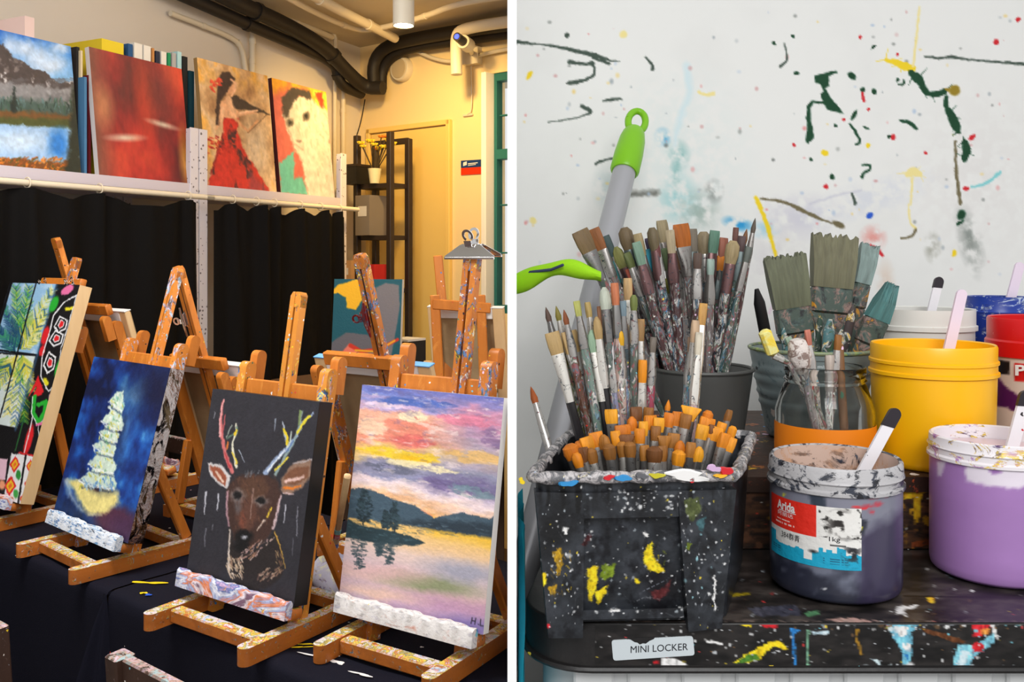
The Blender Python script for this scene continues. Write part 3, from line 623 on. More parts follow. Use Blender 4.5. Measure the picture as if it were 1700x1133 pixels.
# --- what is painted on each
def paint_sunset(p):
    u, v = p.U, p.V
    n1 = fbm(u * 5, v * 22, 3); n2 = fbm(u * 9 + 3, v * 40, 9); n3 = fbm(u * 3, v * 9, 14)
    vv = v + (n1 - .5) * .10 + (fbm(u * 12, v * 60, 77) - .5) * .04
    L = p.ramp(vv, [(0, (104, 112, 186)), (.055, (120, 134, 196)), (.085, (196, 170, 208)), (.115, (240, 175, 150)), (.18, (246, 190, 160)), (.25, (238, 150, 122)), (.285, (244, 200, 120)), (.32, (236, 206, 150)), (.345, (150, 146, 168)), (.40, (150, 152, 185)), (.425, (240, 220, 226)), (.47, (248, 222, 214)), (.51, (250, 196, 152)), (.56, (248, 190, 130)), (.64, (250, 204, 160))])
    Rr = p.ramp(vv, [(0, (112, 118, 190)), (.05, (150, 140, 196)), (.10, (214, 150, 178)), (.16, (190, 146, 178)), (.22, (178, 160, 178)), (.27, (200, 176, 160)), (.31, (176, 164, 184)), (.36, (150, 152, 176)), (.405, (118, 108, 150)), (.44, (222, 205, 222)), (.49, (248, 224, 222)), (.55, (250, 200, 160)), (.60, (249, 178, 96)), (.66, (246, 196, 90))])
    mx = np.clip((u - .45 + (n3 - .5) * .5) / .35, 0, 1)[..., None]
    p.C = (L * (1 - mx) + Rr * mx) / 255
    def patch(cu, cv, ru, rv, col, th=.45, a=.9, sd=1):
        e = np.sqrt(((u - cu) / ru) ** 2 + ((v - cv) / rv) ** 2); m = np.clip((1.15 - e + 1.1 * (fbm(u * 9, v * 46, sd, 5) - .5) - .12) * 4, 0, 1) * np.clip((fbm(u * 14, v * 60, sd + 3) - th + .2) * 7, 0, 1) * a; p.put(m, col)
    patch(.38, .20, .22, .075, (232, 138, 116), .40, .9, 2); patch(.42, .235, .15, .03, (220, 104, 102), .52, .8, 3); patch(.10, .20, .12, .06, (250, 208, 176), .4, .9, 4)
    patch(.40, .125, .13, .03, (252, 228, 190), .42, 1, 5); patch(.32, .305, .30, .026, (246, 206, 60), .38, 1, 6); patch(.45, .32, .12, .02, (248, 196, 30), .4, 1, 7); patch(.5, .345, .3, .02, (250, 236, 190), .45, .9, 8)
    patch(.80, .27, .22, .03, (232, 186, 110), .5, .8, 9); patch(.72, .41, .25, .03, (112, 98, 146), .45, .8, 10); patch(.25, .375, .25, .02, (96, 100, 120), .5, .8, 11); patch(.95, .18, .08, .05, (130, 104, 146), .5, .7, 12)
    patch(.85, .42, .14, .03, (120, 150, 160), .5, .8, 13); patch(.66, .60, .22, .05, (252, 190, 30), .30, 1, 14); patch(.40, .555, .2, .03, (246, 150, 120), .42, .8, 15); patch(.45, .06, .3, .02, (70, 100, 180), .45, .8, 16); patch(.2, .09, .18, .015, (232, 206, 226), .45, .9, 17)
    patch(.78, .115, .2, .03, (226, 130, 156), .4, .8, 18)
    p.C *= (1 + .26 * (fbm(u * 12, v * 90, 31) - .5)[..., None]); p.put(np.clip((fbm(u * 10, v * 70, 41) - .62) * 8, 0, 1) * .5, (250, 232, 226)); p.put(np.clip((fbm(u * 10, v * 60, 45) - .66) * 8, 0, 1) * .4 * (v < .42), (120, 104, 150))
    # water
    wv = v + (fbm(u * 2, v * 16, 20) - .5) * .03 - (u - .5) * .0
    wc = p.ramp(wv, [(.55, (250, 204, 150)), (.64, (251, 205, 120)), (.68, (248, 206, 150)), (.74, (240, 212, 200)), (.82, (226, 200, 205)), (.88, (230, 196, 190)), (.93, (206, 178, 198)), (1, (186, 160, 190))])
    hb = [(570, 848), (640, 862), (700, 872), (760, 882), (840, 894), (846, 1100), (540, 1100), (540, 848)]
    m = p.poly(hb, (0, 0, 0), 1.0); p.C = p.C * 1; p.put(m, wc); 
    p.poly([(700, 872), (770, 876), (842, 886), (842, 915), (780, 900), (720, 890)], (252, 200, 60), 8, 4, 20, 3, .85)
    p.ell(715, 970, 75, 14, (142, 152, 112), .55, .16, 5, 20, 4, .9); p.ell(770, 950, 60, 16, (160, 164, 186), .6, .16, 5, 20, 5, .8); p.ell(640, 950, 60, 12, (236, 190, 190), .6, .15, 5, 20, 6, .7); p.ell(760, 1010, 90, 16, (200, 150, 186), .6, .2, 5, 20, 7, .7); p.ell(620, 985, 70, 10, (246, 206, 176), .6, .16, 4, 20, 8, .7); p.ell(780, 1040, 50, 14, (130, 116, 180), .6, .2, 4, 20, 9, .8); p.ell(590, 1000, 40, 12, (200, 186, 206), .6, .2, 4, 20, 9, .7)
    hill = (70, 92, 108)
    p.poly([(560, 822), (585, 812), (602, 811), (622, 816), (640, 824), (662, 831), (690, 841), (706, 853), (722, 860), (742, 856), (765, 851), (790, 858), (812, 861), (846, 852), (846, 897), (800, 890), (740, 882), (690, 874), (640, 868), (600, 862), (560, 858)], hill, 1.0, 1.2, 6, 8)
    p.poly([(660, 866), (720, 864), (780, 868), (846, 872), (846, 897), (790, 890), (720, 880)], (40, 54, 66), 4, 3, 8, 9, .9)
    p.dabs(160, (565, 812, 842, 892), 12, 1.6, .2, [(104, 128, 142), (52, 70, 84), (90, 112, 126)], 5, lambda x, y: y > np.interp(x, [560, 602, 640, 690, 722, 765, 846], [826, 816, 829, 847, 866, 858, 866]), .15, .6)
    p.poly([(560, 862), (580, 862), (592, 872), (630, 878), (668, 886), (694, 895), (706, 903), (696, 907), (660, 905), (620, 902), (560, 890)], (44, 66, 74), 1.0, 1.2, 6, 18)
    p.dabs(70, (565, 866, 700, 902), 10, 1.6, .2, [(84, 116, 126), (36, 52, 60)], 6, None, .15, .6)
    def pine(x, y0, y1, wd, flip=1, sd=1):
        r = random.Random(sd); n = 26
        for i in range(n):
            k = i / (n - 1); yy = y0 + (y1 - y0) * k; hw = wd * (.16 + .84 * (math.sin(k * 2.6) if k < .9 else .6))
            p.dabs(5, (x - hw, yy - 1, x + hw, yy + 1), 5, 2.6, .1, [(38, 56, 64), (30, 46, 54), (54, 76, 84)], sd * 50 + i, None, .6)
    pine(606, 815, 866, 13, 1, 1); pine(641, 850, 877, 6, 1, 2); pine(655, 836, 880, 8, 1, 3)
    p.stroke([(606, 860), (603, 872)], 2.5, (38, 52, 58)); p.stroke([(655, 876), (653, 886)], 2.5, (38, 52, 58))
    for x, y0, y1, wd, sd in ((597, 898, 944, 12, 5), (630, 902, 922, 6, 6), (647, 898, 936, 9, 7)):
        for i in range(16):
            k = i / 15; p.dabs(4, (x - wd * (1 - .5 * k), y0 + (y1 - y0) * k - 1, x + wd * (1 - .5 * k), y0 + (y1 - y0) * k + 1), 8, 2.2, .12, [(52, 72, 80), (64, 84, 92)], sd * 40 + i, None, .1, .85)
    p.smear(3.0, 1.5, 26, 90, 3)
    k = (24, 20, 30)
    for s_ in ([(784, 1026), (782, 1036)], [(790, 1027), (788, 1037)], [(783, 1031), (789, 1032)], [(794, 1037), (794.5, 1038)], [(798, 1029), (797, 1039), (802, 1040)]): p.stroke(s_, 1.6, k, .6)
    p.grit(.07, 60, 220, 7)
def paint_deer(p):
    p.C[:] = np.array((44, 43, 50)) / 255; p.grit(.10, 20, 20, 4)
    q = lambda *a: [(280 + .3 * x, 620 + .3 * y) for x, y in a]
    for x, y0, y1, wd, c in ((205, 660, 780, 3, (190, 190, 200)), (205, 860, 960, 2, (110, 110, 120)), (275, 670, 760, 3, (190, 190, 200)), (645, 730, 830, 2.6, (180, 180, 192)), (715, 740, 900, 1.6, (150, 150, 162)), (592, 255, 320, 1.6, (150, 160, 175)), (255, 215, 250, 1.4, (150, 150, 160)), (690, 920, 1010, 1.4, (100, 100, 110)), (248, 840, 870, 1.4, (120, 120, 130))): p.stroke(q((x, y0), (x - 6, y1)), (wd, wd * .5), c, .8, .5, 5, 2)
    p.stroke(q((388, 430), (420, 488)), (1.6, .8), (170, 180, 195), .7)
    # antlers
    p.stroke(q((300, 155), (288, 250), (296, 360), (318, 460), (352, 545)), (3.2, 7.5), (205, 112, 112), 1.2, 1, 6, 3); p.stroke(q((303, 150), (282, 260), (285, 350)), (2, 3), (226, 160, 160), .8); p.stroke(q((312, 230), (300, 330)), (2, 2.5), (170, 80, 84), .8); p.stroke(q((310, 440), (340, 520)), (2, 4), (188, 64, 70), .8)
    p.stroke(q((375, 280), (372, 330), (352, 380), (358, 450), (376, 520)), (2.2, 4), (226, 222, 200), .9, .8, 5, 4); p.stroke(q((378, 300), (374, 330), (352, 345), (318, 360)), (3, 1.5), (110, 140, 120), .9); p.stroke(q((375, 315), (362, 345)), (3, 3), (226, 190, 40), .8); p.stroke(q((352, 440), (378, 500)), (2, 3), (222, 196, 70), .8); p.stroke(q((330, 380), (322, 420)), (3, 2), (222, 120, 50), .8); p.stroke(q((350, 290), (320, 350)), (2, 2), (150, 160, 150), .8)
    p.stroke(q((800, 218), (740, 275), (710, 345), (650, 420), (580, 490), (535, 555)), (3, 7), (150, 168, 200), 1.2, 1, 6, 5); p.stroke(q((735, 210), (725, 290), (690, 380), (640, 470), (590, 560)), (4, 5), (140, 160, 160), 1.2, 1, 6, 6); p.stroke(q((780, 235), (735, 290), (712, 330)), (4, 4), (224, 206, 50), .9); p.stroke(q((730, 210), (722, 280)), (5, 3), (120, 140, 90), .9); p.stroke(q((632, 270), (640, 330), (660, 400)), (2, 4), (180, 190, 205), .9); p.stroke(q((635, 310), (655, 350), (655, 390)), (4, 4), (222, 196, 40), .8); p.stroke(q((680, 320), (672, 380), (655, 410)), (2, 3), (190, 200, 190), .8); p.stroke(q((660, 470), (620, 510), (590, 535)), (3, 3), (220, 200, 70), .8); p.stroke(q((640, 430), (580, 500), (545, 545)), (2, 2.5), (226, 232, 238), .7); p.stroke(q((690, 370), (650, 440)), (2, 2.5), (90, 120, 170), .7)
    # ears
    p.poly(q((212, 495), (290, 505), (345, 570), (325, 640), (280, 620), (235, 570)), (205, 200, 200), 1.2, 1, 5, 7); p.poly(q((225, 512), (280, 520), (325, 575), (312, 622), (275, 600), (245, 560)), (150, 80, 56), 1.4, 1, 5, 8); p.stroke(q((262, 545), (300, 600)), (3, 4), (222, 190, 170), 1)
    p.poly(q((625, 575), (690, 500), (760, 475), (792, 480), (785, 570), (735, 640), (650, 672), (620, 650)), (140, 110, 92), 1.6, 1.5, 6, 9); p.poly(q((640, 560), (700, 520), (780, 520), (770, 580), (700, 620), (640, 615)), (120, 78, 56), 1.6, 1, 5, 10); p.stroke(q((650, 600), (745, 575)), (6, 4), (226, 190, 180), 1.6); p.stroke(q((640, 632), (690, 640), (725, 625)), (5, 3), (222, 122, 40), 1.2); p.stroke(q((635, 662), (690, 665)), (3, 2), (205, 180, 180), 1); p.stroke(q((690, 500), (790, 478)), (2, 3), (170, 160, 160), 1)
    # head, neck
    p.poly(q((320, 640), (380, 570), (450, 548), (540, 565), (605, 600), (625, 670), (605, 760), (580, 860), (540, 920), (470, 960), (400, 960), (355, 910), (325, 800)), (66, 44, 38), 2.2, 2, 6, 11)
    p.poly(q((330, 830), (360, 930), (420, 1000), (520, 960), (590, 870), (620, 950), (640, 1080), (620, 1133), (540, 1190), (400, 1200), (330, 1100)), (40, 34, 34), 2, 2, 6, 12)
    p.poly(q((400, 580), (520, 570), (560, 640), (520, 700), (470, 720), (420, 700), (390, 640)), (92, 62, 46), 4, 3, 8, 13, .8); p.poly(q((395, 690), (470, 690), (500, 790), (450, 870), (400, 870), (370, 790)), (104, 66, 52), 4, 3, 8, 14, .7); p.ell(*q((410, 820))[0], 5, 14, (130, 70, 52), .6, 0, 2, 6, 3, .7)
    p.stroke(q((325, 660), (318, 740), (335, 850)), (4, 2.5), (180, 140, 150), 1.4, 1, 5, 15); p.stroke(q((620, 680), (600, 780), (575, 860)), (4, 3), (206, 180, 184), 1.4, 1, 5, 16); p.stroke(q((340, 870), (330, 1000), (335, 1090)), (2, 4), (214, 200, 190), 1, 1, 5, 17)
    for x, y, rx, ry in ((382, 680, 11, 11), (510, 712, 13, 8)): p.ell(280 + .3 * x, 620 + .3 * y, rx * .95, ry * .95, (150, 140, 138), .5, .2, 5, 6, 4, .75); p.ell(280 + .3 * x, 620 + .3 * y - 1, rx * .62, ry * .66, (14, 12, 14), .3, .2, 2, 5, 7)
    p.ell(*q((383, 740))[0], 5, 10, (100, 96, 100), .6, 0, 1, 5, 3, .7); p.stroke(q((470, 640), (460, 720), (450, 800)), (2, 1.4), (150, 120, 110), 1); p.stroke(q((568, 745), (545, 800)), (2.5, 3), (224, 190, 60), .9); p.stroke(q((530, 815), (490, 870)), (3, 2), (210, 190, 176), 1)
    p.ell(*q((415, 905))[0], 15, 12, (12, 12, 14), .25, 0, 1.5, 5, 6); p.ell(*q((418, 905))[0], 5, 3, (170, 170, 178), .5); p.ell(*q((405, 960))[0], 13, 9, (14, 13, 15), .35, 0, 1, 5, 5)
    fur = [(196, 160, 156), (150, 110, 96), (214, 186, 176), (176, 130, 100), (110, 84, 76)]
    p.dabs(70, (395, 895, 455, 935), 8, 2, -.75, fur, 3, lambda x, y: abs((y - 928) + (x - 400) * .62) < 11, .25); p.dabs(40, (378, 925, 402, 960), 9, 2.2, 1.1, [(206, 180, 150), (150, 120, 100), (226, 206, 186)], 4, None, .2); p.dabs(36, (428, 942, 470, 962), 9, 2.2, -.7, [(196, 170, 150), (150, 116, 96), (110, 84, 76)], 5, lambda x, y: abs((y - 952) + (x - 450) * .5) < 9, .25); p.stroke(q((590, 880), (625, 990), (645, 1080)), (2, 1), (206, 160, 70), .8, 1, 5, 6); p.dabs(14, (458, 915, 470, 950), 8, 1.6, 1.2, [(180, 150, 110), (120, 90, 70)], 7)
    p.dabs(16, (405, 783, 430, 790), 6, 1.5, -1.2, [(120, 124, 130), (80, 84, 92)], 8)
    p.dabs(140, (375, 790, 462, 905), 8, 2.2, 1.2, [(84, 54, 44), (56, 38, 34), (110, 74, 56), (70, 46, 40)], 12, lambda x, y: abs(x - 418) < 42 - (y - 790) * .17 and math.hypot(x - 394, y - 824) > 12 and math.hypot(x - 433, y - 833) > 13 and y < 878, .4, .55)
    p.smear(1.8, 1.8, 34, 34, 4); p.grit(.10, 60, 60, 8)
def paint_tree(p):
    u, v = p.U, p.V; n = fbm(u * 4, v * 5, 2); n2 = fbm(u * 9, v * 7, 6)
    c = p.ramp(n + .25 * (n2 - .5), [(.25, (14, 22, 60)), (.42, (20, 48, 120)), (.55, (28, 84, 170)), (.7, (70, 140, 206)), (.85, (110, 170, 220))]); p.C = c / 255
    p.put(np.clip(1.4 - np.hypot((u - .95) / .45, (v - .12) / .22), 0, 1) * .85, (18, 18, 48)); p.put(np.clip((v - .78) / .18 + (n - .5), 0, 1) * .55, (30, 70, 110))
    p.put(np.clip(1.2 - np.hypot((u - .62) / .18, (v - .42) / .3), 0, 1) * .5 * np.clip(n2 * 2 - .4, 0, 1), (100, 165, 220))
    p.ell(192, 866, 40, 26, (84, 44, 66), .35, .4, 4, 12, 3); p.ell(210, 880, 30, 22, (70, 40, 74), .5, .4, 4, 12, 4, .8)
    p.poly([(114, 796), (135, 800), (160, 808), (198, 816), (197, 830), (178, 847), (156, 854), (140, 846), (124, 822)], (238, 222, 140), 5, 8, 16, 5); p.stroke([(110, 800), (118, 825), (135, 848)], (8, 4), (190, 205, 215), 4, 3, 10, 6, .7); p.stroke([(148, 853), (170, 856)], (4, 3), (205, 200, 160), 2, 2, 8, 7, .8)
    p.stroke([(198, 652), (190, 720), (170, 800)], (12, 44), (16, 30, 70), 8, 4, 14, 8, .55); p.ell(161, 812, 5, 6, (60, 36, 40), .4)
    tiers = [((200, 650), 181, 207, 676), ((195, 672), 168, 206, 708), ((186, 702), 164, 198, 728), ((184, 720), 154, 193, 750), ((176, 742), 146, 193, 780), ((172, 768), 131, 194, 806)]
    for i, ((ax, ay), xl, xr, yb) in enumerate(tiers[::-1]):
        p.poly([(ax - 4, ay), (ax + 5, ay), (xr, yb - 6), (xr - 4, yb + 7), ((xl + xr) / 2 + 4, yb + 3), (xl, yb - 9)], (206, 224, 206), 1.2, 2.5, 5, 20 + i)
        p.dabs(46, (xl, ay, xr, yb + 4), 6, 2.4, 1.2, [(232, 222, 110), (120, 175, 130), (240, 244, 232), (150, 200, 190), (190, 190, 60), (226, 236, 226)], 30 + i, lambda x, y: xl + (1 - (y - ay) / (yb - ay)) * (ax - xl) - 1 < x < xr - (1 - (y - ay) / (yb - ay)) * (xr - ax) + 1, .8)
        p.stroke([(xl, yb - 8), (xl + 10, yb - 2), ((xl + xr) / 2, yb + 3), (xr - 5, yb + 7)], (2, 2.5), (238, 242, 240), 1, 2, 5, 40 + i); p.stroke([(xl + 4, yb + 2), ((xl + xr) / 2, yb + 8), (xr - 6, yb + 11)], (2, 2.4), (22, 40, 84), 1.4, 2, 5, 50 + i, .7)
    p.dabs(30, (135, 796, 190, 812), 9, 2.4, 1.35, [(70, 130, 200), (196, 216, 220), (120, 170, 210)], 60)
    p.smear(1.6, 1.6, 30, 30, 6); p.grit(.12, 40, 40, 9)
def paint_abstract(p):
    p.C[:] = np.array((20, 18, 20)) / 255
    S = 160 / 378.0; q = lambda *a: [(S * x, 380 + S * y) for x, y in a]
    # left: four panes of palm leaves
    p.poly(q((-60, 212), (222, 212), (145, 495), (-200, 470)), (150, 192, 226), .8); p.poly(q((-200, 480), (138, 500), (60, 780), (-250, 720)), (214, 226, 222), .8)
    n = fbm(p.X / 14, p.Y / 14, 3); p.put(np.clip((n - .5) * 4, 0, 1) * (p.C[..., 2] > .6) * .5, (236, 244, 250))
    def fern(x0, y0, x1, y1, L, cols, sd, nn=34):
        r = random.Random(sd); (x0, y0), (x1, y1) = q((x0, y0), (x1, y1)); a = math.atan2(y1 - y0, x1 - x0)
        p.stroke([(x0, y0), (x1, y1)], (2.4, 1), cols[0], .7)
        for i in range(nn):
            k = i / nn; x, y = x0 + (x1 - x0) * k, y0 + (y1 - y0) * k
            for sg in (-1, 1):
                aa = a + sg * .75; l = L * (1 - .6 * k); xx, yy = x + math.cos(aa) * l / 2, y + math.sin(aa) * l / 2
                p.dabs(1, (xx, yy, xx, yy), l, 1.8, aa, cols, sd * 100 + i * 2 + sg, None, .12)
    G = [(40, 130, 60), (90, 170, 60), (30, 80, 110), (170, 200, 60)]; Y = [(232, 214, 80), (190, 200, 70), (40, 90, 120), (236, 236, 180)]; T = [(40, 110, 120), (60, 150, 110), (30, 70, 110)]
    for a in ((75, 470, 62, 225, 24, G, 1), (75, 470, 115, 225, 24, G, 2), (80, 470, 12, 300, 20, T, 3), (60, 480, -10, 390, 22, T, 4), (80, 450, 210, 235, 24, Y, 5), (95, 462, 180, 330, 22, Y, 6), (85, 470, 160, 420, 14, Y, 7), (30, 500, -30, 640, 26, G, 8), (70, 500, 30, 730, 26, Y, 9), (85, 500, 95, 760, 24, G, 10), (90, 500, 125, 640, 20, Y, 11), (60, 500, 0, 600, 22, Y, 12), (80, 600, 55, 770, 20, [(90, 130, 160), (190, 200, 90), (240, 240, 230)], 13)): fern(*a)
    k = (16, 14, 18); p.stroke(q((142, 212), (70, 480), (0, 740)), 2.2, k, .7); p.stroke(q((-60, 470), (145, 496)), 3.6, k, .7); p.stroke(q((-60, 762), (68, 790)), 3, k, .7); p.stroke(q((45, 205), (-20, 430)), 5, k, .7); p.stroke(q((224, 212), (146, 495), (60, 790)), 4, (70, 110, 150), 1.5, alpha=.6)
    # right: patterned band
    wt = (236, 236, 238); rd = (222, 34, 40); gr = (40, 170, 50); pk = (226, 110, 160); yl = (226, 214, 40)
    p.ell(*q((264, 240))[0], 12, 6, pk, .15, -.6); p.ell(*q((212, 296))[0], 6, 14, gr, .2, .4); p.ell(*q((178, 420))[0], 5.5, 16, rd, .2, .25); p.ell(*q((165, 480))[0], 4.5, 10, rd, .2, .3); p.poly(q((254, 312), (288, 304), (284, 320), (256, 322)), yl)
    p.stroke(q((300, 262), (250, 290), (210, 340), (190, 420), (165, 500), (160, 580), (190, 640)), 1.9, wt, .6); p.stroke(q((300, 262), (268, 380), (240, 470), (215, 610), (190, 640)), 1.5, wt, .6); p.stroke(q((296, 300), (262, 440), (236, 560)), 1.2, (190, 90, 110), .6)
    for cx, cy, sx, sy in ((240, 375, 30, 34), (222, 430, 32, 34), (196, 525, 28, 44)):
        for f_, c in ((1.0, wt), (.78, (14, 12, 14)), (.5, wt), (.36, rd)): p.poly(q((cx - sx * f_, cy + sy * .3 * f_), (cx - sx * .2 * f_, cy - sy * f_), (cx + sx * .9 * f_, cy - sy * .5 * f_), (cx + sx * .6 * f_, cy + sy * .6 * f_), (cx - sx * .4 * f_, cy + sy * f_)), c, .6)
    p.ell(*q((230, 550))[0], 5, 18, gr, .2, .25); p.ell(*q((180, 600))[0], 4, 7, yl, .2, -.4); p.poly(q((108, 665), (150, 575), (172, 640), (160, 650), (140, 620)), rd, .8); p.poly(q((125, 660), (150, 610), (165, 650), (140, 660)), rd, .8)
    p.stroke(q((135, 660), (130, 720), (150, 760), (175, 720), (180, 680), (150, 690)), 7, gr, .8); p.stroke(q((128, 660), (124, 725), (150, 775), (185, 730), (195, 650)), 1.5, wt, .6); p.stroke(q((145, 770), (175, 760), (195, 700), (200, 650)), 4.5, pk, .8); p.ell(*q((112, 830))[0], 6, 26, rd, .2, .25); p.stroke(q((128, 740), (90, 900)), 1.5, wt, .6); p.stroke(q((150, 780), (160, 880)), 1.3, wt, .6); p.stroke(q((95, 740), (60, 870)), 2.2, (40, 100, 50), .8)
    p.poly(q((45, 880), (142, 895), (110, 1090), (10, 1080)), (232, 230, 230), .8); p.stroke(q((75, 880), (142, 893)), 3, rd, .7)
    for cx, cy, s_ in ((58, 925, 34), (40, 1010, 40), (118, 930, 26), (108, 1000, 22), (92, 1060, 24)):
        for f_, c in ((1, rd), (.66, (240, 190, 40)), (.34, (232, 110, 40))): p.poly(q((cx - s_ * .62 * f_, cy), (cx + .1 * s_, cy - s_ * f_), (cx + s_ * .6 * f_, cy), (cx - .1 * s_, cy + s_ * f_)), c, .6)
    p.stroke(q((100, 890), (70, 1085)), 3.4, (20, 18, 20), .6); p.ell(*q((72, 965))[0], 4, 8, (50, 140, 60), .2); p.ell(*q((62, 1040))[0], 4, 7, (60, 160, 70), .2); p.poly(q((-10, 900), (30, 905), (20, 985), (-10, 990)), (232, 190, 206), 1); p.ell(*q((8, 1005))[0], 5, 8, (240, 160, 120), .3)
    p.smear(1.3, 1.3, 40, 40, 6)
CV = dict(sunset=((-.176, 1.517), 58.5, 9.6, .305, .374, .016), deer=((-.497, 1.633), 56.0, 10.0, .294, .35, .032), tree=((-.944, 2.013), 50.0, 15.0, .357, .373, .034), abstract=((-1.355, 2.32), 53.2, 15.6, .385, .552, .034))
m_foil = material('crinkled_foil', (.75, .75, .78, 1), .18, 1.0, bump=.9, bscale=50, layers=[('blotch', 30, .50, .54, [(.01, .01, .012, 1), (.015, .015, .02, 1), (.2, .16, .1, 1)], (1, 1, .5))])
args = {'sunset': ('tall wooden table easel holding the sunset lake painting', dict(spread=.098, mast=.245, mdx=.045, tray_w=.29, tray_mat=m_tray_white, foot_sp=.112)),
        'deer': ('wooden table easel holding the black deer painting', dict(spread=.112, mast=.20, mdx=.012, tray_w=.298, foot_sp=.128, m_up=m_mast_y)),
        'tree': ('wooden table easel holding the blue snowy pine tree painting', dict(spread=.115, mast=.235, mdx=.025, tray_w=.33, tray_mat=m_tray_blue, foot_sp=.13, m_up=m_mast_w)),
        'abstract': ('wooden table easel holding the patterned palm leaf painting', dict(spread=.12, mast=.085, mdx=.05, tray_w=.33, tray_mat=m_tray, foot_sp=.13, upx=-.12))}
cl = {'sunset': ('square canvas of a pink and orange sunset over a lake with dark pines', paint_sunset, 240, 280, m_gesso), 'deer': ('black canvas with a brown deer head and colourful antlers', paint_deer, 210, 250, m_black),
      'tree': ('deep blue canvas of a snowy pine tree with foil-wrapped edges', paint_tree, 170, 190, m_foil), 'abstract': ('tall canvas of palm leaves beside a red, green and black pattern, bare wooden edge', paint_abstract, 200, 290, m_pine)}
EAS = {}
for k, ((x, y), yaw, lean, w_, h, tck) in CV.items():
    lb, kw = args[k]; yr, lr = math.radians(yaw), math.radians(lean)
    EAS[k] = (make_easel(lb, x, y, yr, lr, h, tck, **kw), x, y, yr, lr, h, tck)
    lb, fn, nx, ny, ms = cl[k]
    make_canvas(lb, x, y, yr, lr, w_, h, tck, fn, nx, ny, ms)
# ------------------------------------------------------------------ second row: easels that face away, canvas backs towards us
def back_canvas(label, x, y, yaw, lean, w_, h, tck, edge=None, z0=None, hb=HB, name='canvas_seen_from_behind'):
    R, o = easel_frame(x, y, yaw); o.z = (ZT if z0 is None else z0) + hb
    t = thing(name, label, 'canvas', o, R, 'canvases seen from behind')
    s, c = math.sin(lean), math.cos(lean); U = Vector((0, s, c)); N = Vector((0, c, -s))
    pt = lambda X, up, bk: Vector((X, 0, 0)) + U * (up + .002) + N * bk
    e = edge or m_gesso; b = .034
    for a0, a1, sd, nm in (((-w_ / 2 + b / 2, 0), (-w_ / 2 + b / 2, h), 1, 'v'), ((w_ / 2 - b / 2, 0), (w_ / 2 - b / 2, h), 1, 'v'), ((-w_ / 2 + b, h - b / 2), (w_ / 2 - b, h - b / 2), 0, 'h'), ((-w_ / 2 + b, b / 2), (w_ / 2 - b, b / 2), 0, 'h')):
        MB().bar(pt(a0[0], a0[1], tck * .55), pt(a1[0], a1[1], tck * .55), b, tck * .8, side=(1, 0, 0) if sd else U, ch=.002).build('stretcher_bar', m_gesso if nm == 'h' else m_pine, t, side=-1)
    MB().prism([(-w_ / 2 + .004, .004), (w_ / 2 - .004, .004), (w_ / 2 - .004, h - .004), (-w_ / 2 + .004, h - .004)], pt(0, 0, .0), (1, 0, 0), U, N * .004).build('canvas_sheet', m_canvasback, t, side=-1)
    MB().bar(pt(-w_ / 2, h + .001, tck * .5), pt(w_ / 2, h + .001, tck * .5), tck, .003, side=N, ch=.0005).build('folded_canvas_edge', e, t, side=-1)
    return t
m_edgeblue = material('blue_painted_edge', rgb(110, 170, 225), .6)
bk = [  # px of the canvas's top centre, row y, distance
    ('b0', (172, 512), 2.60, 232, .30, .30, 16, 'raw-backed canvas with a white edge behind the patterned palm leaf canvas', m_gesso, 'wooden easel turned away behind the patterned palm leaf canvas'),
    ('b1', (352, 598), 2.30, 234, .33, .34, 17, 'raw-backed canvas behind the deer easel, left of its mast', m_gesso, 'wooden easel turned away between the tree and deer paintings, clip on its mast'),
    ('b2', (622, 596), 1.98, 236, .34, .33, 17, 'raw-backed canvas with a blue painted top edge behind the sunset easel', m_edgeblue, 'wooden easel turned away behind the sunset painting, red-stained clip on its mast')]
BACKE = {}
for k, (px, py), d, yaw, w_, h, lean, lb, edge, elb in bk:
    top = at(px, py, d); yr, lr = math.radians(yaw), math.radians(lean)
    back = Vector((math.cos(yr), math.sin(yr), 0))
    hz = top.z - h * math.cos(lr) - ZT - .002
    base = top - back * (h * math.sin(lr))
    up_ = .03 if hz < .09 else 0
    hh = h * 1.0 + (hz - HB) / math.cos(lr)
    # the easel's own canvas height is measured from its tray
    back_canvas(lb, base.x, base.y, yr, lr, w_, h, .02, edge, hb=hz)
    BACKE[k] = (make_easel(elb, base.x - back.x * math.tan(lr) * (hz - HB), base.y - back.y * math.tan(lr) * (hz - HB), yr, lr, hh, .02, spread=.12, mast={'b0': .22, 'b1': .26, 'b2': .25}[k], mdx={'b0': .095, 'b1': -.012, 'b2': -.055}[k], tray_w=.3, foot_sp=.13, foot_back=.15, upx=-.02, m_up=m_wood if k != 'b2' else m_woodp, group='table easels'), base, yr, lr, h, hz)

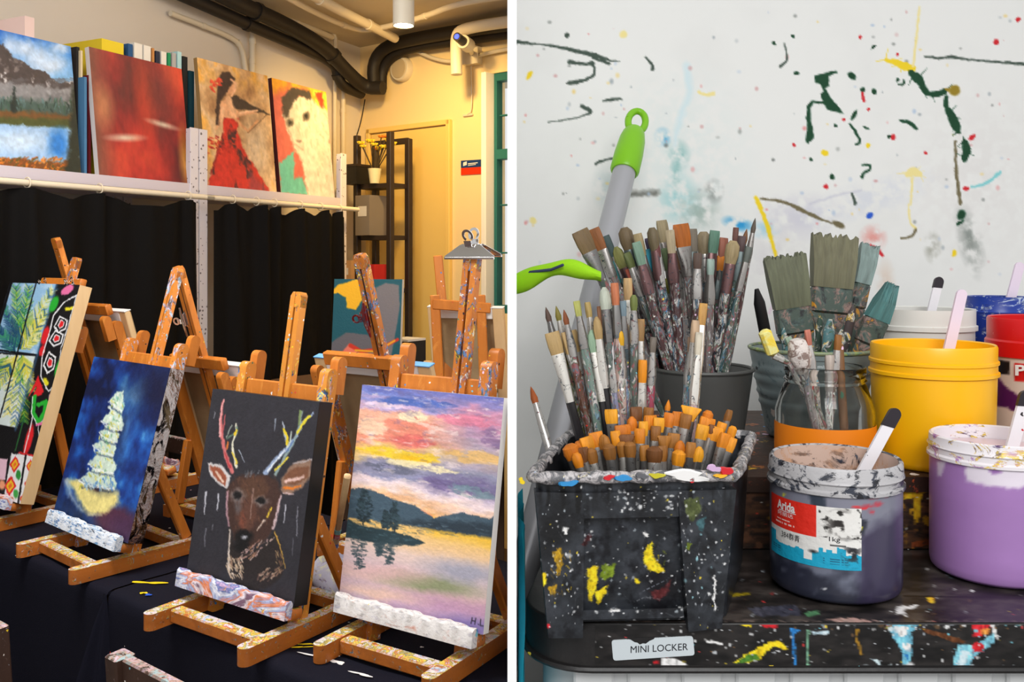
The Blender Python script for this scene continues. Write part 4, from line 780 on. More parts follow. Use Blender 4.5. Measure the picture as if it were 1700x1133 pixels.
# ------------------------------------------------------------------ bulldog clips
def clip(label, p, ax, up, out, wd, hgt, mat=None, group='bulldog clips'):
    ax, up, out = Vector(ax).normalized(), Vector(up).normalized(), Vector(out).normalized()
    t = thing('bulldog_clip', label, 'clip', p, basis(ax, out, up), group)
    m = mat or m_chrome
    for sg in (-1, 1):
        y0, y1 = sg * .012, sg * .004
        # sloped jaw plate, trapezoid
        poly = [(-wd / 2, 0), (wd / 2, 0), (wd / 2, .004), (wd * .2, hgt * .42), (-wd * .2, hgt * .42), (-wd / 2, .004)]
        MB().prism(poly, (0, y0, 0), (1, 0, 0), (0, (y1 - y0) / (hgt * .42), 1), (0, sg * .0012, 0)).build('jaw', m, t, side=-1)
        MB().tube([(-wd / 2, y0 * 1.05, 0), (wd / 2, y0 * 1.05, 0)], .0022, 8).build('rolled_lip', m, t, side=-1)
        # looped handle with a hole
        R = hgt * .21; pts = []
        cz = hgt * .72; n = 18
        outer = [(R * math.cos(a), cz + R * math.sin(a)) for a in [-.9 + (math.pi + 1.8) * k / n for k in range(n + 1)]]
        inner = [(R * .62 * math.cos(a), cz + R * .62 * math.sin(a)) for a in [-.9 + (math.pi + 1.8) * k / n for k in range(n + 1)]]
        mb = MB(); vs = [(x, y1 + sg * (z - hgt * .4) * .28 + q, z) for q in (0, sg * .0016) for x, z in outer + inner]; k2 = 2 * (n + 1); fs = []
        for i in range(n):
            for o_ in (0, k2): fs.append((o_ + i, o_ + i + 1, o_ + n + 2 + i, o_ + n + 1 + i))
            fs.append((i, i + 1, k2 + i + 1, k2 + i)); fs.append((n + 1 + i, n + 2 + i, k2 + n + 2 + i, k2 + n + 1 + i))
        mb.add(vs, fs)
        mb.prism([(-R * .62, hgt * .36), (R * .62, hgt * .36), (R * .66, cz - R * .75), (-R * .66, cz - R * .75)], (0, y1, 0), (1, 0, 0), (0, sg * .25, 1), (0, sg * .0016, 0))
        mb.build('handle_loop', m, t, side=-1)
    MB().tube([(-wd * .2, 0, hgt * .36), (wd * .2, 0, hgt * .36)], .004, 10).build('spring', m, t, side=-1)
    return t
def on_easel(E, X, up, bkk=0.0):
    t, x, y, yr, lr, h, tck = E; s, c = math.sin(lr), math.cos(lr)
    return ROOT_M[t] @ Vector((X, up * s + bkk * c, HB + up * c - bkk * s))
def eax(E):
    R = ROOT_M[E[0]].to_3x3(); s, c = math.sin(E[4]), math.cos(E[4]); return R @ Vector((1, 0, 0)), R @ Vector((0, s, c)), R @ Vector((0, -c, s))
E_ = EAS['sunset']; ux, uu, un = eax(E_)
clip('large chrome bulldog clip on top of the mast above the sunset painting', on_easel(E_, .045, E_[5] + .245 - .004, E_[6] + .012), ux, uu, un, .105, .055)
m_redclip = material('red_stained_clip', rgb(120, 24, 26), .35, .4, layers=[('blotch', 60, .5, .54, [rgb(205, 205, 205), rgb(120, 24, 30), rgb(80, 90, 110)], None)])
for k, lb, mt, upf in (('b1', 'chrome bulldog clip on the mast left of the deer easel', m_chrome, .125), ('b2', 'red-stained bulldog clip on the mast behind the sunset painting', m_redclip, .115)):
    t, base, yr, lr, h, hz = BACKE[k]; R = ROOT_M[t].to_3x3(); s, c = math.sin(lr), math.cos(lr)
    hh = h + (hz - HB) / math.cos(lr)
    p = ROOT_M[t] @ (Vector((-.016 if k == 'b1' else -.062, (hh + upf) * s + .047 * c, HB + (hh + upf) * c - .047 * s)))
    clip(lb, p, R @ Vector((0, s, c)), R @ Vector((1, 0, 0)), R @ Vector((0, -c, s)), .075, .046, mt)
E_ = EAS['abstract']; ux, uu, un = eax(E_)
clip('small chrome clip at the top edge of the patterned canvas, beside the mast', on_easel(E_, .125, E_[5] - .01, .016), ux, uu, un, .06, .034, group='canvas clips')
clip('small dark chrome clip left of the mast on the patterned canvas', on_easel(E_, -.02, E_[5] - .01, .016), ux, uu, un, .035, .03, group='canvas clips')

# ------------------------------------------------------------------ chairs and stool
def chair(label, p, yaw, seat_z=.45, top=.86, wd=.40, slats=2, dp=.40):
    u = Vector((math.sin(yaw), -math.cos(yaw), 0)); b = Vector((math.cos(yaw), math.sin(yaw), 0))
    t = thing('wooden_chair', label, 'chair', (p[0], p[1], 0), basis(u, b, Vector((0, 0, 1))), 'paint-stained wooden chairs')
    hw = wd / 2
    for sg in (-1, 1):
        MB().bar((sg * hw, -.03, top), (sg * hw, .02, .0), .03, .03).build('back_leg', m_dirtywood, t, side=-1)
        MB().bar((sg * hw, dp - .02, seat_z), (sg * hw, dp - .02, 0), .03, .03).build('front_leg', m_dirtywood, t, side=-1)
        MB().bar((sg * hw, .02, seat_z - .05), (sg * hw, dp - .02, seat_z - .05), .02, .03).build('side_rail', m_dirtywood, t, side=-1)
    MB().box((0, dp / 2, seat_z), (wd + .03, dp, .02)).build('seat', m_dirtywood, t, side=-1)
    for k in range(slats):
        z = top - .03 - k * .11; MB().bar((-hw + .012, -.026 + .006 * k, z), (hw - .012, -.026 + .006 * k, z), .018, .055, side=(0, 1, 0)).build('back_slat', m_dirtywood, t, side=-1)
    return t
yt = math.atan2(.789, .614)
pA = onz(199, 1086, .86); cA = pA + u_t * .2
chair('paint-stained wooden chair whose back rail shows below the deer easel', cA + b_t * .03, yt, dp=.21)
pB = onz(-14, 1036, .86); cB = pB - u_t * .19
chair('paint-stained wooden chair cut off at the lower left', cB + b_t * .03, yt, dp=.21)
pC = onz(285, 722, .81); chair('dark slatted wooden chair on the far side of the table, seen between two easels', pC - b_t * .03 + u_t * .12, yt + math.pi, top=.81, dp=.14, wd=.34)
# low pile of rags with paint under the deer easel
m_rag = material('paint_rag', rgb(205, 205, 225), .8, layers=[('blotch', 20, .5, .56, [rgb(110, 170, 220), rgb(235, 235, 240), rgb(110, 80, 150), rgb(240, 240, 200)], None)], bump=.6, bscale=40)
rg = thing('paint_rag', 'crumpled white and blue paint rag on the cloth behind the deer easel', 'rag', onz(560, 955, ZT + .02) - Vector((0, 0, .018)))
mb = MB(); rows = []
for j in range(13):
    th = math.pi / 2 * j / 12
    rows.append([Vector((math.cos(a) * math.cos(th) * .07 * (1 + .25 * math.sin(3 * a + j * .6)), math.sin(a) * math.cos(th) * .05 * (1 + .25 * math.cos(4 * a)), .002 + math.sin(th) * .045 * (1 + .3 * math.sin(5 * a)))) for a in [2 * math.pi * i / 24 for i in range(25)]])
mb.sheet(rows).build('rag_cloth', m_rag, rg, side=-1)
sk = thing('paint_stick', 'thin bare wooden stick leaning on the sunset canvas with blue paint marks', 'stick', onz(549, 948, ZT + .003))
p1 = at(577, 790, 1.56); 
MB().bar(ROOT_M[sk].translation, p1, .012, .010).build('stick', m_pine, sk, world=True, side=-1)
for f_, mt in ((.30, m_pb), (.45, m_pcy), (.40, m_pr)):
    q = ROOT_M[sk].translation.lerp(p1, f_); q2 = ROOT_M[sk].translation.lerp(p1, f_ + .05); MB().bar(q, q2, .0128, .0108).build('paint_mark', mt, sk, world=True, side=-1)
# ------------------------------------------------------------------ shelving along the wall, curtains, stored canvases
m_steel = material('perforated_white_steel', rgb(214, 208, 214), .5, layers=[('speck', 70, .36, .75, [rgb(110, 100, 104)])])
m_board = material('shelf_board', rgb(206, 196, 204), .6)
m_rod = material('cream_rod', rgb(226, 212, 186), .5)
SO = .45                                              # shelf front from the wall
ZS = onA(236, 297, SO).z
def As(px, off=SO): return (onA(px, 320, off) - CORNER).dot(WA)
def sA(s, off, z): return CORNER + WA * s + NA * off + Vector((0, 0, z))
def shelf_bay(label, s0, s1, pz0, pz1):
    t = thing('shelving_bay', label, 'shelf', sA((s0 + s1) / 2, SO / 2, 0))
    for s, pz in ((s0, pz0), (s1, pz1)):
        for off in (SO, .05):
            MB().bar(sA(s, off, 0), sA(s, off, pz), .04, .006, side=WA, ch=.001).build('post', m_steel, t, world=True)
            MB().bar(sA(s, off - .02, 0), sA(s, off - .02, pz), .036, .006, side=NA, ch=.001).build('post_flange', m_steel, t, world=True)
    for z in (ZS, .8, .25):
        MB().prism([(s0, .03), (s1, .03), (s1, SO), (s0, SO)], CORNER + Vector((0, 0, z - .035)), WA, NA, (0, 0, .035)).build('shelf_board', m_board, t, world=True)
    MB().tube([sA(s0 - .03, SO + .045, ZS - .05), sA(s1 + .05, SO + .045, ZS - .05)], .010, 10).build('curtain_rod', m_rod, t, world=True)
    return t
sR0, sR1, sL1 = As(337), As(570), As(322)
shelf_bay('white perforated shelving bay under the violin player and cat paintings', sR0, sR1, onA(336, 215, SO).z, onA(569, 255, SO).z)
shelf_bay('white perforated shelving bay under the mountain lake and red paintings', sL1 - 1.6, sL1, 1.95, onA(319, 212, SO).z)
def curtain(label, s0, s1, seed, off=SO + .05, gather=0.0):
    t = thing('curtain', label, 'curtain', sA((s0 + s1) / 2, off, 0), None, 'black shelf curtains')
    r = random.Random(seed); ph = [r.uniform(0, 6) for _ in range(5)]; rows = []; zt = ZS - .065; ns = 110
    hooks = [s0 + (s1 - s0) * (k + .5 + r.uniform(-.3, .3)) / 6 for k in range(6)]
    for j in range(22):
        k = j / 21; row = []
        for i in range(ns + 1):
            s = s0 + (s1 - s0) * i / ns
            sag = .030 * min(1, min(abs(s - h_) for h_ in hooks) / ((s1 - s0) / 12)) ** 1.6 * (1 - k) ** 3
            sp = s + gather * k * (s - (s0 + s1) / 2)
            hk = sum(math.exp(-((s - h_ - .05 * k * math.sin(h_ * 50)) / (.018 + .05 * k)) ** 2) for h_ in hooks)
            o = off + .030 * hk * (1 - .35 * k) + .020 * math.sin(s * 17 + ph[0] + k * 1.4) + .012 * math.sin(s * 31 + ph[1] - 2 * k) * k + .006 * math.sin(s * 60 + ph[2] + k)
            row.append(sA(sp, o, zt - sag - (zt - .04) * k))
        rows.append(row)
    MB().sheet(rows).build('curtain_cloth', m_curtain, t, world=True, angle=80)
    for h_ in hooks:
        c = sA(h_, SO + .045, ZS - .05); MB().tube([c + Vector((0, 0, .016 * math.cos(a))) + NA * (.016 * math.sin(a)) for a in [2 * math.pi * q / 14 for q in range(15)]], .0022, 6, cap=False).build('curtain_ring', m_rod, t, world=True)
    return t
curtain('black curtain below the violin player painting, right bay', sR0 + .02, sR1 - .03, 2)
curtain('wide black curtain below the red painting, left bay', sL1 - 1.55, sL1 - .02, 3)
# paintings standing on the shelf, leaning back
def shelf_painting(label, tl, tr, br, bl, off, tck, paint, nx, ny, m_side):
    z0 = ZS + .001
    b0, b1 = onA(bl[0], bl[1], off), onA(br[0], br[1], off); t0, t1 = onA(tl[0], tl[1], off - .05), onA(tr[0], tr[1], off - .05)
    s0 = ((b0 - CORNER).dot(WA) + (t0 - CORNER).dot(WA)) / 2; s1 = ((b1 - CORNER).dot(WA) + (t1 - CORNER).dot(WA)) / 2; zt = (t0.z + t1.z) / 2
    lean = math.atan2(.05, zt - z0); h = (zt - z0) / math.cos(lean); U = Vector((0, 0, math.cos(lean))) - NA * math.sin(lean); N = -NA * math.cos(lean) - Vector((0, 0, math.sin(lean)))
    o = sA((s0 + s1) / 2, off, z0 + tck * math.sin(lean))
    t = thing('canvas_painting', label, 'painting', o, None, 'paintings standing on the shelf')
    hw = abs(s1 - s0) / 2; c = lambda x, up, bk: o + WA * x + U * up + N * bk
    P = quad_grid([c(-hw, h, 0), c(hw, h, 0), c(hw, 0, 0), c(-hw, 0, 0)], nx, ny); p = Painter(P); paint(p); p.mesh('painted_front', t)
    MB().prism([(-hw, 0), (hw, 0), (hw, h), (-hw, h)], c(0, 0, .0004), WA, U, N * tck).build('canvas_wrap', m_side, t, world=True)
    return hw * 2, h
def paint_lake(p):
    n = fbm(p.X / 30, p.Y / 22, 3); n2 = fbm(p.X / 9, p.Y / 9, 5)
    p.C = p.ramp(p.Y, [(50, (30, 96, 190)), (90, (40, 120, 205)), (140, (150, 196, 232))]) / 255
    for x, y, rx, ry in ((60, 95, 34, 22), (85, 108, 26, 14), (15, 75, 14, 18), (100, 80, 14, 8), (40, 80, 16, 10)): p.ell(x, y, rx, ry, (206, 220, 238), .7, 0, 6, 14, 4, .85)
    p.poly([(-95, 74), (4, 72), (20, 92), (36, 102), (58, 115), (72, 116), (84, 128), (100, 138), (122, 134), (130, 200), (-95, 200)], (74, 64, 62), 1, 3, 6, 6)
    p.put(np.clip((n2 - .55) * 6, 0, 1) * (p.Y > 80) * (p.Y < 150) * (p.C[..., 2] < .4) * .7, (140, 128, 124)); p.put(np.clip((n2 - .6) * 6, 0, 1) * (p.Y > 120) * (p.Y < 160) * (p.C[..., 2] < .5), (190, 186, 186))
    p.poly([(-95, 130), (10, 136), (40, 140), (70, 142), (100, 150), (122, 142), (130, 190), (-95, 190)], (150, 150, 152), 3, 5, 8, 8, .8); p.put(np.clip((n - .45) * 5, 0, 1) * (p.Y > 130) * (p.Y < 170) * .7, (96, 92, 94)); p.poly([(-95, 160), (30, 165), (80, 168), (130, 178), (130, 205), (-95, 205)], (62, 84, 76), 5, 4, 8, 9, .9)
    p.dabs(60, (0, 165, 118, 185), 12, 2, 1.57, [(34, 50, 44), (90, 120, 120), (60, 90, 70)], 4); p.stroke([(24, 146), (24, 185)], (3, 11), (34, 44, 40), 2, 3, 6, 3); p.poly([(-95, 182), (60, 186), (130, 192), (130, 212), (-95, 204)], (112, 74, 36), 3, 4, 9, 10); p.poly([(-95, 192), (70, 196), (130, 200), (130, 214), (-95, 208)], (66, 82, 38), 3, 4, 9, 11, .8)
    p.poly([(-95, 203), (40, 208), (80, 212), (118, 216), (116, 266), (80, 268), (40, 262), (-95, 256)], (150, 186, 226), 2, 3, 7, 12); p.ell(30, 235, 45, 18, (200, 220, 240), .6, 0, 4, 12, 5, .9); p.ell(98, 240, 16, 24, (40, 120, 205), .5, 0, 4, 12, 6, .9)
    p.poly([(-95, 256), (40, 264), (90, 270), (135, 262), (135, 310), (-95, 300)], (120, 70, 28), 2, 4, 8, 13); p.dabs(120, (-5, 262, 105, 285), 7, 2.4, -.6, [(196, 96, 26), (150, 80, 24), (80, 80, 34), (220, 130, 40)], 9); p.stroke([(124, 150), (126, 220), (122, 300)], (8, 30), (42, 46, 34), 4, 6, 10, 14)
    p.smear(2, 2, 20, 20, 3); p.grit(.14, 30, 30, 6)
def paint_red(p):                                    # plain red abstract
    n = fbm(p.U * 2.2, p.V * 1.2, 3); n2 = fbm(p.U * 7, p.V * 3, 8)
    p.C = p.ramp(n + .3 * (n2 - .5), [(.2, (84, 40, 38)), (.4, (132, 40, 38)), (.6, (176, 50, 42)), (.8, (206, 74, 50))]) / 255
    p.put(np.clip(1.3 - np.hypot((p.U - .55) / .12, (p.V - .3) / .35), 0, 1) * .7, (206, 66, 40)); p.put(np.clip((.22 - p.U) / .2, 0, 1) * .8, (110, 74, 60)); p.put(np.clip(1.2 - np.hypot((p.U - .1) / .12, (p.V - .45) / .2), 0, 1) * .7, (206, 140, 92)); p.put(np.clip(1.2 - np.hypot((p.U - .95) / .08, (p.V - .8) / .3), 0, 1) * .9, (226, 160, 70)); p.put(np.clip(1.2 - np.hypot((p.U - .72) / .22, (p.V - .25) / .4), 0, 1) * .6, (96, 50, 48))
    p.put(np.clip(1.2 - np.hypot((p.U - .30) / .22, (p.V - .68) / .035 + (p.U - .3) * 3), 0, 1) * .8, (222, 216, 190)); p.put(np.clip(1.2 - np.hypot((p.U - .72) / .2, (p.V - .52) / .03 - (p.U - .7) * 3), 0, 1) * .75, (222, 216, 190)); p.grit(.12, 30, 14, 5)
def paint_violin(p):
    n = fbm(p.U * 4, p.V * 3, 4); n2 = fbm(p.U * 10, p.V * 8, 7); p.C = p.ramp(n + .3 * (n2 - .5), [(.2, (150, 110, 74)), (.42, (196, 156, 110)), (.6, (214, 180, 140)), (.8, (226, 168, 80))]) / 255
    p.put(np.clip((.25 - p.V) * 4, 0, 1) * np.clip((n2 - .4) * 3, 0, 1), (206, 150, 60)); p.put(np.clip(1.2 - np.hypot((p.U - .78) / .25, (p.V - .65) / .35), 0, 1) * .6, (180, 166, 150))
    q = lambda *a: [(280 + .3 * x, .3 * y) for x, y in a]; sk = (214, 160, 120); rd = (196, 50, 40)
    p.poly(q((305, 640), (385, 655), (380, 720), (400, 790), (440, 870), (500, 960), (560, 1060), (215, 1040), (240, 940), (270, 830), (300, 740)), rd, 1.4, 3, 6, 5); p.put(np.clip((n2 - .56) * 8, 0, 1) * (p.C[..., 0] > .65) * (p.C[..., 1] < .3), (70, 40, 44)); p.poly(q((440, 940), (560, 1060), (450, 1055)), (140, 60, 70), 3, 4, 8, 6, .7); p.dabs(40, (345, 225, 390, 260), 6, 3, .5, [(214, 70, 50), (170, 36, 34)], 7)
    p.poly(q((290, 560), (330, 545), (385, 620), (385, 660), (300, 650), (270, 720), (262, 720), (275, 640)), sk, 1.2, 2, 5, 7); p.stroke(q((300, 580), (360, 640), (490, 620)), (7, 4), sk, 1.2); p.stroke(q((360, 650), (440, 730), (490, 670)), (4, 4), (200, 146, 104), 1.2); p.ell(*q((345, 490))[0], 8, 11, sk, .3, .3)
    p.poly(q((270, 450), (295, 400), (340, 400), (370, 440), (340, 480), (320, 520), (285, 560), (275, 690), (262, 690), (262, 560)), (64, 48, 42), 1.4, 2, 5, 8); p.dabs(14, (350, 130, 368, 158), 6, 4, .5, [(206, 60, 46), (226, 90, 60)], 9); p.poly(q((335, 540), (370, 525), (450, 575), (560, 635), (555, 640), (440, 610), (350, 600)), (66, 54, 46), 1.2, 1.5, 5, 9)
    p.stroke(q((345, 440), (372, 462), (366, 500), (350, 530)), (3, 3), (226, 176, 140), 1.2); p.stroke(q((300, 600), (292, 690)), (5, 3), (226, 180, 140), 1.4); p.stroke(q((330, 545), (352, 600), (360, 640)), (9, 9), (222, 172, 132), 1.6, 1, 5, 3); p.stroke(q((392, 625), (490, 612)), (4, 3), (230, 184, 146), 1.0); p.stroke(q((540, 640), (440, 735)), (1.2, 1.2), (110, 84, 60), .8); p.stroke(q((300, 740), (270, 840), (235, 960)), (2, 3), (140, 36, 34), 1.2, 2, 6, 3); p.smear(1.2, 1.2, 20, 20, 3); p.grit(.16, 30, 30, 5)
def paint_cat(p):
    n = fbm(p.U * 5, p.V * 5, 4); p.C[:] = np.array((190, 96, 84)) / 255; p.put(np.clip((.2 - p.V) * 8, 0, 1) * np.clip((n - .3) * 4, 0, 1), (226, 160, 50)); q = lambda *a: [(280 + .3 * x, .3 * y) for x, y in a]
    p.poly(q((800, 500), (875, 520), (880, 620), (820, 600)), (140, 190, 70), 2, 3, 6, 3); p.poly(q((810, 520), (850, 510), (865, 600), (845, 600)), (206, 60, 40), 2, 3, 6, 4); p.poly(q((610, 900), (690, 840), (700, 990), (740, 980), (770, 1080), (620, 1070)), (96, 176, 160), 2, 3, 7, 5)
    wh = (206, 198, 184); p.poly(q((630, 640), (690, 540), (780, 530), (840, 600), (880, 620), (900, 850), (940, 1110), (770, 1100), (740, 900), (680, 790)), wh, 2, 3, 7, 6); p.poly(q((625, 540), (690, 480), (780, 500), (790, 560), (720, 530), (690, 560), (660, 650), (635, 650)), (64, 58, 56), 2, 3, 6, 7)
    for x, y in ((672, 678), (762, 645)): p.ell(280 + .3 * x, .3 * y, 6, 8, (84, 80, 70), .3, .3, 1, 5, 3); p.ell(280 + .3 * x, .3 * y, 2.5, 4, (30, 30, 30), .3)
    p.stroke(q((720, 700), (730, 770)), (6, 10), (206, 186, 170), 3); p.ell(*q((722, 782))[0], 4.5, 2.6, (96, 80, 76), .4, .3); p.ell(*q((728, 812))[0], 6, 5, (196, 176, 164), .6, .3, 2, 6, 3, .8); p.stroke(q((700, 640), (712, 720), (722, 775)), (4, 7), (188, 174, 158), 3, 2, 6, 3, .7); p.ell(*q((690, 620))[0], 5, 13, (190, 180, 166), .6, .4, 2, 6, 3, .7); p.ell(*q((800, 700))[0], 9, 26, (206, 196, 180), .7, .2, 3, 8, 4, .7); p.stroke(q((880, 640), (900, 850), (930, 1090)), (4, 6), (190, 170, 150), 4, 3, 8, 3, .6); p.put(np.clip((n - .5) * 3, 0, 1) * (p.C[..., 2] > .7) * .4 * (p.V > .5), (206, 186, 160)); p.dabs(120, (470, 165, 560, 320), 12, 3, 1.2, [(222, 214, 200), (190, 178, 160), (176, 160, 142), (214, 204, 190)], 8, lambda x, y: x > 492 + (y - 165) * .12 and math.hypot(x - 482, y - 203) > 9 and math.hypot(x - 509, y - 193) > 10, .4, .5); p.stroke(q((640, 640), (690, 790), (745, 830)), (2.5, 2), (150, 140, 128), 1.6, 2, 6, 4, .8); p.smear(1.3, 1.3, 18, 18, 3); p.grit(.12, 20, 20, 5)
m_goldedge = material('raw_linen_edge', rgb(150, 116, 70), .7); m_rededge = material('dark_red_edge', rgb(70, 22, 24), .6); m_wedge = material('white_edge', rgb(214, 206, 204), .7)
shelf_painting('mountain lake painting in blue and brown at the left end of the shelf', (-62, 40), (122, 76), (130, 289), (-62, 268), .42, .02, paint_lake, 150, 160, m_wedge)
shelf_painting('red abstract painting on the shelf, second from the left', (154, 84), (309, 114), (310, 304), (158, 294), .42, .02, paint_red, 120, 130, m_wedge)
shelf_painting('painting of a violin player in a red dress on the shelf', (325, 96), (443, 126), (460, 318), (345, 311), .42, .018, paint_violin, 120, 150, m_goldedge)
shelf_painting('painting of a white and dark cat, rightmost on the shelf', (450, 129), (541, 154), (556, 326), (467, 319), .42, .02, paint_cat, 100, 140, m_rededge)
# canvases stored on edge behind them
def stored(label, px0, px1, pyt, off0, off1, mat, z0=None):
    s0, s1 = As(px0, off1), As(px1, off1); zt = onA((px0 + px1) / 2, pyt, off1).z
    t = thing('stored_canvas', label, 'canvas', sA((s0 + s1) / 2, (off0 + off1) / 2, ZS + .001), None, 'canvases stored on edge on the shelf')
    MB().prism([(s0 + .002, off0), (s1 - .002, off0), (s1 - .002, off1), (s0 + .002, off1)], CORNER + Vector((0, 0, ZS + .001)), WA, NA, (0, 0, zt - ZS - .001)).build('canvas_body', mat, t, world=True)
    MB().prism([(s0 + .005, off0 + .02), (s1 - .005, off0 + .02), (s1 - .005, off1 - .02), (s0 + .005, off1 - .02)], CORNER + Vector((0, 0, zt)), WA, NA, (0, 0, .001)).build('canvas_fold', m_wedge, t, world=True)
cm = lambda n, r, g, b: material('stored_edge_' + n, rgb(r, g, b), .7)
for a in (('pale pink canvas rising above the mountain painting', 40, 58, 28, .05, .36, cm('pink', 226, 198, 190)), ('black-edged canvas right of the mountain painting', 126, 133, 78, .05, .36, cm('black', 30, 28, 28)), ('cream canvas right of the mountain painting', 133, 138, 84, .05, .37, cm('cream', 214, 196, 160)), ('blue-edged canvas in the gap left of the red painting', 139, 145, 128, .05, .39, cm('blue', 70, 120, 160)), ('maroon canvas in the gap left of the red painting', 146, 152, 125, .05, .37, cm('maroon', 110, 24, 34)), ('bright yellow canvas behind the red painting', 168, 206, 68, .05, .34, cm('yellow', 226, 200, 40)), ('blue canvas behind the red painting, first right of the yellow one', 212, 221, 73, .05, .33, cm('blue2', 30, 80, 130)), ('white canvas in the row behind the red painting, right of the blue one', 222, 237, 72, .05, .33, cm('white', 226, 222, 214)), ('white canvas left of the tan canvas behind the red painting', 238, 251, 76, .05, .33, cm('white', 226, 222, 214)), ('tan canvas behind the red painting', 252, 257, 80, .05, .33, cm('tan', 190, 130, 70)), ('navy canvas behind the red painting', 258, 266, 85, .05, .33, cm('navy', 36, 40, 60)), ('white canvas between the navy and green ones', 267, 277, 86, .05, .33, cm('white', 226, 222, 214)), ('green canvas behind the red painting', 278, 284, 88, .05, .33, cm('green', 30, 140, 90)), ('grey canvas beside the pale blue one on the shelf', 285, 293, 88, .05, .33, cm('grey', 170, 168, 168)), ('pale blue canvas near the right end behind the red painting', 294, 302, 86, .05, .33, cm('pale', 170, 210, 215)), ('black canvas between the red painting and the violin player', 303, 312, 94, .05, .33, cm('black', 30, 28, 28)), ('dark teal canvas left of the violin player painting', 314, 323, 118, .05, .33, cm('teal', 20, 70, 84))): stored(*a)

# ------------------------------------------------------------------ pipes, lamp and fittings high on the walls
m_pipeb = material('black_foam_pipe', rgb(28, 24, 22), .6, bump=.3, bscale=90)
m_pipew = material('white_conduit', rgb(216, 206, 186), .5)
def smooth(pts, k=3):
    pts = [Vector(p) for p in pts]
    for _ in range(k):
        q = [pts[0]]
        for a, b in zip(pts, pts[1:]): q += [a.lerp(b, .25), a.lerp(b, .75)]
        pts = q + [pts[-1]]
    return pts
def pipe(label, pts, r, mat, name='wall_pipe', cat='pipe', group=None, clips=()):
    t = thing(name, label, cat, pts[len(pts) // 2], None, group); sp = smooth(pts, 2)
    MB().tube(sp, r, 12).build('pipe_run', mat, t, world=True, side=-1)
    for f_ in clips:
        i = int(f_ * (len(sp) - 2)); a, b = sp[i], sp[i + 1]; d = (b - a).normalized() * .012; MB().tube([a - d, a + d], r * 1.18, 12).build('pipe_clip', mat, t, world=True, side=-1)
A_, B_ = lambda *l, off=.1: [onA(x, y, off) for x, y in l], lambda *l, off=.1: [onB(x, y, off) for x, y in l]
pipe('thick black pipe, upper one sloping along the shelf wall', A_((310, -40), (400, 8), (470, 38), (540, 78), (575, 118), (606, 146), off=.16) + B_((636, 146), off=.12), .036, m_pipeb, clips=(.3, .6))
pipe('black pipe just below the upper one on the shelf wall', A_((270, -22), (340, 8), (420, 44), (500, 78), (556, 104), off=.10) + A_((562, 130), (570, 144), (600, 156), off=.10), .028, m_pipeb, clips=(.3, .7))
pipe('black pipe arching up along the end wall, upper one', B_((622, 150), (618, 105), (640, 76), (690, 64), (760, 52), (860, 38), off=.12), .033, m_pipeb)
pipe('black pipe arching along the end wall, lower one above the round speaker', B_((634, 148), (634, 112), (658, 86), (705, 75), (760, 68), (860, 53), off=.07), .027, m_pipeb)
for i, (lb, pts, r) in enumerate((('cream conduit crossing the ceiling towards the lamp', [onz(x, y, ZC - .06) for x, y in ((480, -30), (560, 15), (620, 45), (656, 64))], .022), ('thin cream conduit beside the ceiling conduit', [onz(x, y, ZC - .05) for x, y in ((440, -25), (520, 20), (580, 46), (610, 52), (700, 30), (760, 5), (860, -8))], .013), ('cream conduit along the top of the end wall', B_((600, 48), (690, 36), (760, 24), (860, 8), off=.06), .016), ('cream conduit under the ceiling over the shelf wall', A_((380, -20), (440, 12), (500, 40), (552, 62), off=.05), .014), ('second cream conduit over the shelf wall', A_((410, -20), (460, 6), (520, 34), (556, 50), (558, 90), off=.05), .012),
        ('cream conduit bending down to the shelf beside the violin player', A_((283, 22), (330, 40), (385, 62), (402, 78), (408, 118), off=.03), .012), ('straight vertical cream conduit above the violin player', A_((419, 55), (419, 130), off=.03), .014), ('pale conduit sagging behind the camera junction box', B_((690, 84), (720, 98), (755, 104), (800, 90), (860, 78), off=.03), .010), ('vertical conduit in the corner of the shelf wall', A_((556, 100), (556, 330), off=.03), .010), ('second vertical conduit in the corner', A_((570, 150), (570, 330), off=.03), .012), ('thin cable dropping to the small switch right of the door', B_((782, 110), (784, 185), (776, 190), off=.012), .0035))):
    pipe(lb, pts, r, m_pipew, 'conduit', 'conduit', 'cream conduits', clips=(.35, .7) if r > .011 else ())
pipe('thin dark cable hanging in the corner above the bookcase', B_((606, 165), (600, 200), (592, 226), off=.03), .003, m_pipeb, 'cable', 'cable')
sw = thing('wall_switch', 'small grey switch strip on the end wall right of the door', 'switch', onB(777, 191, .006)); MB().bar(onB(769, 192, .006), onB(785, 190, .006), .012, .012, side=(0, 0, 1)).build('switch_plate', m_pipew, sw, world=True)
# camera arm: horizontal pipe with elbow and hanging leg
pipe('cream pipe elbow that carries the security camera', B_((860, 34), (800, 42), (764, 50), (757, 62), (757, 90), (758, 124), off=.20), .028, m_pipew, 'camera_bracket_pipe', 'bracket')
jb = thing('junction_box', 'square cream junction box behind the security camera', 'box', onB(783, 93, .03)); Rb = basis(-WB, -NB, Vector((0, 0, 1)))
MB().box(onB(783, 93, .03), (.085, .06, .085), Rb).build('box_body', m_pipew, jb, world=True); MB().box(onB(783, 93, .062), (.078, .006, .078), Rb).build('box_lid', m_pipew, jb, world=True)
cm_ = thing('security_camera', 'small cream security camera with a glowing blue lens', 'camera', onB(772, 72, .26)); c0 = onB(778, 76, .22); c1 = onB(760, 62, .33); dd = (c1 - c0).normalized()
MB().tube([c0 - dd * .02, c0, c0 + dd * .06], [.02, .034, .032], 18).build('camera_body', m_pipew, cm_, world=True); MB().tube([c0 + dd * .055, c1 + dd * .01], [.022, .020], 16).build('lens_barrel', m_black, cm_, world=True)
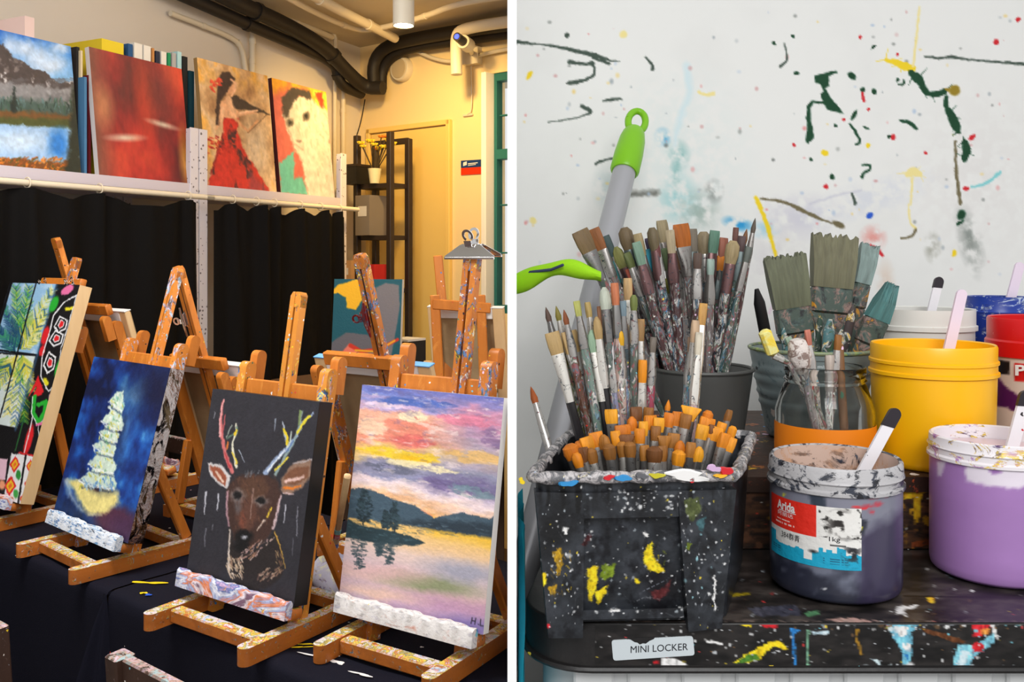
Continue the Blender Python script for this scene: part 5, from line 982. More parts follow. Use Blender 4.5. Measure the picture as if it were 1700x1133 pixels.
MB().tube([c1 + dd * .0105, c1 + dd * .0125], [.012, .012], 16).build('lens_glow', emission('blue_led', (.02, .05, 1, 1), 3), cm_, world=True); MB().tube([c0, onB(783, 88, .07)], .012, 10).build('mount', m_pipew, cm_, world=True)
# round speaker
sp_ = thing('wall_speaker', 'round cream speaker on the end wall above the door', 'speaker', onB(671, 116, .0)); q = onB(671, 116, .0); 
def disc(profile, name, mat, t, c, n, seg=36):
    n = Vector(n).normalized(); R = n.to_track_quat('Z', 'Y').to_matrix(); mb = MB(); mb.lathe(profile, seg); mb.v = [tuple(Vector(c) + R @ Vector(v)) for v in mb.v]; return mb.build(name, mat, t, world=True, side=0)
disc([(.066, .001), (.066, .035), (.060, .043), (.052, .043)], 'speaker_ring', m_pipew, sp_, q, NB); disc([(.052, .0432), (.05, .046), (.012, .049), (.001, .049)], 'speaker_grille', material('grille', rgb(190, 172, 140), .7, bump=.8, bscale=260), sp_, q, NB)
# cylinder ceiling lamp: emits the warm light of the room
lp = thing('ceiling_lamp', 'white cylinder ceiling lamp glowing warm', 'lamp', (at(670, 20, 3.0).x, 3.0, ZC)); lx = at(670, 30, 3.0); lz = at(670, 43, 3.0).z; rl = .0355
mb = MB(); mb.lathe([(rl, ZC - .001), (rl, lz), (rl - .003, lz), (rl - .004, lz + .012)], 32, (lx.x, 3.0, 0), close=False); mb.build('lamp_housing', m_pipew, lp, world=True)
MB().lathe([(rl - .004, lz + .006), (.001, lz + .006)], 32, (lx.x, 3.0, 0), close=True).build('lamp_diffuser', emission('warm_lamp', (1, .84, .5, 1), 30), lp, world=True)
ld = bpy.data.lights.new('lamp_spot', 'SPOT'); ld.energy = 20; ld.color = (1, .70, .32); ld.spot_size = math.radians(110); ld.spot_blend = .8; ld.shadow_soft_size = .04
lo = bpy.data.objects.new('lamp_spot', ld); COL.objects.link(lo); lo.location = (lx.x, 3.0, lz - .012); lo.parent = None
ld2 = bpy.data.lights.new('end_wall_spot', 'SPOT'); ld2.energy = 62; ld2.color = (1, .64, .22); ld2.spot_size = math.radians(120); ld2.spot_blend = .8; ld2.shadow_soft_size = .06
lo2 = bpy.data.objects.new('end_wall_spot', ld2); COL.objects.link(lo2); lo2.location = (-.45, 3.7, 2.5); lo2.rotation_euler = (Vector((-.55, 4.6, 1.5)) - Vector((-.45, 3.7, 2.5))).to_track_quat('-Z', 'Y').to_euler()
# sign
sg_ = thing('wall_sign', 'small blue and red sign on the end wall beside the window', 'sign', onB(782, 278, .003))
def sq(px0, py0, px1, py1, off, mat, name, th=.004): 
    a, b, c, d = onB(px0, py0, off), onB(px1, py0 - 2, off), onB(px1, py1 - 2, off), onB(px0, py1, off); mb = MB(); vs = [a, b, c, d]; mb.add(vs + [v + NB * th for v in vs], [(0, 1, 2, 3), (4, 5, 6, 7), (0, 1, 5, 4), (1, 2, 6, 5), (2, 3, 7, 6), (3, 0, 4, 7)]); mb.build(name, mat, sg_, world=True)
sq(766, 267, 799, 279, .001, material('sign_blue', rgb(20, 60, 120), .4), 'blue_panel'); sq(766, 279.4, 799, 291, .001, material('sign_red', rgb(226, 50, 10), .4), 'red_panel')
sq(769, 270, 775, 276, .0052, m_pw, 'sign_symbol', .0006); sq(777, 271.5, 793, 273, .0052, m_pw, 'sign_text_line', .0006); sq(777, 274.5, 790, 275.6, .0052, m_pw, 'sign_text_line', .0006)

# ------------------------------------------------------------------ bookcase by the door
m_dark = material('dark_brown_frame', rgb(44, 32, 26), .5)
kb = thing('dark_bookcase', 'narrow dark open bookcase in front of the door', 'bookcase', flat(onB(622, 500, .35), 0))
O1, O2 = .30, .17
def bb(px, py, off): return onB(px, py, off)
t0_, t1_ = (onB(593, 300, O1) - CORNER).dot(-WB), (onB(648, 300, O1) - CORNER).dot(-WB); zt1 = onB(648, 219, O1).z
for tt in (t0_, t1_):
    for of in (O1, O2): MB().bar(wB(tt, 0, of), wB(tt, zt1 - (.02 if of == O2 else 0), of), .03, .03, side=-WB).build('post', m_dark, kb, world=True, side=-1)
for py in (306, 392, 480, 580):
    z = onB(620, py, O1).z; MB().prism([(t0_ - .0, O2), (t1_, O2), (t1_, O1), (t0_, O1)], CORNER + Vector((0, 0, z - .02)), -WB, NB, (0, 0, .022)).build('shelf', m_dark, kb, world=True, side=-1)
zb = onB(620, 240, O2).z; MB().bar(wB(t0_, zb, O2), wB(t1_, zb, O2), .03, .02, side=(0, 0, 1)).build('top_rail', m_dark, kb, world=True, side=-1)
zsh = onB(620, 306, O1).z + .002
pv = thing('flower_vase', 'small white vase with yellow flowers on the dark bookcase', 'vase', wB((onB(622, 300, .3) - CORNER).dot(-WB), zsh, .30))
MB().lathe([(.024, .001), (.032, .06), (.034, .075), (.030, .075), (.028, .06)], 20).build('vase_body', material('cream_vase', rgb(236, 224, 180), .4), pv)
m_stem = material('dry_stem', rgb(70, 56, 30), .7); m_fy = material('yellow_petal', rgb(240, 206, 50), .6); m_fo = material('orange_petal', rgb(232, 130, 40), .6)
rf = random.Random(4)
for k in range(11):
    a = rf.uniform(0, 6.28); L = rf.uniform(.10, .17); tip = Vector((math.cos(a) * rf.uniform(.02, .10), math.sin(a) * .05, .07 + L))
    MB().tube([(0, 0, .05), tip * .6 + Vector((0, 0, .02)), tip], .003, 6).build('stem', m_stem, pv)
    mb = MB(); n = 6; R_ = rf.uniform(.014, .022)
    for j in range(n):
        b_ = 2 * math.pi * j / n; d_ = Vector((math.cos(b_), math.sin(b_), .5)).normalized(); mb.tube([tip, tip + d_ * R_ * .6, tip + d_ * R_ * 1.3], [.004, R_ * .5, .002], 6)
    mb.build('flower_head', m_fy if k % 4 else m_fo, pv)['kind'] = 'stuff'
bx_ = thing('storage_box', 'black storage box with a yellow bunch beside the vase on the bookcase', 'box', wB((onB(599, 300, .28) - CORNER).dot(-WB), zsh, .28))
Rb3 = basis(-WB, -NB, Vector((0, 0, 1))); mB = ROOT_M[bx_]
MB().box(mB.translation + Vector((0, 0, .045)), (.10, .16, .09), Rb3).build('box_body', m_black, bx_, world=True, side=-1); MB().box(mB.translation + Vector((0, 0, .094)), (.106, .166, .012), Rb3).build('box_lid', m_dark, bx_, world=True)
for i, (px, py, col, lb, wd, hh) in enumerate(((586, 480, (206, 160, 110), 'tan carton on the lower shelf of the bookcase', .10, .14), (627, 480, (190, 36, 36), 'red box on the lower shelf of the bookcase', .07, .12), (616, 392, (130, 120, 110), 'grey folder standing in the bookcase', .10, .20))):
    z = onB(620, py, O1).z + .003; c = wB((onB(px, py, .28) - CORNER).dot(-WB), z, .28); t = thing('shelf_box', lb, 'box', c, Rb3); MB().box((0, 0, hh / 2), (wd, .12, hh)).build('carton_body', material('carton_%d' % i, rgb(*col), .7), t, side=-1); MB().box((0, -.061, hh * .6), (wd * .6, .001, hh * .25)).build('carton_label', m_gesso, t)
# teal painting standing on a far table, wooden board and dark case
t3 = thing('far_table', 'low dark table by the end wall carrying the teal canvas', 'table', flat(at(690, 640, 3.3), 0)); 
u3 = -WB; tc = at(660, 600, 3.35); tcx = flat(tc, 0); zt3 = .93
MB().box(tcx + Vector((0, 0, zt3 - .015)), (1.15, .5, .03), Rb3).build('table_top', m_tablewood, t3, world=True, side=-1)
for sx in (-.5, .32):
    for sy in (-.2, .2): MB().bar(tcx + Rb3 @ Vector((sx, sy, 0)), tcx + Rb3 @ Vector((sx, sy, zt3 - .03)), .04, .04).build('leg', m_tablewood, t3, world=True, side=-1)
def paint_teal(p):
    p.C[:] = np.array((14, 84, 100)) / 255
    p.poly([(546, 490), (560, 474), (590, 464), (612, 470), (606, 490), (590, 515), (576, 512), (574, 494), (560, 486)], (236, 178, 24), 1, 1.5, 6, 3); p.poly([(624, 478), (640, 470), (662, 474), (664, 510), (650, 590), (628, 600), (622, 540)], (116, 112, 118), 1, 1, 6, 4); p.poly([(545, 572), (575, 552), (610, 556), (630, 580), (640, 600), (545, 600)], (98, 96, 104), 1, 1, 6, 5); p.poly([(562, 592), (580, 570), (590, 580), (600, 592)], (232, 120, 100), 1, 1, 6, 6); p.stroke([(582, 574), (600, 584), (630, 580), (660, 564)], (7, 5), (206, 50, 30), 1); p.stroke([(590, 582), (625, 584), (655, 566)], (3, 3), (240, 180, 30), 1)
tl_ = at(545, 463, 3.3); 
def free_canvas(label, c, yaw, lean, w_, h, tck, paint, nx, ny, ms):
    return make_canvas(label, c.x, c.y, yaw, lean, w_, h, tck, paint, nx, ny, ms, z0=c.z - HB, name='canvas_painting')
cz = at(604, 600, 3.25); cz.z = zt3 + .001
free_canvas('teal canvas with flat yellow and grey shapes standing on the far table', cz, math.radians(78), math.radians(6), .262, at(604, 464, 3.28).z - zt3, .02, paint_teal, 110, 130, m_gesso)
bd = thing('drawing_board', 'pale wooden board leaning right of the teal canvas', 'board', at(702, 560, 3.15) * 1.0); b0 = at(702, 600, 3.2); b0.z = zt3 + .001
MB().prism([(-.065, 0), (.065, 0), (.045, .11), (-.045, .11)], b0, u3, Vector((0, 0, 1)) - NB * .5, -NB * .014).build('board', m_pine, bd, world=True, side=-1)
dk = thing('dark_case', 'black case on the far table right of the teal canvas', 'case', at(680, 560, 3.4)); b0 = at(676, 545, 3.45); b0.z = zt3 + .085
MB().box(b0, (.10, .10, .168), Rb3).build('case_body', m_black, dk, world=True); MB().box(b0 + Vector((0, 0, .088)), (.10, .10, .008), Rb3).build('case_lid', m_gesso, dk, world=True)
# distant easel with a canvas turned away, right edge of the room
bc = at(775, 640, 2.9)
back_canvas('raw-backed canvas on a far easel, right of the big clip mast', at(787, 600, 2.75).x, 2.75, math.radians(252), math.radians(12), .24, .30, .02, m_gesso, z0=at(790, 668, 2.75).z - .07, name='canvas_seen_from_behind')
fe = thing('floor_easel', 'brown A-frame easel at the end of the room behind the clip mast', 'easel', (at(775, 600, 2.85).x, 2.85, 0))
for (a, b) in (((727, 425), (800, 800)), ((722, 490), (760, 800)), ((798, 490), (828, 800))):
    MB().bar(at(a[0], a[1], 2.66 if a[1] > 450 else 2.8), Vector((at(b[0], b[1], 2.62).x, 2.62, .0 + .02)), .028, .022, side=(1, 0, 0)).build('leg', m_wood, fe, world=True, side=-1)
MB().bar(at(718, 505, 2.655), at(815, 512, 2.655), .02, .03, side=(0, 1, 0)).build('crossbar', m_wood, fe, world=True, side=-1)
# ================================================================== RIGHT ROOM: the paint corner
ZL = H - .268                                         # top of the locker
YF = .664                                             # its front edge
def at_x(px, d): return (px - CX) / F * d
def zat(py, d): return H - (py - CY) / F * d
m_lid = material('black_locker_plastic', rgb(30, 28, 28), .42, bump=.25, bscale=50, layers=[('blotch', 7, .5, .75, [rgb(52, 48, 46)], None), ('speck', 95, .30, .30, [W_, W_, rgb(205, 60, 60), rgb(120, 190, 200), W_, rgb(230, 200, 60)])])
m_body = material('white_locker_plastic', rgb(206, 208, 208), .5, bump=.1)
m_riser = material('paint_crusted_wood', rgb(58, 36, 24), .6, grain=(14, (.2, 1, 1), rgb(30, 18, 12), .6), bump=.5, layers=[('blotch', 20, .55, .6, [rgb(226, 176, 30), rgb(30, 26, 24), rgb(150, 90, 30), rgb(200, 80, 40), rgb(40, 30, 28)], None), ('speck', 60, .3, .3, PAL)])
lk = thing('storage_locker', 'black-topped storage locker with a white ribbed body carrying bin and jars', 'locker', (.45, .95, 0))
xl, xr, yb = .011, .95, 1.24
def rounded(xl, xr, yf, yb, r, n=8):
    pts = [(xl + r - r * math.cos(a), yf + r - r * math.sin(a)) for a in [math.pi / 2 * k / n for k in range(n + 1)]]
    pts += [(xr - r + r * math.sin(a), yf + r - r * math.cos(a)) for a in [math.pi / 2 * k / n for k in range(n + 1)]]
    return pts + [(xr, yb), (xl + .095, yb)]
def loft(secs, name, mat, root, caps=(True, True), **kw):
    mb = MB(); n = len(secs[0]); vs = [v for s in secs for v in s]; fs = [(j * n + i, j * n + (i + 1) % n, j * n + n + (i + 1) % n, j * n + n + i) for j in range(len(secs) - 1) for i in range(n)]
    if caps[0]: fs.append(tuple(range(n - 1, -1, -1)))
    if caps[1]: fs.append(tuple(range((len(secs) - 1) * n, len(secs) * n)))
    return mb.add(vs, fs).build(name, mat, root, world=True, side=1, **kw)
sec = lambda e, z, r=.05: [Vector((x, y, z)) for x, y in rounded(xl + e, xr - e, YF + e, yb, r)]
HL = .034
loft([sec(.002, ZL - HL), sec(-.0, ZL - HL + .002), sec(.0, ZL - .0012), sec(.0006, ZL - .0004), sec(.0016, ZL)], 'locker_lid', m_lid, lk, angle=30)
loft([sec(-.002, ZL - HL - .002), sec(-.003, ZL - HL), sec(-.002, ZL - HL + .002), sec(.001, ZL - HL + .003)], 'lid_lip', m_lid, lk)
loft([sec(.014, .0), sec(.014, ZL - HL - .002)], 'locker_body', m_body, lk)
x = xl + .05
while x < xr - .08:                                   # moulded ribs of the body
    MB().bar((x, YF + .013, .05), (x, YF + .013, ZL - HL - .003), .030, .006, side=(1, 0, 0), ch=.002).build('body_rib', m_body, lk, world=True); x += .0405
LIDOPS = {'front': [], 'top': [], 'riser': []}
def lid_patch(pts, mat, name='paint_drip', face='front', parent=None, y=None, th=.0009, zz=None, wob=1.2, seed=1, geom=False):
    """dried paint on the lid's front or top (outline in photograph pixels); stickers are thin sheets of their own"""
    if not geom: LIDOPS['riser' if parent else face].append((pts, srgb(mat), wob, seed)); return
    vs = [at(a, b, YF - .0003) for a, b in pts]; ex = Vector((0, -th, 0)); m = len(vs)
    return MB().add(vs + [v + ex for v in vs], [tuple(range(m, 2 * m)), tuple(range(m - 1, -1, -1))] + [(i, (i + 1) % m, m + (i + 1) % m, m + i) for i in range(m)]).build(name, mat, parent or lk, world=True, smooth=False, side=1)
PB = lambda n, r, g, b: material('drip_' + n, rgb(r, g, b), .35)
lid_patch([(1220, 1029), (1248, 1028), (1247, 1041), (1236, 1040), (1226, 1037)], m_py, seed=1); lid_patch([(1261, 1037), (1290, 1036), (1288, 1044), (1270, 1043)], m_pr, seed=2)
lid_patch([(1218, 1102), (1240, 1086), (1262, 1074), (1280, 1066), (1296, 1065), (1308, 1078), (1298, 1079), (1284, 1074), (1272, 1084), (1262, 1096), (1244, 1100)], m_py, seed=3); lid_patch([(1220, 1104), (1238, 1088), (1256, 1086), (1262, 1096), (1240, 1100)], PB('leaf', 70, 120, 40), seed=4, th=.0012)
lid_patch([(1310, 1044), (1329, 1046), (1318, 1053), (1321, 1090), (1324, 1122), (1321, 1122), (1317, 1090), (1314, 1054)], PB('blue', 40, 120, 190), seed=5, wob=.5); lid_patch([(1338, 1046), (1344, 1046), (1342, 1080), (1344, 1122), (1341, 1122), (1339, 1080)], PB('sage', 120, 170, 140), seed=6, wob=.5); lid_patch([(1346, 1050), (1375, 1048), (1374, 1054), (1350, 1054)], PB('paleblue', 190, 215, 226), seed=7)
lid_patch([(1468, 1034), (1500, 1036), (1525, 1037), (1514, 1050), (1513, 1068), (1514, 1084), (1510, 1104), (1500, 1102), (1498, 1084), (1490, 1070), (1480, 1054)], PB('skyblue', 110, 180, 205), seed=8); lid_patch([(1484, 1040), (1508, 1042), (1506, 1054), (1494, 1058)], m_pw, seed=9, th=.0014); lid_patch([(1498, 1068), (1512, 1070), (1508, 1082), (1500, 1080)], m_pw, seed=10, th=.0014); lid_patch([(1502, 1086), (1510, 1088), (1506, 1098)], PB('deepblue', 30, 100, 160), seed=11, th=.0014)
lid_patch([(1525, 1042), (1560, 1050), (1600, 1064), (1602, 1070), (1580, 1066), (1548, 1056)], PB('brown', 92, 52, 26), seed=12); lid_patch([(1590, 1070), (1620, 1072), (1630, 1064), (1650, 1050), (1652, 1066), (1634, 1080), (1618, 1090), (1606, 1114), (1578, 1116), (1586, 1090)], PB('skyblue2', 120, 185, 205), seed=13); lid_patch([(1596, 1080), (1610, 1082), (1600, 1110), (1590, 1112)], PB('paleblue2', 205, 225, 232), seed=14, th=.0014)
lid_patch([(1614, 1031), (1634, 1031), (1644, 1038), (1640, 1046), (1630, 1058), (1617, 1058)], m_pr, seed=15, th=.0014); lid_patch([(1614, 1072), (1624, 1066), (1634, 1072), (1632, 1082), (1616, 1084)], m_pr, seed=16, th=.0016); lid_patch([(1628, 1046), (1644, 1044), (1642, 1054), (1630, 1056)], PB('orange', 226, 140, 60), seed=17, th=.0016); lid_patch([(1643, 1036), (1652, 1036), (1656, 1062), (1650, 1058)], m_pw, seed=18)
lid_patch([(1098, 1092), (1120, 1094), (1141, 1104), (1138, 1114), (1118, 1118), (1098, 1110)], m_pw, seed=19); lid_patch([(940, 1128), (964, 1120), (974, 1111), (990, 1116), (996, 1128)], m_pw, seed=20); lid_patch([(1086, 1098), (1092, 1097), (1092, 1103), (1086, 1103)], m_pr, seed=21, wob=.4)
lid_patch([(1420, 1046), (1426, 1046), (1424, 1060), (1432, 1088), (1429, 1088), (1421, 1062)], PB('ochre', 150, 110, 30), seed=22, wob=.5); lid_patch([(1445, 1096), (1456, 1096), (1465, 1106), (1458, 1104)], PB('palegrey', 170, 190, 200), seed=23); lid_patch([(1170, 1062), (1200, 1068), (1200, 1072), (1172, 1067)], m_pw, seed=24, wob=.5)
lid_patch([(1488, 1008), (1525, 1004), (1520, 1010), (1500, 1014), (1506, 1024), (1490, 1020)], m_pw, face='top', seed=25); lid_patch([(1540, 993), (1550, 991), (1550, 1002), (1543, 1001)], PB('amber', 240, 180, 40), face='top', seed=26, wob=.5); lid_patch([(1334, 1018), (1358, 1014), (1360, 1022), (1340, 1024)], PB('mintgreen', 80, 130, 90), face='top', seed=27); lid_patch([(1206, 988), (1244, 984), (1246, 988), (1222, 992)], PB('mustard', 150, 130, 20), face='top', seed=28, wob=.6); lid_patch([(1240, 1010), (1320, 1004), (1330, 1022), (1260, 1024)], PB('greyviolet', 62, 62, 74), face='top', seed=29, th=.0004); lid_patch([(1372, 1031), (1390, 1026), (1424, 1028), (1460, 1032), (1420, 1035)], PB('coral', 190, 150, 140), face='top', seed=30)
# nameplate on the lid
plate = [(1015, 1063), (1150, 1056), (1153, 1088), (1018, 1097)]
m_label = material('label_sticker', rgb(200, 208, 212), .4)
def round_quad(q, r=5):
    out = []
    for i in range(4):
        p, a, b = Vector((*q[i], 0)), Vector((*q[i - 1], 0)), Vector((*q[(i + 1) % 4], 0)); d0 = (a - p).normalized() * r; d1 = (b - p).normalized() * r
        for k in range(5): t_ = k / 4; out.append(tuple(((p + d0) * (1 - t_) ** 2 + p * 2 * t_ * (1 - t_) + (p + d1) * t_ ** 2)[:2]))
    return out
stk_ = lid_patch(round_quad(plate), m_label, 'name_sticker', wob=0, th=.0007, geom=True)
lid_patch([(1041, 1060.3), (1047, 1062), (1053, 1066), (1058, 1067), (1062, 1070), (1067, 1068), (1072, 1068.5), (1078, 1064), (1085, 1061), (1087, 1058), (1064, 1059)], m_lid, 'sticker_tear', th=.00082, geom=True)
lid_patch(round_quad([(1017.5, 1065.4), (1148, 1058.6), (1150.5, 1085.6), (1020, 1094.4)], 4), m_label, 'sticker_field', th=.00076, geom=True)
def text_mesh(txt, size, bold=0.0):
    cu = bpy.data.curves.new('lettering', 'FONT'); cu.body = txt; cu.size = size; cu.offset = bold; cu.resolution_u = 3
    ob = bpy.data.objects.new('lettering', cu); COL.objects.link(ob); dg = bpy.context.evaluated_depsgraph_get(); me = bpy.data.meshes.new_from_object(ob.evaluated_get(dg))
    bpy.data.objects.remove(ob); vs = [tuple(v.co) for v in me.vertices]; fs = [tuple(p.vertices) for p in me.polygons]; bpy.data.meshes.remove(me); return vs, fs
def text_on(txt, px0, px1, py_base, py_top, mapf, name, mat, root, slope=0.0, bold=0.0):
    vs, fs = text_mesh(txt, 1.0, bold)
    if not vs: return
    x0, x1 = min(v[0] for v in vs), max(v[0] for v in vs); y0, y1 = min(v[1] for v in vs), max(v[1] for v in vs)
    q = [mapf(px0 + (v[0] - x0) / (x1 - x0) * (px1 - px0), py_base + slope * ((v[0] - x0) / (x1 - x0)) + (v[1] - y0) / (y1 - y0) * (py_top - py_base)) for v in vs]
    mb = MB().add(q, fs); mb.build(name, mat, root, world=True, smooth=False, fixn=False)
m_ink = material('black_ink', rgb(26, 28, 34), .5)
text_on('MINI LOCKER', 1047, 1142, 1085, 1073.5, lambda a, b: at(a, b, YF - .0013), 'lettering', m_ink, stk_, slope=-5, bold=.0)

# ------------------------------------------------------------------ riser box under the buckets
rs = thing('wooden_riser', 'low paint-crusted wooden riser at the back of the locker under the buckets', 'riser', (.38, 1.0, ZL)); YR = .828; ZR = H - .20
MB().prism([(.13, YR), (.66, YR), (.66, 1.19), (.13, 1.19)], (0, 0, ZR - .014), (1, 0, 0), (0, 1, 0), (0, 0, .014)).build('top_board', m_riser, rs, world=True)
MB().prism([(.14, YR + .004), (.65, YR + .004), (.65, YR + .018), (.14, YR + .018)], (0, 0, ZL + .001), (1, 0, 0), (0, 1, 0), (0, 0, ZR - .0145 - ZL)).build('front_board', m_riser, rs, world=True); front_board_ = [o for o in rs.children if o.name.startswith('front_board')][0]
for x in (.14, .40, .63): MB().prism([(x, YR + .02), (x + .016, YR + .02), (x + .016, 1.18), (x, 1.18)], (0, 0, ZL + .001), (1, 0, 0), (0, 1, 0), (0, 0, ZR - .0145 - ZL)).build('side_board', m_riser, rs, world=True)
lid_patch([(1500, 795), (1545, 793), (1546, 812), (1530, 822), (1526, 868), (1518, 870), (1516, 826), (1500, 830)], PB('yolk', 226, 170, 20), parent=rs, y=YR, seed=31); lid_patch([(1512, 900), (1545, 896), (1546, 905), (1515, 910)], PB('rust', 130, 60, 24), parent=rs, y=YR + .004, seed=32)

def specks(p, n, box, rr, cols, seed):
    r = random.Random(seed)
    for _ in range(n):
        x, y = r.uniform(box[0], box[2]), r.uniform(box[1], box[3]); q = rr * r.random() ** 2.5 + .7; sel = np.where((np.abs(p.X - x) < q * 3) & (np.abs(p.Y - y) < q * 3))
        if len(sel[0]) == 0: continue
        a = r.uniform(0, 3); e = r.uniform(.5, 1); dx, dy = p.X[sel] - x, p.Y[sel] - y; u_ = (dx * math.cos(a) + dy * math.sin(a)) / q; v_ = (-dx * math.sin(a) + dy * math.cos(a)) / (q * e)
        m = np.clip((1.3 - np.hypot(u_, v_)) / .6, 0, 1)[:, None] * r.uniform(.5, 1); p.C[sel] = p.C[sel] * (1 - m) + np.array(r.choice(cols)) / 255 * m
SPK = [(226, 226, 226), (200, 204, 208), (226, 226, 226), (205, 60, 60), (120, 190, 205), (226, 200, 60), (170, 176, 184), (120, 90, 60)]
def run_ops(p, ops, streak=0):
    for pts, col, wob, seed in ops:
        m = p.poly(pts, col, 1.0, 2.0 + wob, 6, seed); v = fbm(p.X / 4, p.Y / (9 if streak else 5), seed + 7)
        p.put(m * np.clip((v - .52) * 5, 0, 1) * .55, tuple(min(255, c * 1.25 + 25) for c in col)); p.put(m * np.clip((.44 - v) * 5, 0, 1) * .55, tuple(c * .55 for c in col))
def p_front(p):
    n = fbm(p.X / 30, p.Y / 12, 3); p.C[:] = p.ramp(n, [(.3, (22, 21, 21)), (.7, (44, 41, 40))]) / 255
    run_ops(p, LIDOPS['front'], 1); specks(p, 330, (900, 1030, 1700, 1120), 2.6, SPK[:3] + SPK[:3] + SPK, 3); specks(p, 90, (1360, 1028, 1700, 1046), 6, SPK, 5); specks(p, 40, (1400, 1106, 1700, 1116), 6, [(205, 220, 226), (226, 226, 226)], 6)
def p_top(p):
    n = fbm(p.X / 40, p.Y / 9, 4); p.C[:] = p.ramp(n, [(.3, (26, 24, 23)), (.55, (50, 45, 43)), (.75, (74, 68, 64))]) / 255
    run_ops(p, LIDOPS['top']); specks(p, 170, (870, 930, 1700, 1036), 2.8, SPK, 7); p.stroke([(1500, 990), (1600, 992), (1700, 994)], 2.0, (20, 18, 18), 1); p.put(np.clip((p.Y - 1027) / 5, 0, 1) * np.clip((fbm(p.X / 9, p.Y / 3, 9) - .5) * 4, 0, 1) * .7, (150, 130, 120))
def p_riser(p):
    n = fbm(p.X / 60, p.Y / 6, 3); n2 = fbm(p.X / 14, p.Y / 14, 6); p.C[:] = p.ramp(n, [(.3, (34, 22, 16)), (.55, (70, 44, 28)), (.75, (96, 62, 38))]) / 255
    p.put(np.clip((n2 - .55) * 6, 0, 1) * .8, (24, 18, 16)); p.put(np.clip((fbm(p.X / 9, p.Y / 16, 8) - .58) * 8, 0, 1) * (p.X > 1490) * .9, (206, 150, 24)); p.put(np.clip((fbm(p.X / 20, p.Y / 16, 11) - .62) * 8, 0, 1) * .7, (120, 76, 50))
    run_ops(p, LIDOPS['riser'], 1); specks(p, 120, (1225, 790, 1700, 930), 3, [(226, 170, 30), (190, 60, 40), (226, 226, 220), (30, 28, 28)], 9)
dense_paint(front_board_, .003, p_riser, m_paint)
gx0, gx1 = xl + .05, xr - .05
Pf = quad_grid([(gx0, YF - .0002, ZL - .001), (gx1, YF - .0002, ZL - .001), (gx1, YF - .0002, ZL - HL + .0032), (gx0, YF - .0002, ZL - HL + .0032)], 560, 46); q_ = Painter(Pf); p_front(q_); q_.mesh('painted_lid_front', lk, m_paint_gloss)
Pt = quad_grid([(gx0, YR + .002, ZL + .0002), (gx1, YR + .002, ZL + .0002), (gx1, YF + .0012, ZL + .0002), (gx0, YF + .0012, ZL + .0002)], 460, 90); q_ = Painter(Pt); p_top(q_); q_.mesh('painted_lid_top', lk, m_paint_gloss)
# ------------------------------------------------------------------ black bin
m_bin = material('black_bin_plastic', rgb(38, 40, 44), .38, bump=.2, bscale=60, layers=[('blotch', 9, .52, .62, [rgb(14, 14, 18)], (1, 1, .35)), ('speck', 120, .34, .34, [W_, W_, W_, rgb(190, 205, 210), rgb(226, 200, 40)]), ('speck', 260, .32, .45, [W_, rgb(190, 190, 195)])])
m_rim = material('paint_crusted_rim', rgb(96, 96, 98), .45, bump=.9, bscale=120, layers=[('blotch', 70, .42, .5, [rgb(176, 172, 170), rgb(50, 50, 56), rgb(196, 190, 190), rgb(96, 96, 100)], None), ('blotch', 90, .60, .64, [rgb(205, 50, 50), rgb(60, 140, 200), rgb(235, 235, 235), rgb(226, 200, 40), rgb(205, 180, 200)], None)])
FL, FR, BR, BL = Vector((.0145, .656, 0)), Vector((.163, .664, 0)), Vector((.215, .812, 0)), Vector((.052, .812, 0))
ZB0, ZB1 = ZL + .001, H - .158
bn = thing('paint_bin', 'black paint-spattered plastic bin full of brushes on the locker', 'bin', ((FL + BR) / 2) + Vector((0, 0, ZL)))
def bin_sec(k, z, inset=0.0):
    c = (FL + FR + BR + BL) / 4; out = []
    P4 = [FL, FR, BR, BL]; tap = 1 - .085 * (1 - k)
    P4 = [c + (p - c) * tap for p in P4]
    if inset: P4 = [p + (c - p).normalized() * inset * 1.4 for p in P4]
    for i in range(4):
        p, a, b = P4[i], P4[i - 1], P4[(i + 1) % 4]; d0 = (a - p).normalized() * .012; d1 = (b - p).normalized() * .012
        for q in range(5): t_ = q / 4; out.append(((p + d0) * (1 - t_) ** 2 + p * 2 * t_ * (1 - t_) + (p + d1) * t_ ** 2) + Vector((0, 0, z)))
    return out
shell_ = loft([bin_sec(0, ZB0), bin_sec(.5, (ZB0 + ZB1) / 2), bin_sec(1, ZB1), bin_sec(1, ZB1, .003), bin_sec(.05, ZB0 + .006, .003)], 'bin_shell', m_bin, bn, caps=(True, True), angle=50)
rim = bin_sec(1, ZB1 - .001); rim = [p + (p - (FL + FR + BR + BL) / 4 - Vector((0, 0, p.z))).normalized() * .002 for p in rim]
rim2 = []
for a, b in zip(rim, rim[1:] + rim[:1]):
    k = max(1, int((b - a).length / .006)); rim2 += [a.lerp(b, j / k) for j in range(k)]
rr_ = random.Random(2); MB().tube(rim2 + [rim2[0]], [.0046 + .0011 * math.sin(i * 1.7) * math.sin(i * .53) for i in range(len(rim2))] + [.0046], 10, cap=False).build('bin_rim', m_rim, bn, world=True, side=1); rimo = bpy.data.objects[max((o.name for o in bn.children if o.name.startswith('bin_rim')))]
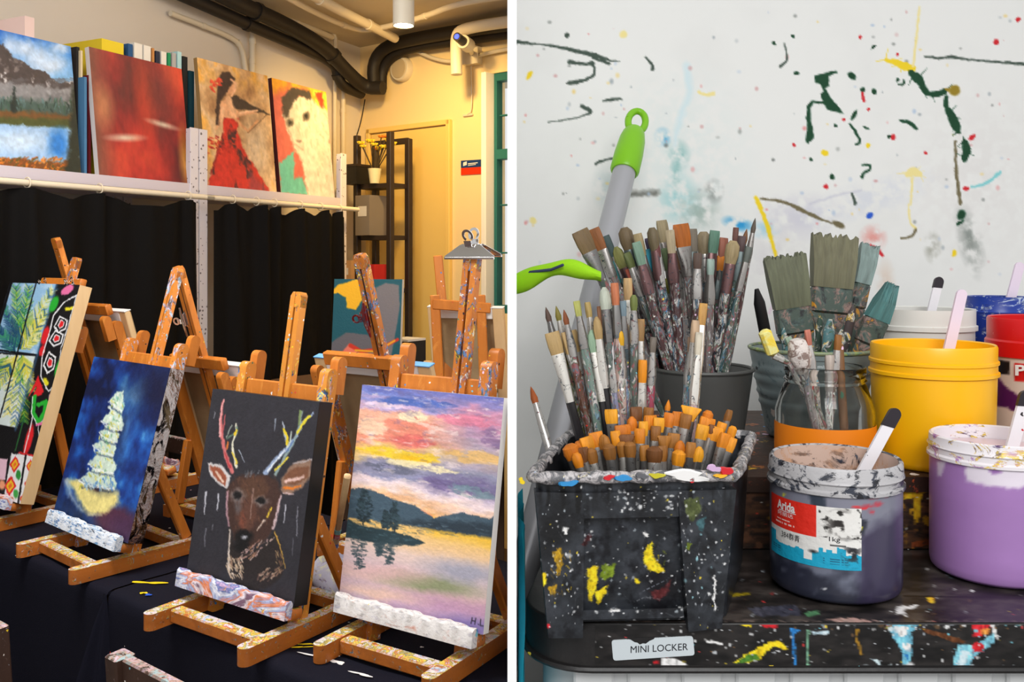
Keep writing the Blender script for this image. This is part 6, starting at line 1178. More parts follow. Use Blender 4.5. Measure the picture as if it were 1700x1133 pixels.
# proud legs and top band round a sunken panel on the front
fdir = (FR - FL).normalized(); fn = Vector((fdir.y, -fdir.x, 0))
def bin_front(px, py, off=0.0):
    k = 0; p0 = FL + (Vector(((FL + FR + BR + BL) / 4)) - FL) * .0 - fn * .0; return onplane(px, py, FL + (-fn) * .004 + fn * off, fn)
def front_slab(pts, off, name, mat, th=.001, wob=0, seed=1, par=None):
    r = random.Random(seed); q = []; n = len(pts)
    for i in range(n):
        (x0, y0), (x1, y1) = pts[i], pts[(i + 1) % n]; k = max(1, int(math.hypot(x1 - x0, y1 - y0) / 5)) if wob else 1
        for j in range(k): q.append((x0 + (x1 - x0) * j / k + r.uniform(-wob, wob), y0 + (y1 - y0) * j / k + r.uniform(-wob, wob)))
    vs = [bin_front(a, b, off) for a, b in q]; m = len(vs); mb = MB().add(vs + [v + fn * th for v in vs], [tuple(range(m, 2 * m)), tuple(range(m - 1, -1, -1))] + [(i, (i + 1) % m, m + (i + 1) % m, m + i) for i in range(m)])
    return mb.build(name, mat, par or bn, world=True, smooth=False, side=1)
BINOPS = []
Yl, Rd, Bl, Wh = m_py, m_pr, PB('azure', 50, 140, 200), m_pw
for pts, mt, of, sd in (([(975, 945), (992, 940), (990, 975), (982, 998), (976, 990)], Yl, .0, 1), ([(988, 985), (1008, 972), (1006, 985), (992, 1005)], Yl, .0, 2), ([(1000, 940), (1022, 938), (1018, 958), (1004, 964), (995, 958)], PB('olivegreen', 110, 130, 30), .0, 3), ([(1068, 918), (1082, 898), (1084, 926), (1102, 944), (1104, 952), (1086, 950), (1074, 946), (1070, 934)], Yl, .0, 4), ([(1054, 958), (1062, 966), (1060, 972), (1054, 968)], Yl, .0, 5), ([(1078, 982), (1098, 978), (1114, 964), (1108, 986), (1094, 998), (1084, 990)], PB('maroon', 84, 32, 34), .0, 6), ([(1066, 886), (1074, 884), (1076, 892), (1070, 892)], Wh, .0, 7),
        ([(964, 905), (978, 884), (984, 890), (972, 908)], PB('darkred', 50, 14, 18), .0002, 8), ([(918, 918), (932, 910), (934, 938), (926, 958), (922, 940)], PB('gold', 170, 130, 20), .0092, 9), ([(898, 954), (906, 952), (908, 970), (902, 976)], Yl, .0092, 10), ([(910, 975), (924, 970), (922, 988), (912, 986)], PB('gold', 170, 130, 20), .0092, 11), ([(934, 876), (944, 878), (940, 886), (934, 884)], Wh, .0092, 12), ([(905, 1038), (914, 1038), (914, 1044), (906, 1044)], Rd, .0092, 13), ([(1184, 955), (1187, 955), (1188, 1012), (1185, 1016)], Wh, .0092, 14), ([(1136, 830), (1160, 826), (1164, 850), (1150, 866), (1140, 856)], PB('mossy', 70, 78, 40), .0092, 15), ([(1156, 866), (1172, 858), (1168, 884), (1160, 880)], PB('slateteal', 50, 84, 90), .0092, 16), ([(1140, 900), (1148, 902), (1146, 914), (1140, 912)], PB('olive2', 96, 110, 30), .0092, 17), ([(1010, 1014), (1026, 1010), (1032, 1014), (1012, 1018)], Wh, .010, 18)): BINOPS.append((pts, srgb(mt), 2.2, sd))
def p_bin(p):
    n = fbm(p.X / 26, p.Y / 26, 3); p.C[:] = p.ramp(n, [(.3, (30, 32, 36)), (.5, (42, 45, 50)), (.72, (56, 59, 65))]) / 255
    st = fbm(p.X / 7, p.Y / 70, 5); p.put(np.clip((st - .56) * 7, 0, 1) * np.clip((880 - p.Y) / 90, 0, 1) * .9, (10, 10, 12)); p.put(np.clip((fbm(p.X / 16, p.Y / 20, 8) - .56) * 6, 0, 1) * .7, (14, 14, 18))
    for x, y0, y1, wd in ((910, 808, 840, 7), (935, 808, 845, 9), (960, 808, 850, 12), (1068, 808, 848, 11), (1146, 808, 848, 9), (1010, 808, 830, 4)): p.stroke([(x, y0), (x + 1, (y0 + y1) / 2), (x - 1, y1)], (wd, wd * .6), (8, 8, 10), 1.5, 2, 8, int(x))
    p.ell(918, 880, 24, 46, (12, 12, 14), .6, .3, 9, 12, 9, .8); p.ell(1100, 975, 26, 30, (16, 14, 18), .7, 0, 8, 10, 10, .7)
    run_ops(p, BINOPS); p.dabs(26, (915, 905, 960, 990), 9, 1.5, 1.2, [(176, 130, 20), (110, 84, 20), (226, 190, 30)], 4, lambda x, y: abs(x - 932) < 16, .7, .8); p.dabs(18, (1070, 900, 1105, 950), 8, 1.4, 1.0, [(240, 214, 40), (130, 140, 30), (200, 170, 20)], 5, None, .8, .8)
    p.stroke([(1052, 1000), (1072, 992), (1098, 996)], (.8, .6), (170, 170, 176), .6, 1, 5, 3, .7); p.stroke([(1062, 986), (1080, 976), (1112, 960)], (.8, .6), (170, 176, 190), .6, 1, 5, 4, .7); p.dabs(60, (890, 810, 1200, 1030), 22, .9, 1.3, [(96, 98, 104), (120, 122, 126), (74, 76, 82)], 6, None, .9, .5)
    specks(p, 330, (880, 806, 1215, 1046), 1.9, [(230, 230, 230), (214, 216, 220), (230, 230, 230), (180, 190, 196), (200, 204, 208), (226, 200, 60), (230, 230, 230)], 3); specks(p, 46, (1025, 815, 1130, 850), 3.0, [(226, 226, 226)], 4); specks(p, 18, (900, 860, 960, 1040), 4.2, [(230, 230, 230)], 8); specks(p, 22, (1130, 880, 1190, 1000), 3.2, [(230, 230, 230), (150, 200, 210)], 9)
m_binp = material('bin_plastic_painted', (1, 1, 1, 1), .34, vcol=True, bump=.25, bscale=70)
for pts in ([(886, 810), (966, 812), (964, 1048), (908, 1048)], [(1118, 808), (1214, 806), (1190, 1032), (1136, 1038)]): dense_paint(front_slab(pts, -.004, 'front_leg', m_bin, .013), .0014, p_bin, m_binp)
dense_paint(front_slab([(966, 812), (1118, 808), (1120, 850), (965, 853)], -.004, 'front_band', m_bin, .013), .0014, p_bin, m_binp)
dense_paint(loft([[bin_front(x, y, .0092 - e) for x, y in ((968, 1014), (1134, 1010), (1136, 1026), (967, 1030))] for e in (0, .008)], 'front_sill', m_bin, bn), .002, p_bin, m_binp)
dense_paint(shell_, .0019, p_bin, m_binp)
def rim_blob(px, py, rx, ry, mat, seed):
    p = bin_front(px, py, .0098); mb = MB(); pts = blob(22, .34, seed, rx / F * .66, ry / F * .66); R = basis(fdir, Vector((0, 0, 1)), fn)
    ring0 = [p + R @ Vector((x, y, 0)) for x, y in pts]; ring1 = [p + R @ Vector((x * .8, y * .8, .0022)) for x, y in pts]; n = len(pts)
    mb.add(ring0 + ring1, [tuple(range(n, 2 * n))] + [(i, (i + 1) % n, n + (i + 1) % n, n + i) for i in range(n)]); mb.build('rim_paint', mat, rimo, world=True, side=1)
for a in ((944, 803, 15, 5, Bl, 1), (1010, 793, 9, 4, Rd, 2), (1034, 794, 13, 6, Bl, 3), (1090, 790, 11, 5, PB('mustardgreen', 196, 186, 40), 4), (1140, 790, 38, 9, Wh, 5), (1148, 797, 6, 4, Rd, 6), (1205, 782, 11, 8, Rd, 7), (1196, 790, 10, 4, PB('amber', 240, 180, 40), 8), (1185, 778, 12, 6, PB('lilac', 205, 170, 205), 9), (866, 799, 5, 5, Yl, 10), (1065, 790, 10, 5, PB('greyrim', 96, 96, 100), 11)): rim_blob(*a)

# ------------------------------------------------------------------ jars and buckets
def seam(prof, root, name, mat, c, seg=48, **kw): return MB().lathe(prof, seg, c, close=False).build(name, mat, root, world=True, side=1, **kw)
def painted_lathe(prof, c, root, name, base, paint, nseg=160, nz=90, mat=None, a0=0, a1=2 * math.pi):
    zs = [z for _, z in prof]; t = np.linspace(0, 1, nz); cum = np.concatenate([[0], np.cumsum([math.hypot(prof[i + 1][0] - prof[i][0], prof[i + 1][1] - prof[i][1]) for i in range(len(prof) - 1)])]); cum /= cum[-1]
    r = np.interp(t, cum, [p[0] for p in prof]); z = np.interp(t, cum, zs); a = np.linspace(a0, a1, nseg)
    P = np.zeros((nz, nseg, 3)); P[..., 0] = c[0] + r[:, None] * np.cos(a)[None, :]; P[..., 1] = c[1] + r[:, None] * np.sin(a)[None, :]; P[..., 2] = c[2] + z[:, None]
    p = Painter(P, base); paint(p); return p.mesh(name, root, mat or m_paint_gloss)
def stick(label, p0, p1, w_, root_mat, tipmat=None, th=.003):
    p0, p1 = Vector(p0), Vector(p1); a = (p1 - p0).normalized(); sd = a.cross(Vector((0, 1, 0))).normalized(); L = (p1 - p0).length
    t = thing('stirring_stick', label, 'stick', p0, None, 'stirring sticks')
    poly = [(-w_ / 2, 0), (w_ / 2, 0), (w_ / 2, L - w_ / 2)] + [(w_ / 2 * math.cos(q), L - w_ / 2 + w_ / 2 * math.sin(q)) for q in [math.pi * k / 8 for k in range(1, 8)]] + [(-w_ / 2, L - w_ / 2)]
    nrm = sd.cross(a); sb_ = MB().prism(poly, p0 - nrm * th / 2, sd, a, nrm * th).build('stick_body', root_mat, t, world=True, side=1)
    if tipmat:
        poly = [(-w_ / 2 - .0004, L * .80), (w_ / 2 + .0004, L * .76), (w_ / 2 + .0004, L - w_ / 2)] + [((w_ / 2 + .0004) * math.cos(q), L - w_ / 2 + (w_ / 2 + .0004) * math.sin(q)) for q in [math.pi * k / 8 for k in range(1, 8)]] + [(-w_ / 2 - .0004, L - w_ / 2)]
        MB().prism(poly, p0 - nrm * (th / 2 + .0004), sd, a, nrm * (th + .0008)).build('paint_tip', tipmat, sb_, world=True, side=1)
    return t
m_stick = material('white_stick', rgb(226, 222, 226), .4, layers=[('speck', 160, .4, .35, [rgb(40, 36, 40), rgb(190, 50, 60), rgb(40, 120, 80)])])
m_stickl = material('lilac_stick', rgb(222, 206, 222), .4)
m_smear = material('dark_paint_smear', rgb(34, 26, 34), .35)
m_dirtyinside = material('milky_jar_inside', rgb(206, 176, 160), .4, layers=[('blotch', 26, .5, .56, [rgb(90, 100, 120), rgb(40, 40, 50), rgb(205, 160, 130)], None)])
# black/blue-grey 1 kg jar
cb = Vector((at_x(1386, .742), .742, ZL + .0008)); rb = .0515
jb_ = thing('paint_jar', 'grey-blue kilogram paint jar with a red and blue label', 'jar', cb)
hj = zat(757, .742) - cb.z
def p_jarbody(p):
    n = fbm(p.U * 18, p.V * 6, 3); n2 = fbm(p.U * 30, p.V * 8, 9)
    p.C = p.ramp(p.V + (n - .5) * .5, [(0, (40, 42, 54)), (.46, (42, 44, 58)), (.56, (104, 108, 124)), (1, (128, 128, 142))]) / 255
    p.poly([(1425, 890), (1440, 880), (1470, 868), (1500, 850), (1500, 1010), (1425, 1010)], (48, 40, 66), 10, 8, 18, 4, .8)
    for x, y, a, b in ((1452, 824, 9, 5), (1458, 838, 8, 4), (1440, 842, 9, 3), (1470, 822, 6, 4), (1447, 850, 5, 3)): p.ell(x, y, a, b, (190, 50, 66), .4, -.2, 3, 6, 5, .8)
    p.stroke([(1418, 842), (1440, 846)], (5, 2), (214, 40, 44), 1); p.stroke([(1350, 812), (1360, 838)], (16, 24), (48, 56, 70), 3, 4, 9, 6); p.poly([(1426, 860), (1440, 866), (1434, 890), (1428, 888)], (44, 46, 58), 2, 3, 7, 7); p.ell(1301, 822, 2.5, 2, (216, 210, 60), .3); p.ell(1429, 878, 2.5, 2.5, (226, 220, 40), .3); p.ell(1367, 979, 3.5, 1.4, (226, 226, 230), .3)
painted_lathe([(.0005, 0), (rb - .006, 0), (rb - .001, .003), (rb, .008), (rb, hj - .022)], cb, jb_, 'jar_body', (60, 62, 76), p_jarbody)
m_cr = material('jar_collar_crust', rgb(176, 174, 176), .4, bump=.4, bscale=90, layers=[('blotch', 40, .50, .56, [rgb(30, 30, 36), rgb(60, 64, 76), rgb(30, 30, 36)], (1, 1, 2)), ('speck', 80, .3, .35, [rgb(30, 30, 36)])])
seam([(rb - .001, hj - .0225), (rb + .0022, hj - .021), (rb + .0022, hj - .0185), (rb + .0005, hj - .017), (rb + .0005, hj - .0135), (rb + .0018, hj - .012), (rb + .0008, hj - .010), (rb + .0004, hj - .002), (rb - .001, hj), (rb - .003, hj - .001), (rb - .0032, hj - .012)], jb_, 'jar_collar', m_cr, cb)
seam([(rb - .0032, hj - .001), (rb - .004, hj - .045)], jb_, 'jar_inner_wall', m_dirtyinside, cb); MB().lathe([(rb - .004, hj - .022), (.0005, hj - .0215)], 40, cb).build('paint_surface', material('blueblack_paint', rgb(60, 62, 74), .25), jb_, world=True)
# its label
def cyl(px, py, c, r, off=.0): 
    a = math.asin(max(-1, min(1, (at_x(px, c[1] - r * .6) - c[0]) / r))) ; return Vector((c[0] + (r + off) * math.sin(a), c[1] - (r + off) * math.cos(a), zat(py, c[1] - r * math.cos(a) * 1.0) ))
nxl, nyl = 150, 110; a0_, a1_ = math.radians(-90), math.radians(2)
PL = np.zeros((nyl, nxl, 3)); zt_, zb_ = zat(845, cb.y - rb), zat(948, cb.y - rb)
for j in range(nyl):
    for i in range(nxl):
        a = a0_ + (a1_ - a0_) * i / (nxl - 1); PL[j, i] = (cb.x + (rb + .0005) * math.sin(a), cb.y - (rb + .0005) * math.cos(a), zt_ + (zb_ - zt_) * j / (nyl - 1))
lb_ = Painter(PL, (226, 224, 220)); U, V = lb_.U, lb_.V
lb_.put(((U < .60) & (V < .52)).astype(float), (222, 42, 26))
sky = .74 + .05 * np.floor(vnoise(U * 22, U * 0, 4) * 4) / 4 - .1 * ((U > .78) & (U < .86)) - .07 * ((U > .62) & (U < .66)) - .05 * ((U > .69) & (U < .74)); sky = np.where((U > .48) & (U < .56), .90, sky); sky = np.where(U < .12, .60, sky)
lb_.put(((V > sky)).astype(float), (22, 160, 196)); lb_.put(np.clip((fbm(U * 16, V * 12, 5) - .60) * 9, 0, 1) * ((U > .62) & (V < .50)), (40, 38, 36)); lb_.put(np.clip((fbm(U * 9, V * 8, 8) - .50) * 9, 0, 1) * np.clip(1.3 - np.hypot((U - .84) / .16, (V - .27) / .22), 0, 1) * 1.2, (44, 40, 38)); lb_.put(np.clip((fbm(U * 14, V * 12, 12) - .5) * 9, 0, 1) * np.clip(1.3 - np.hypot((U - .92) / .09, (V - .72) / .22), 0, 1), (40, 40, 44)); lb_.put(np.clip(1.2 - np.hypot((U - .57) / .05, (V - .76) / .035), 0, 1), (50, 50, 52))
for yy in (.83, .87, .91):
    for x0, x1 in ((.06, .20), (.66, .88)): lb_.put(((V > yy) & (V < yy + .015) & (U > x0) & (U < x1)).astype(float) * (vnoise(U * 90, V * 0, 7) > .35), (20, 90, 120))
lb_.put(((V > .42) & (V < .445) & (U > .12) & (U < .38)).astype(float) * (vnoise(U * 80, V * 0, 9) > .3), (240, 200, 190)); lb_.put(((V > .36) & (V < .385) & (U > .14) & (U < .34)).astype(float) * (vnoise(U * 80, V * 0, 3) > .3), (240, 200, 190)); lb_.put(((V > .60) & (V < .63) & (U > .71) & (U < .86)).astype(float) * (vnoise(U * 70, V * 0, 2) > .4), (90, 90, 90))
lab_o = lb_.mesh('jar_label', jb_); ROOT_M[lab_o] = ROOT_M[jb_]
def on_label(a, b, off=.0009): ang = a0_ + (a1_ - a0_) * a; return Vector((cb.x + (rb + off) * math.sin(ang), cb.y - (rb + off) * math.cos(ang), zt_ + (zb_ - zt_) * b))
text_on('Arida', .15, .39, .205, .05, on_label, 'label_lettering', m_pw, lab_o, bold=.03); text_on('群青', .32, .44, .665, .555, on_label, 'label_lettering', m_ink, lab_o); text_on('384', .22, .315, .655, .565, on_label, 'label_lettering', m_ink, lab_o); text_on('1kg', .715, .81, .57, .475, on_label, 'label_lettering', m_ink, lab_o); text_on('阿丽达', .16, .37, .305, .235, on_label, 'label_lettering', m_pw, lab_o)
MB().sheet([[on_label(.18 + .22 * i / 10, v_) for i in range(11)] for v_ in (.212, .224)]).build('label_underline', m_pw, lab_o, world=True)
stick('white stirring stick with a black end in the grey-blue jar', (cb.x + .020, cb.y + .012, cb.z + hj - .03), at(1489, 680, .765), .0098, m_stick, m_smear)
# purple jar
cp = Vector((at_x(1652, .775), .775, ZL + .0008)); rp = .0515; hp = zat(722, .775) - cp.z
jp = thing('paint_jar', 'lilac paint jar with a white collar at the right front', 'jar', cp)
def p_pur(p):
    p.C[:] = np.array((160, 118, 178)) / 255; p.poly([(1602, 768), (1604, 798), (1640, 808), (1690, 812), (1720, 800), (1720, 760), (1602, 756)], (226, 216, 228), 3, 3, 9, 3); p.poly([(1636, 772), (1666, 772), (1662, 786), (1648, 788)], (150, 104, 170), 2, 2, 7, 4); p.poly([(1556, 766), (1570, 766), (1562, 792), (1556, 790)], (214, 200, 222), 2, 2, 7, 5); p.grit(.04, 10, 8, 3)
painted_lathe([(.0005, 0), (rp - .006, 0), (rp - .001, .003), (rp, .008), (rp, hp - .020)], cp, jp, 'jar_body', (160, 118, 178), p_pur)
m_wc = material('white_collar_splashed', rgb(228, 222, 226), .35, bump=.2, layers=[('blotch', 34, .545, .575, [rgb(70, 30, 90), rgb(170, 120, 190), rgb(230, 200, 60), rgb(70, 30, 90)], (1, 1, 2))])
seam([(rp - .001, hp - .0205), (rp + .0022, hp - .019), (rp + .0022, hp - .0165), (rp + .0006, hp - .015), (rp + .0006, hp - .011), (rp + .0018, hp - .0095), (rp + .0008, hp - .008), (rp + .0002, hp - .001), (rp - .0015, hp), (rp - .0035, hp - .001), (rp - .004, hp - .03)], jp, 'jar_collar', m_wc, cp)
MB().lathe([(rp - .004, hp - .012), (.0005, hp - .0115)], 40, cp).build('paint_surface', material('lilac_surface', rgb(214, 190, 196), .3, layers=[('blotch', 22, .6, .64, [rgb(90, 40, 110)], None)]), jp, world=True)
stick('purple-smeared stirring stick in the lilac jar', (cp.x + .012, cp.y + .0, cp.z + hp - .02), at(1705, 650, .775), .0105, m_stick, m_smear)
# yellow bucket
cy_ = Vector((at_x(1548, .888), .888, ZR + .0006)); ry = .0572; hy = zat(570, .888) - cy_.z
m_yel = material('yellow_plastic', rgb(246, 182, 8), .35, bump=.04, bscale=30)
jy = thing('paint_bucket', 'bright yellow paint bucket on the riser', 'bucket', cy_)
seam([(.0005, 0), (ry - .006, 0), (ry - .0035, .002), (ry - .0025, .006), (ry - .0005, hy - .030)], jy, 'bucket_body', m_yel, cy_)
seam([(ry - .0008, hy - .030), (ry + .0018, hy - .029), (ry + .0018, hy - .026), (ry, hy - .025), (ry, hy - .019), (ry + .0014, hy - .018), (ry + .0014, hy - .0155), (ry - .0002, hy - .0145), (ry, hy - .002), (ry - .001, hy), (ry - .003, hy - .001), (ry - .004, hy - .035)], jy, 'bucket_collar', m_yel, cy_)
MB().lathe([(ry - .004, hy - .014), (.0005, hy - .0135)], 40, cy_).build('paint_surface', m_yel, jy, world=True)
stick('pale lilac stirring stick in the yellow bucket', (cy_.x + .018, cy_.y + .01, cy_.z + hy - .02), at(1598, 481, .90), .0105, m_stickl)
# red bucket
cr_ = Vector((at_x(1742, .93), .93, ZR + .0006)); rr = .0585; hr = zat(527, .93) - cr_.z
jr = thing('paint_bucket', 'red paint bucket with a torn label at the right edge', 'bucket', cr_)
def p_red(p):
    p.C = np.where((p.V > .80)[..., None], np.array((206, 10, 16)) / 255., np.array((84, 22, 84)) / 255.)
    p.poly([(1640, 590), (1720, 596), (1720, 660), (1690, 655), (1668, 640), (1652, 620)], (214, 196, 184), 1.5, 4, 9, 3); p.poly([(1640, 597), (1676, 600), (1676, 622), (1640, 622)], (26, 20, 22), 1, 1.5, 6, 4); p.poly([(1640, 676), (1664, 674), (1690, 684), (1720, 680), (1720, 730), (1640, 730)], (222, 200, 186), 1.5, 4, 9, 5); p.poly([(1683, 603), (1730, 606), (1730, 636), (1683, 633)], (206, 26, 30), .8)
painted_lathe([(.0005, 0), (rr - .005, 0), (rr - .003, .004), (rr - .001, hr - .022)], cr_, jr, 'bucket_body', (205, 10, 16), p_red, nz=130)
m_red = material('red_plastic', rgb(206, 10, 16), .3, layers=[('blotch', 60, .66, .68, [rgb(240, 200, 180)], None)])
seam([(rr - .002, hr - .040), (rr + .001, hr - .039), (rr + .001, hr - .024), (rr - .001, hr - .022), (rr - .001, hr - .002), (rr - .002, hr), (rr - .004, hr - .001), (rr - .005, hr - .03)], jr, 'bucket_collar', m_red, cr_)
MB().lathe([(rr - .005, hr - .012), (.0005, hr - .0115)], 40, cr_).build('paint_surface', material('red_film', rgb(150, 90, 100), .3), jr, world=True)
text_on('Po', 1692, 1711, 624, 606, lambda a, b: cyl(a, b, cr_, rr, .0012), 'label_lettering', m_pw, jr, bold=.03)
# blue jar, white tub
cB = Vector((at_x(1655, 1.08), 1.08, ZR + .0006)); jB = thing('paint_jar', 'blue-smeared paint jar behind the red bucket', 'jar', cB); hB = zat(492, 1.08) - cB.z
m_blue = material('ultramarine_smears', rgb(24, 56, 150), .35, layers=[('blotch', 40, .55, .6, [rgb(20, 90, 200), rgb(190, 205, 226), rgb(16, 30, 90)], (1, 1, 2))])
seam([(.0005, 0), (.031, 0), (.034, .004), (.034, hB - .02), (.0355, hB - .018), (.034, hB - .014), (.034, hB), (.031, hB - .001), (.031, hB - .03)], jB, 'jar_body', m_blue, cB); MB().lathe([(.031, hB - .02), (.0005, hB - .02)], 30, cB).build('paint_surface', m_blue, jB, world=True)
stick('pale blue stirring stick in the blue jar', (cB.x + .012, cB.y, cB.z + hB - .02), at(1694, 436, 1.09), .011, m_stickl)
cw = Vector((at_x(1532, 1.06), 1.06, ZR + .0006)); jw = thing('paint_tub', 'white paint tub behind the yellow bucket', 'tub', cw); hw_ = zat(512, 1.06) - cw.z; m_wt = material('white_tub', rgb(226, 224, 218), .35, layers=[('blotch', 30, .66, .68, [rgb(190, 160, 190), rgb(220, 180, 90)], None)])
seam([(.0005, 0), (.052, 0), (.055, .004), (.055, hw_ - .025), (.058, hw_ - .024), (.058, hw_ - .019), (.056, hw_ - .018), (.056, hw_), (.053, hw_ - .001), (.053, hw_ - .03)], jw, 'tub_body', m_wt, cw); MB().lathe([(.053, hw_ - .016), (.0005, hw_ - .016)], 30, cw).build('paint_surface', m_wt, jw, world=True)
stick('small stirring stick with a dark tip in the white tub', (cw.x + .006, cw.y, cw.z + hw_ - .02), at(1560, 461, 1.07), .010, m_stick, m_smear)
# galvanised bucket and dark grey bucket
def bucket(label, c, r0, r1, h, mat, ribs, name='metal_bucket', rim=None):
    t = thing(name, label, 'bucket', c); prof = [(.0005, 0), (r0 - .003, 0), (r0, .003)]
    for k in range(1, 24):
        z = .003 + (h - .006) * k / 24; prof.append((r0 + (r1 - r0) * k / 24 + (.0016 if ribs and k in (9, 12, 16, 19) else 0), z))
    prof += [(r1, h), (r1 - .002, h - .001), (r0 - .002, .006), (.0005, .006)]
    seam(prof, t, 'bucket_wall', mat, c, angle=60); a = [Vector((c.x + r1 * math.cos(q), c.y + r1 * math.sin(q), c.z + h)) for q in [2 * math.pi * k / 40 for k in range(41)]]; MB().tube(a, .0022, 8, cap=False).build('rolled_rim', rim or mat, t, world=True); return t
m_galv = material('galvanised_tin', rgb(140, 154, 156), .45, .35, layers=[('blotch', 12, .55, .62, [rgb(70, 96, 100)], (1, 1, 2)), ('speck', 60, .3, .2, PAL), ('blotch', 20, .72, .74, [rgb(20, 130, 130)], None)])
m_dgrey = material('dark_grey_tin', rgb(82, 82, 80), .5, .25, layers=[('speck', 60, .3, .12, PAL), ('blotch', 20, .68, .7, [rgb(26, 26, 28)], None)])
m_crim = material('spattered_rim', rgb(130, 140, 110), .5, layers=[('blotch', 60, .5, .55, [rgb(226, 200, 60), rgb(70, 110, 120), rgb(160, 180, 90)], None)])
cg = Vector((at_x(1348, 1.02), 1.02, ZR + .0006)); bucket('ribbed galvanised bucket holding wide flat brushes', cg, .050, .0685, zat(578, 1.02) - cg.z, m_galv, True, rim=m_crim)
cd = Vector((at_x(1166, .985), .985, ZR + .0006)); bucket('dark grey bucket packed with tall paint-stained brushes', cd, .043, .0535, zat(612, .985) - cd.z, m_dgrey, False)
# glass jar with orange label
cj = Vector((at_x(1369, .884), .884, ZR + .0006)); gj = thing('glass_jar', 'clear glass jar with an orange label holding brushes', 'jar', cj); hg = zat(607, .884) - cj.z; rg_ = .0468
m_gl = material('clear_glass', (.96, .98, .97, 1), .03, trans=1.0, ior=1.25, spec=.5)
seam([(.0005, .0), (rg_ - .004, 0), (rg_, .004), (rg_ - .0, .052), (rg_ - .003, .062), (rg_ - .0085, .078), (rg_ - .0098, hg - .016), (rg_ - .0075, hg - .013), (rg_ - .0098, hg - .010), (rg_ - .0085, hg - .006), (rg_ - .0085, hg - .001), (rg_ - .0098, hg), (rg_ - .0115, hg - .001), (rg_ - .0122, .078), (rg_ - .006, .062), (rg_ - .003, .052), (rg_ - .003, .006), (.0005, .005)], gj, 'glass_body', m_gl, cj, angle=60)
m_or = material('orange_paper', rgb(244, 134, 14), .5); mb = MB(); mb.sheet([[cj + Vector(((rg_ + .0006) * math.sin(a), -(rg_ + .0006) * math.cos(a), z)) for a in [math.radians(-108 + 176 * i / 40) for i in range(41)]] for z in (.006, .0405)]).build('orange_label', m_or, gj, world=True, angle=80)
# ------------------------------------------------------------------ mop with green handle, cloths
m_alu = material('brushed_aluminium', (.40, .40, .42, 1), .32, .55); m_green = material('lime_plastic', rgb(120, 184, 12), .35); m_lime = material('lime_cloth', rgb(150, 208, 10), .8, bump=.5, bscale=60); m_dgline = material('dark_stitch', rgb(50, 60, 90), .7)
ptop, pgrip = at(1066, 172, 1.21), at(1037, 283, 1.17); pbot = Vector((.0225, .885, ZL + .002)); dirp = (pgrip - pbot).normalized()
mp = thing('mop', 'silver mop pole with a lime green grip leaning on the wall', 'mop', pbot)
MB().tube([pbot - (pgrip - pbot).normalized() * .30, pbot, pgrip], .0150, 20).build('pole', m_alu, mp, world=True, side=1)
ax = dirp; sdv = ax.cross(Vector((0, 1, 0))).normalized(); dv = sdv.cross(ax)
MB().tube([pgrip - ax * .004, pgrip, pgrip + ax * .03, pgrip + ax * .055, pgrip + ax * .068, pgrip + ax * .074], [.0165, .0190, .0190, .0175, .0150, .0120], 20).build('grip', m_green, mp, world=True)
cc = pgrip + ax * .092; MB().tube([cc + ax * (.0200 * math.sin(a)) + sdv * (.0118 * math.cos(a)) for a in [2 * math.pi * k / 24 for k in range(25)]], .0048, 10, cap=False).build('hanging_loop', m_green, mp, world=True)
lc = thing('lime_cloth', 'lime green cloth strap looped over the mop pole', 'cloth', at(930, 458, 1.04)); rows = []
for k in range(25):
    f_ = k / 24; px = 856 + 142 * f_; pyc = 472 - 26 * math.sin(f_ * 2.6) + 6 * math.sin(f_ * 9) * .3; hh = 19 - 7 * f_ + 3 * math.sin(f_ * 11); d = 1.0 + .0 * f_ - .05 * math.sin(f_ * 1.6)
    rows.append([at(px, pyc + hh * math.cos(a) * .9, d - .010 * math.sin(a)) for a in [2 * math.pi * q / 14 for q in range(15)]])
mb = MB().sheet(rows); mb.f.append(tuple(range(14))); mb.f.append(tuple(24 * 15 + q for q in range(14))); mb.build('strap', m_lime, lc, world=True, side=1)
MB().tube([at(874, 462, .985), at(880, 452, .98), at(915, 448, .955), at(935, 440, .945)], .0016, 6).build('stitching', m_dgline, lc, world=True)
tqc = thing('turquoise_cloth', 'turquoise cleaning cloth hanging at the left end of the locker', 'cloth', (.006, .72, ZL - .12)); m_tq = material('turquoise_cloth', rgb(20, 180, 205), .75, bump=.5, bscale=70); rows = []
for j in range(14):
    z = zat(855, .72) - j / 13 * .17; rows.append([Vector((.0048 + .0026 * (1 + math.sin(i * .9 + j * .35)) + .0005 * j * 0, .675 + .012 * i / 1.4, z)) for i in range(16)])
MB().sheet(rows).build('folded_sheet', m_tq, tqc, world=True, side=1)
# ------------------------------------------------------------------ brushes
m_bristle = material('bristle', (1, 1, 1, 1), .6, objcol=True, bump=.6, bscale=260, bstretch=(1, 1, .08), grain=(200, (1, 1, .05), (0.01, 0.006, 0.003, 1), .45))
m_ferrule = material('tin_ferrule', (1, 1, 1, 1), .35, .75, objcol=True, layers=[('blotch', 150, .56, .62, [rgb(200, 190, 190), rgb(120, 60, 60), rgb(60, 90, 100), rgb(50, 46, 46)], None)])
m_handle = material('splashed_handle', (1, 1, 1, 1), .4, objcol=True, layers=[('blotch', 110, .47, .53, [rgb(30, 30, 34), rgb(190, 180, 176), rgb(70, 120, 130), rgb(150, 80, 84), rgb(70, 100, 80), rgb(206, 200, 196), rgb(60, 60, 70), rgb(120, 150, 165)], (1, 1, .4)), ('blotch', 60, .62, .66, [rgb(26, 25, 28), rgb(190, 60, 60), rgb(30, 30, 34)], (1, 1, .3)), ('speck', 220, .32, .4, PAL)])
m_clean = material('clean_handle', (1, 1, 1, 1), .3, objcol=True)
BN = [0]
ALLB = []
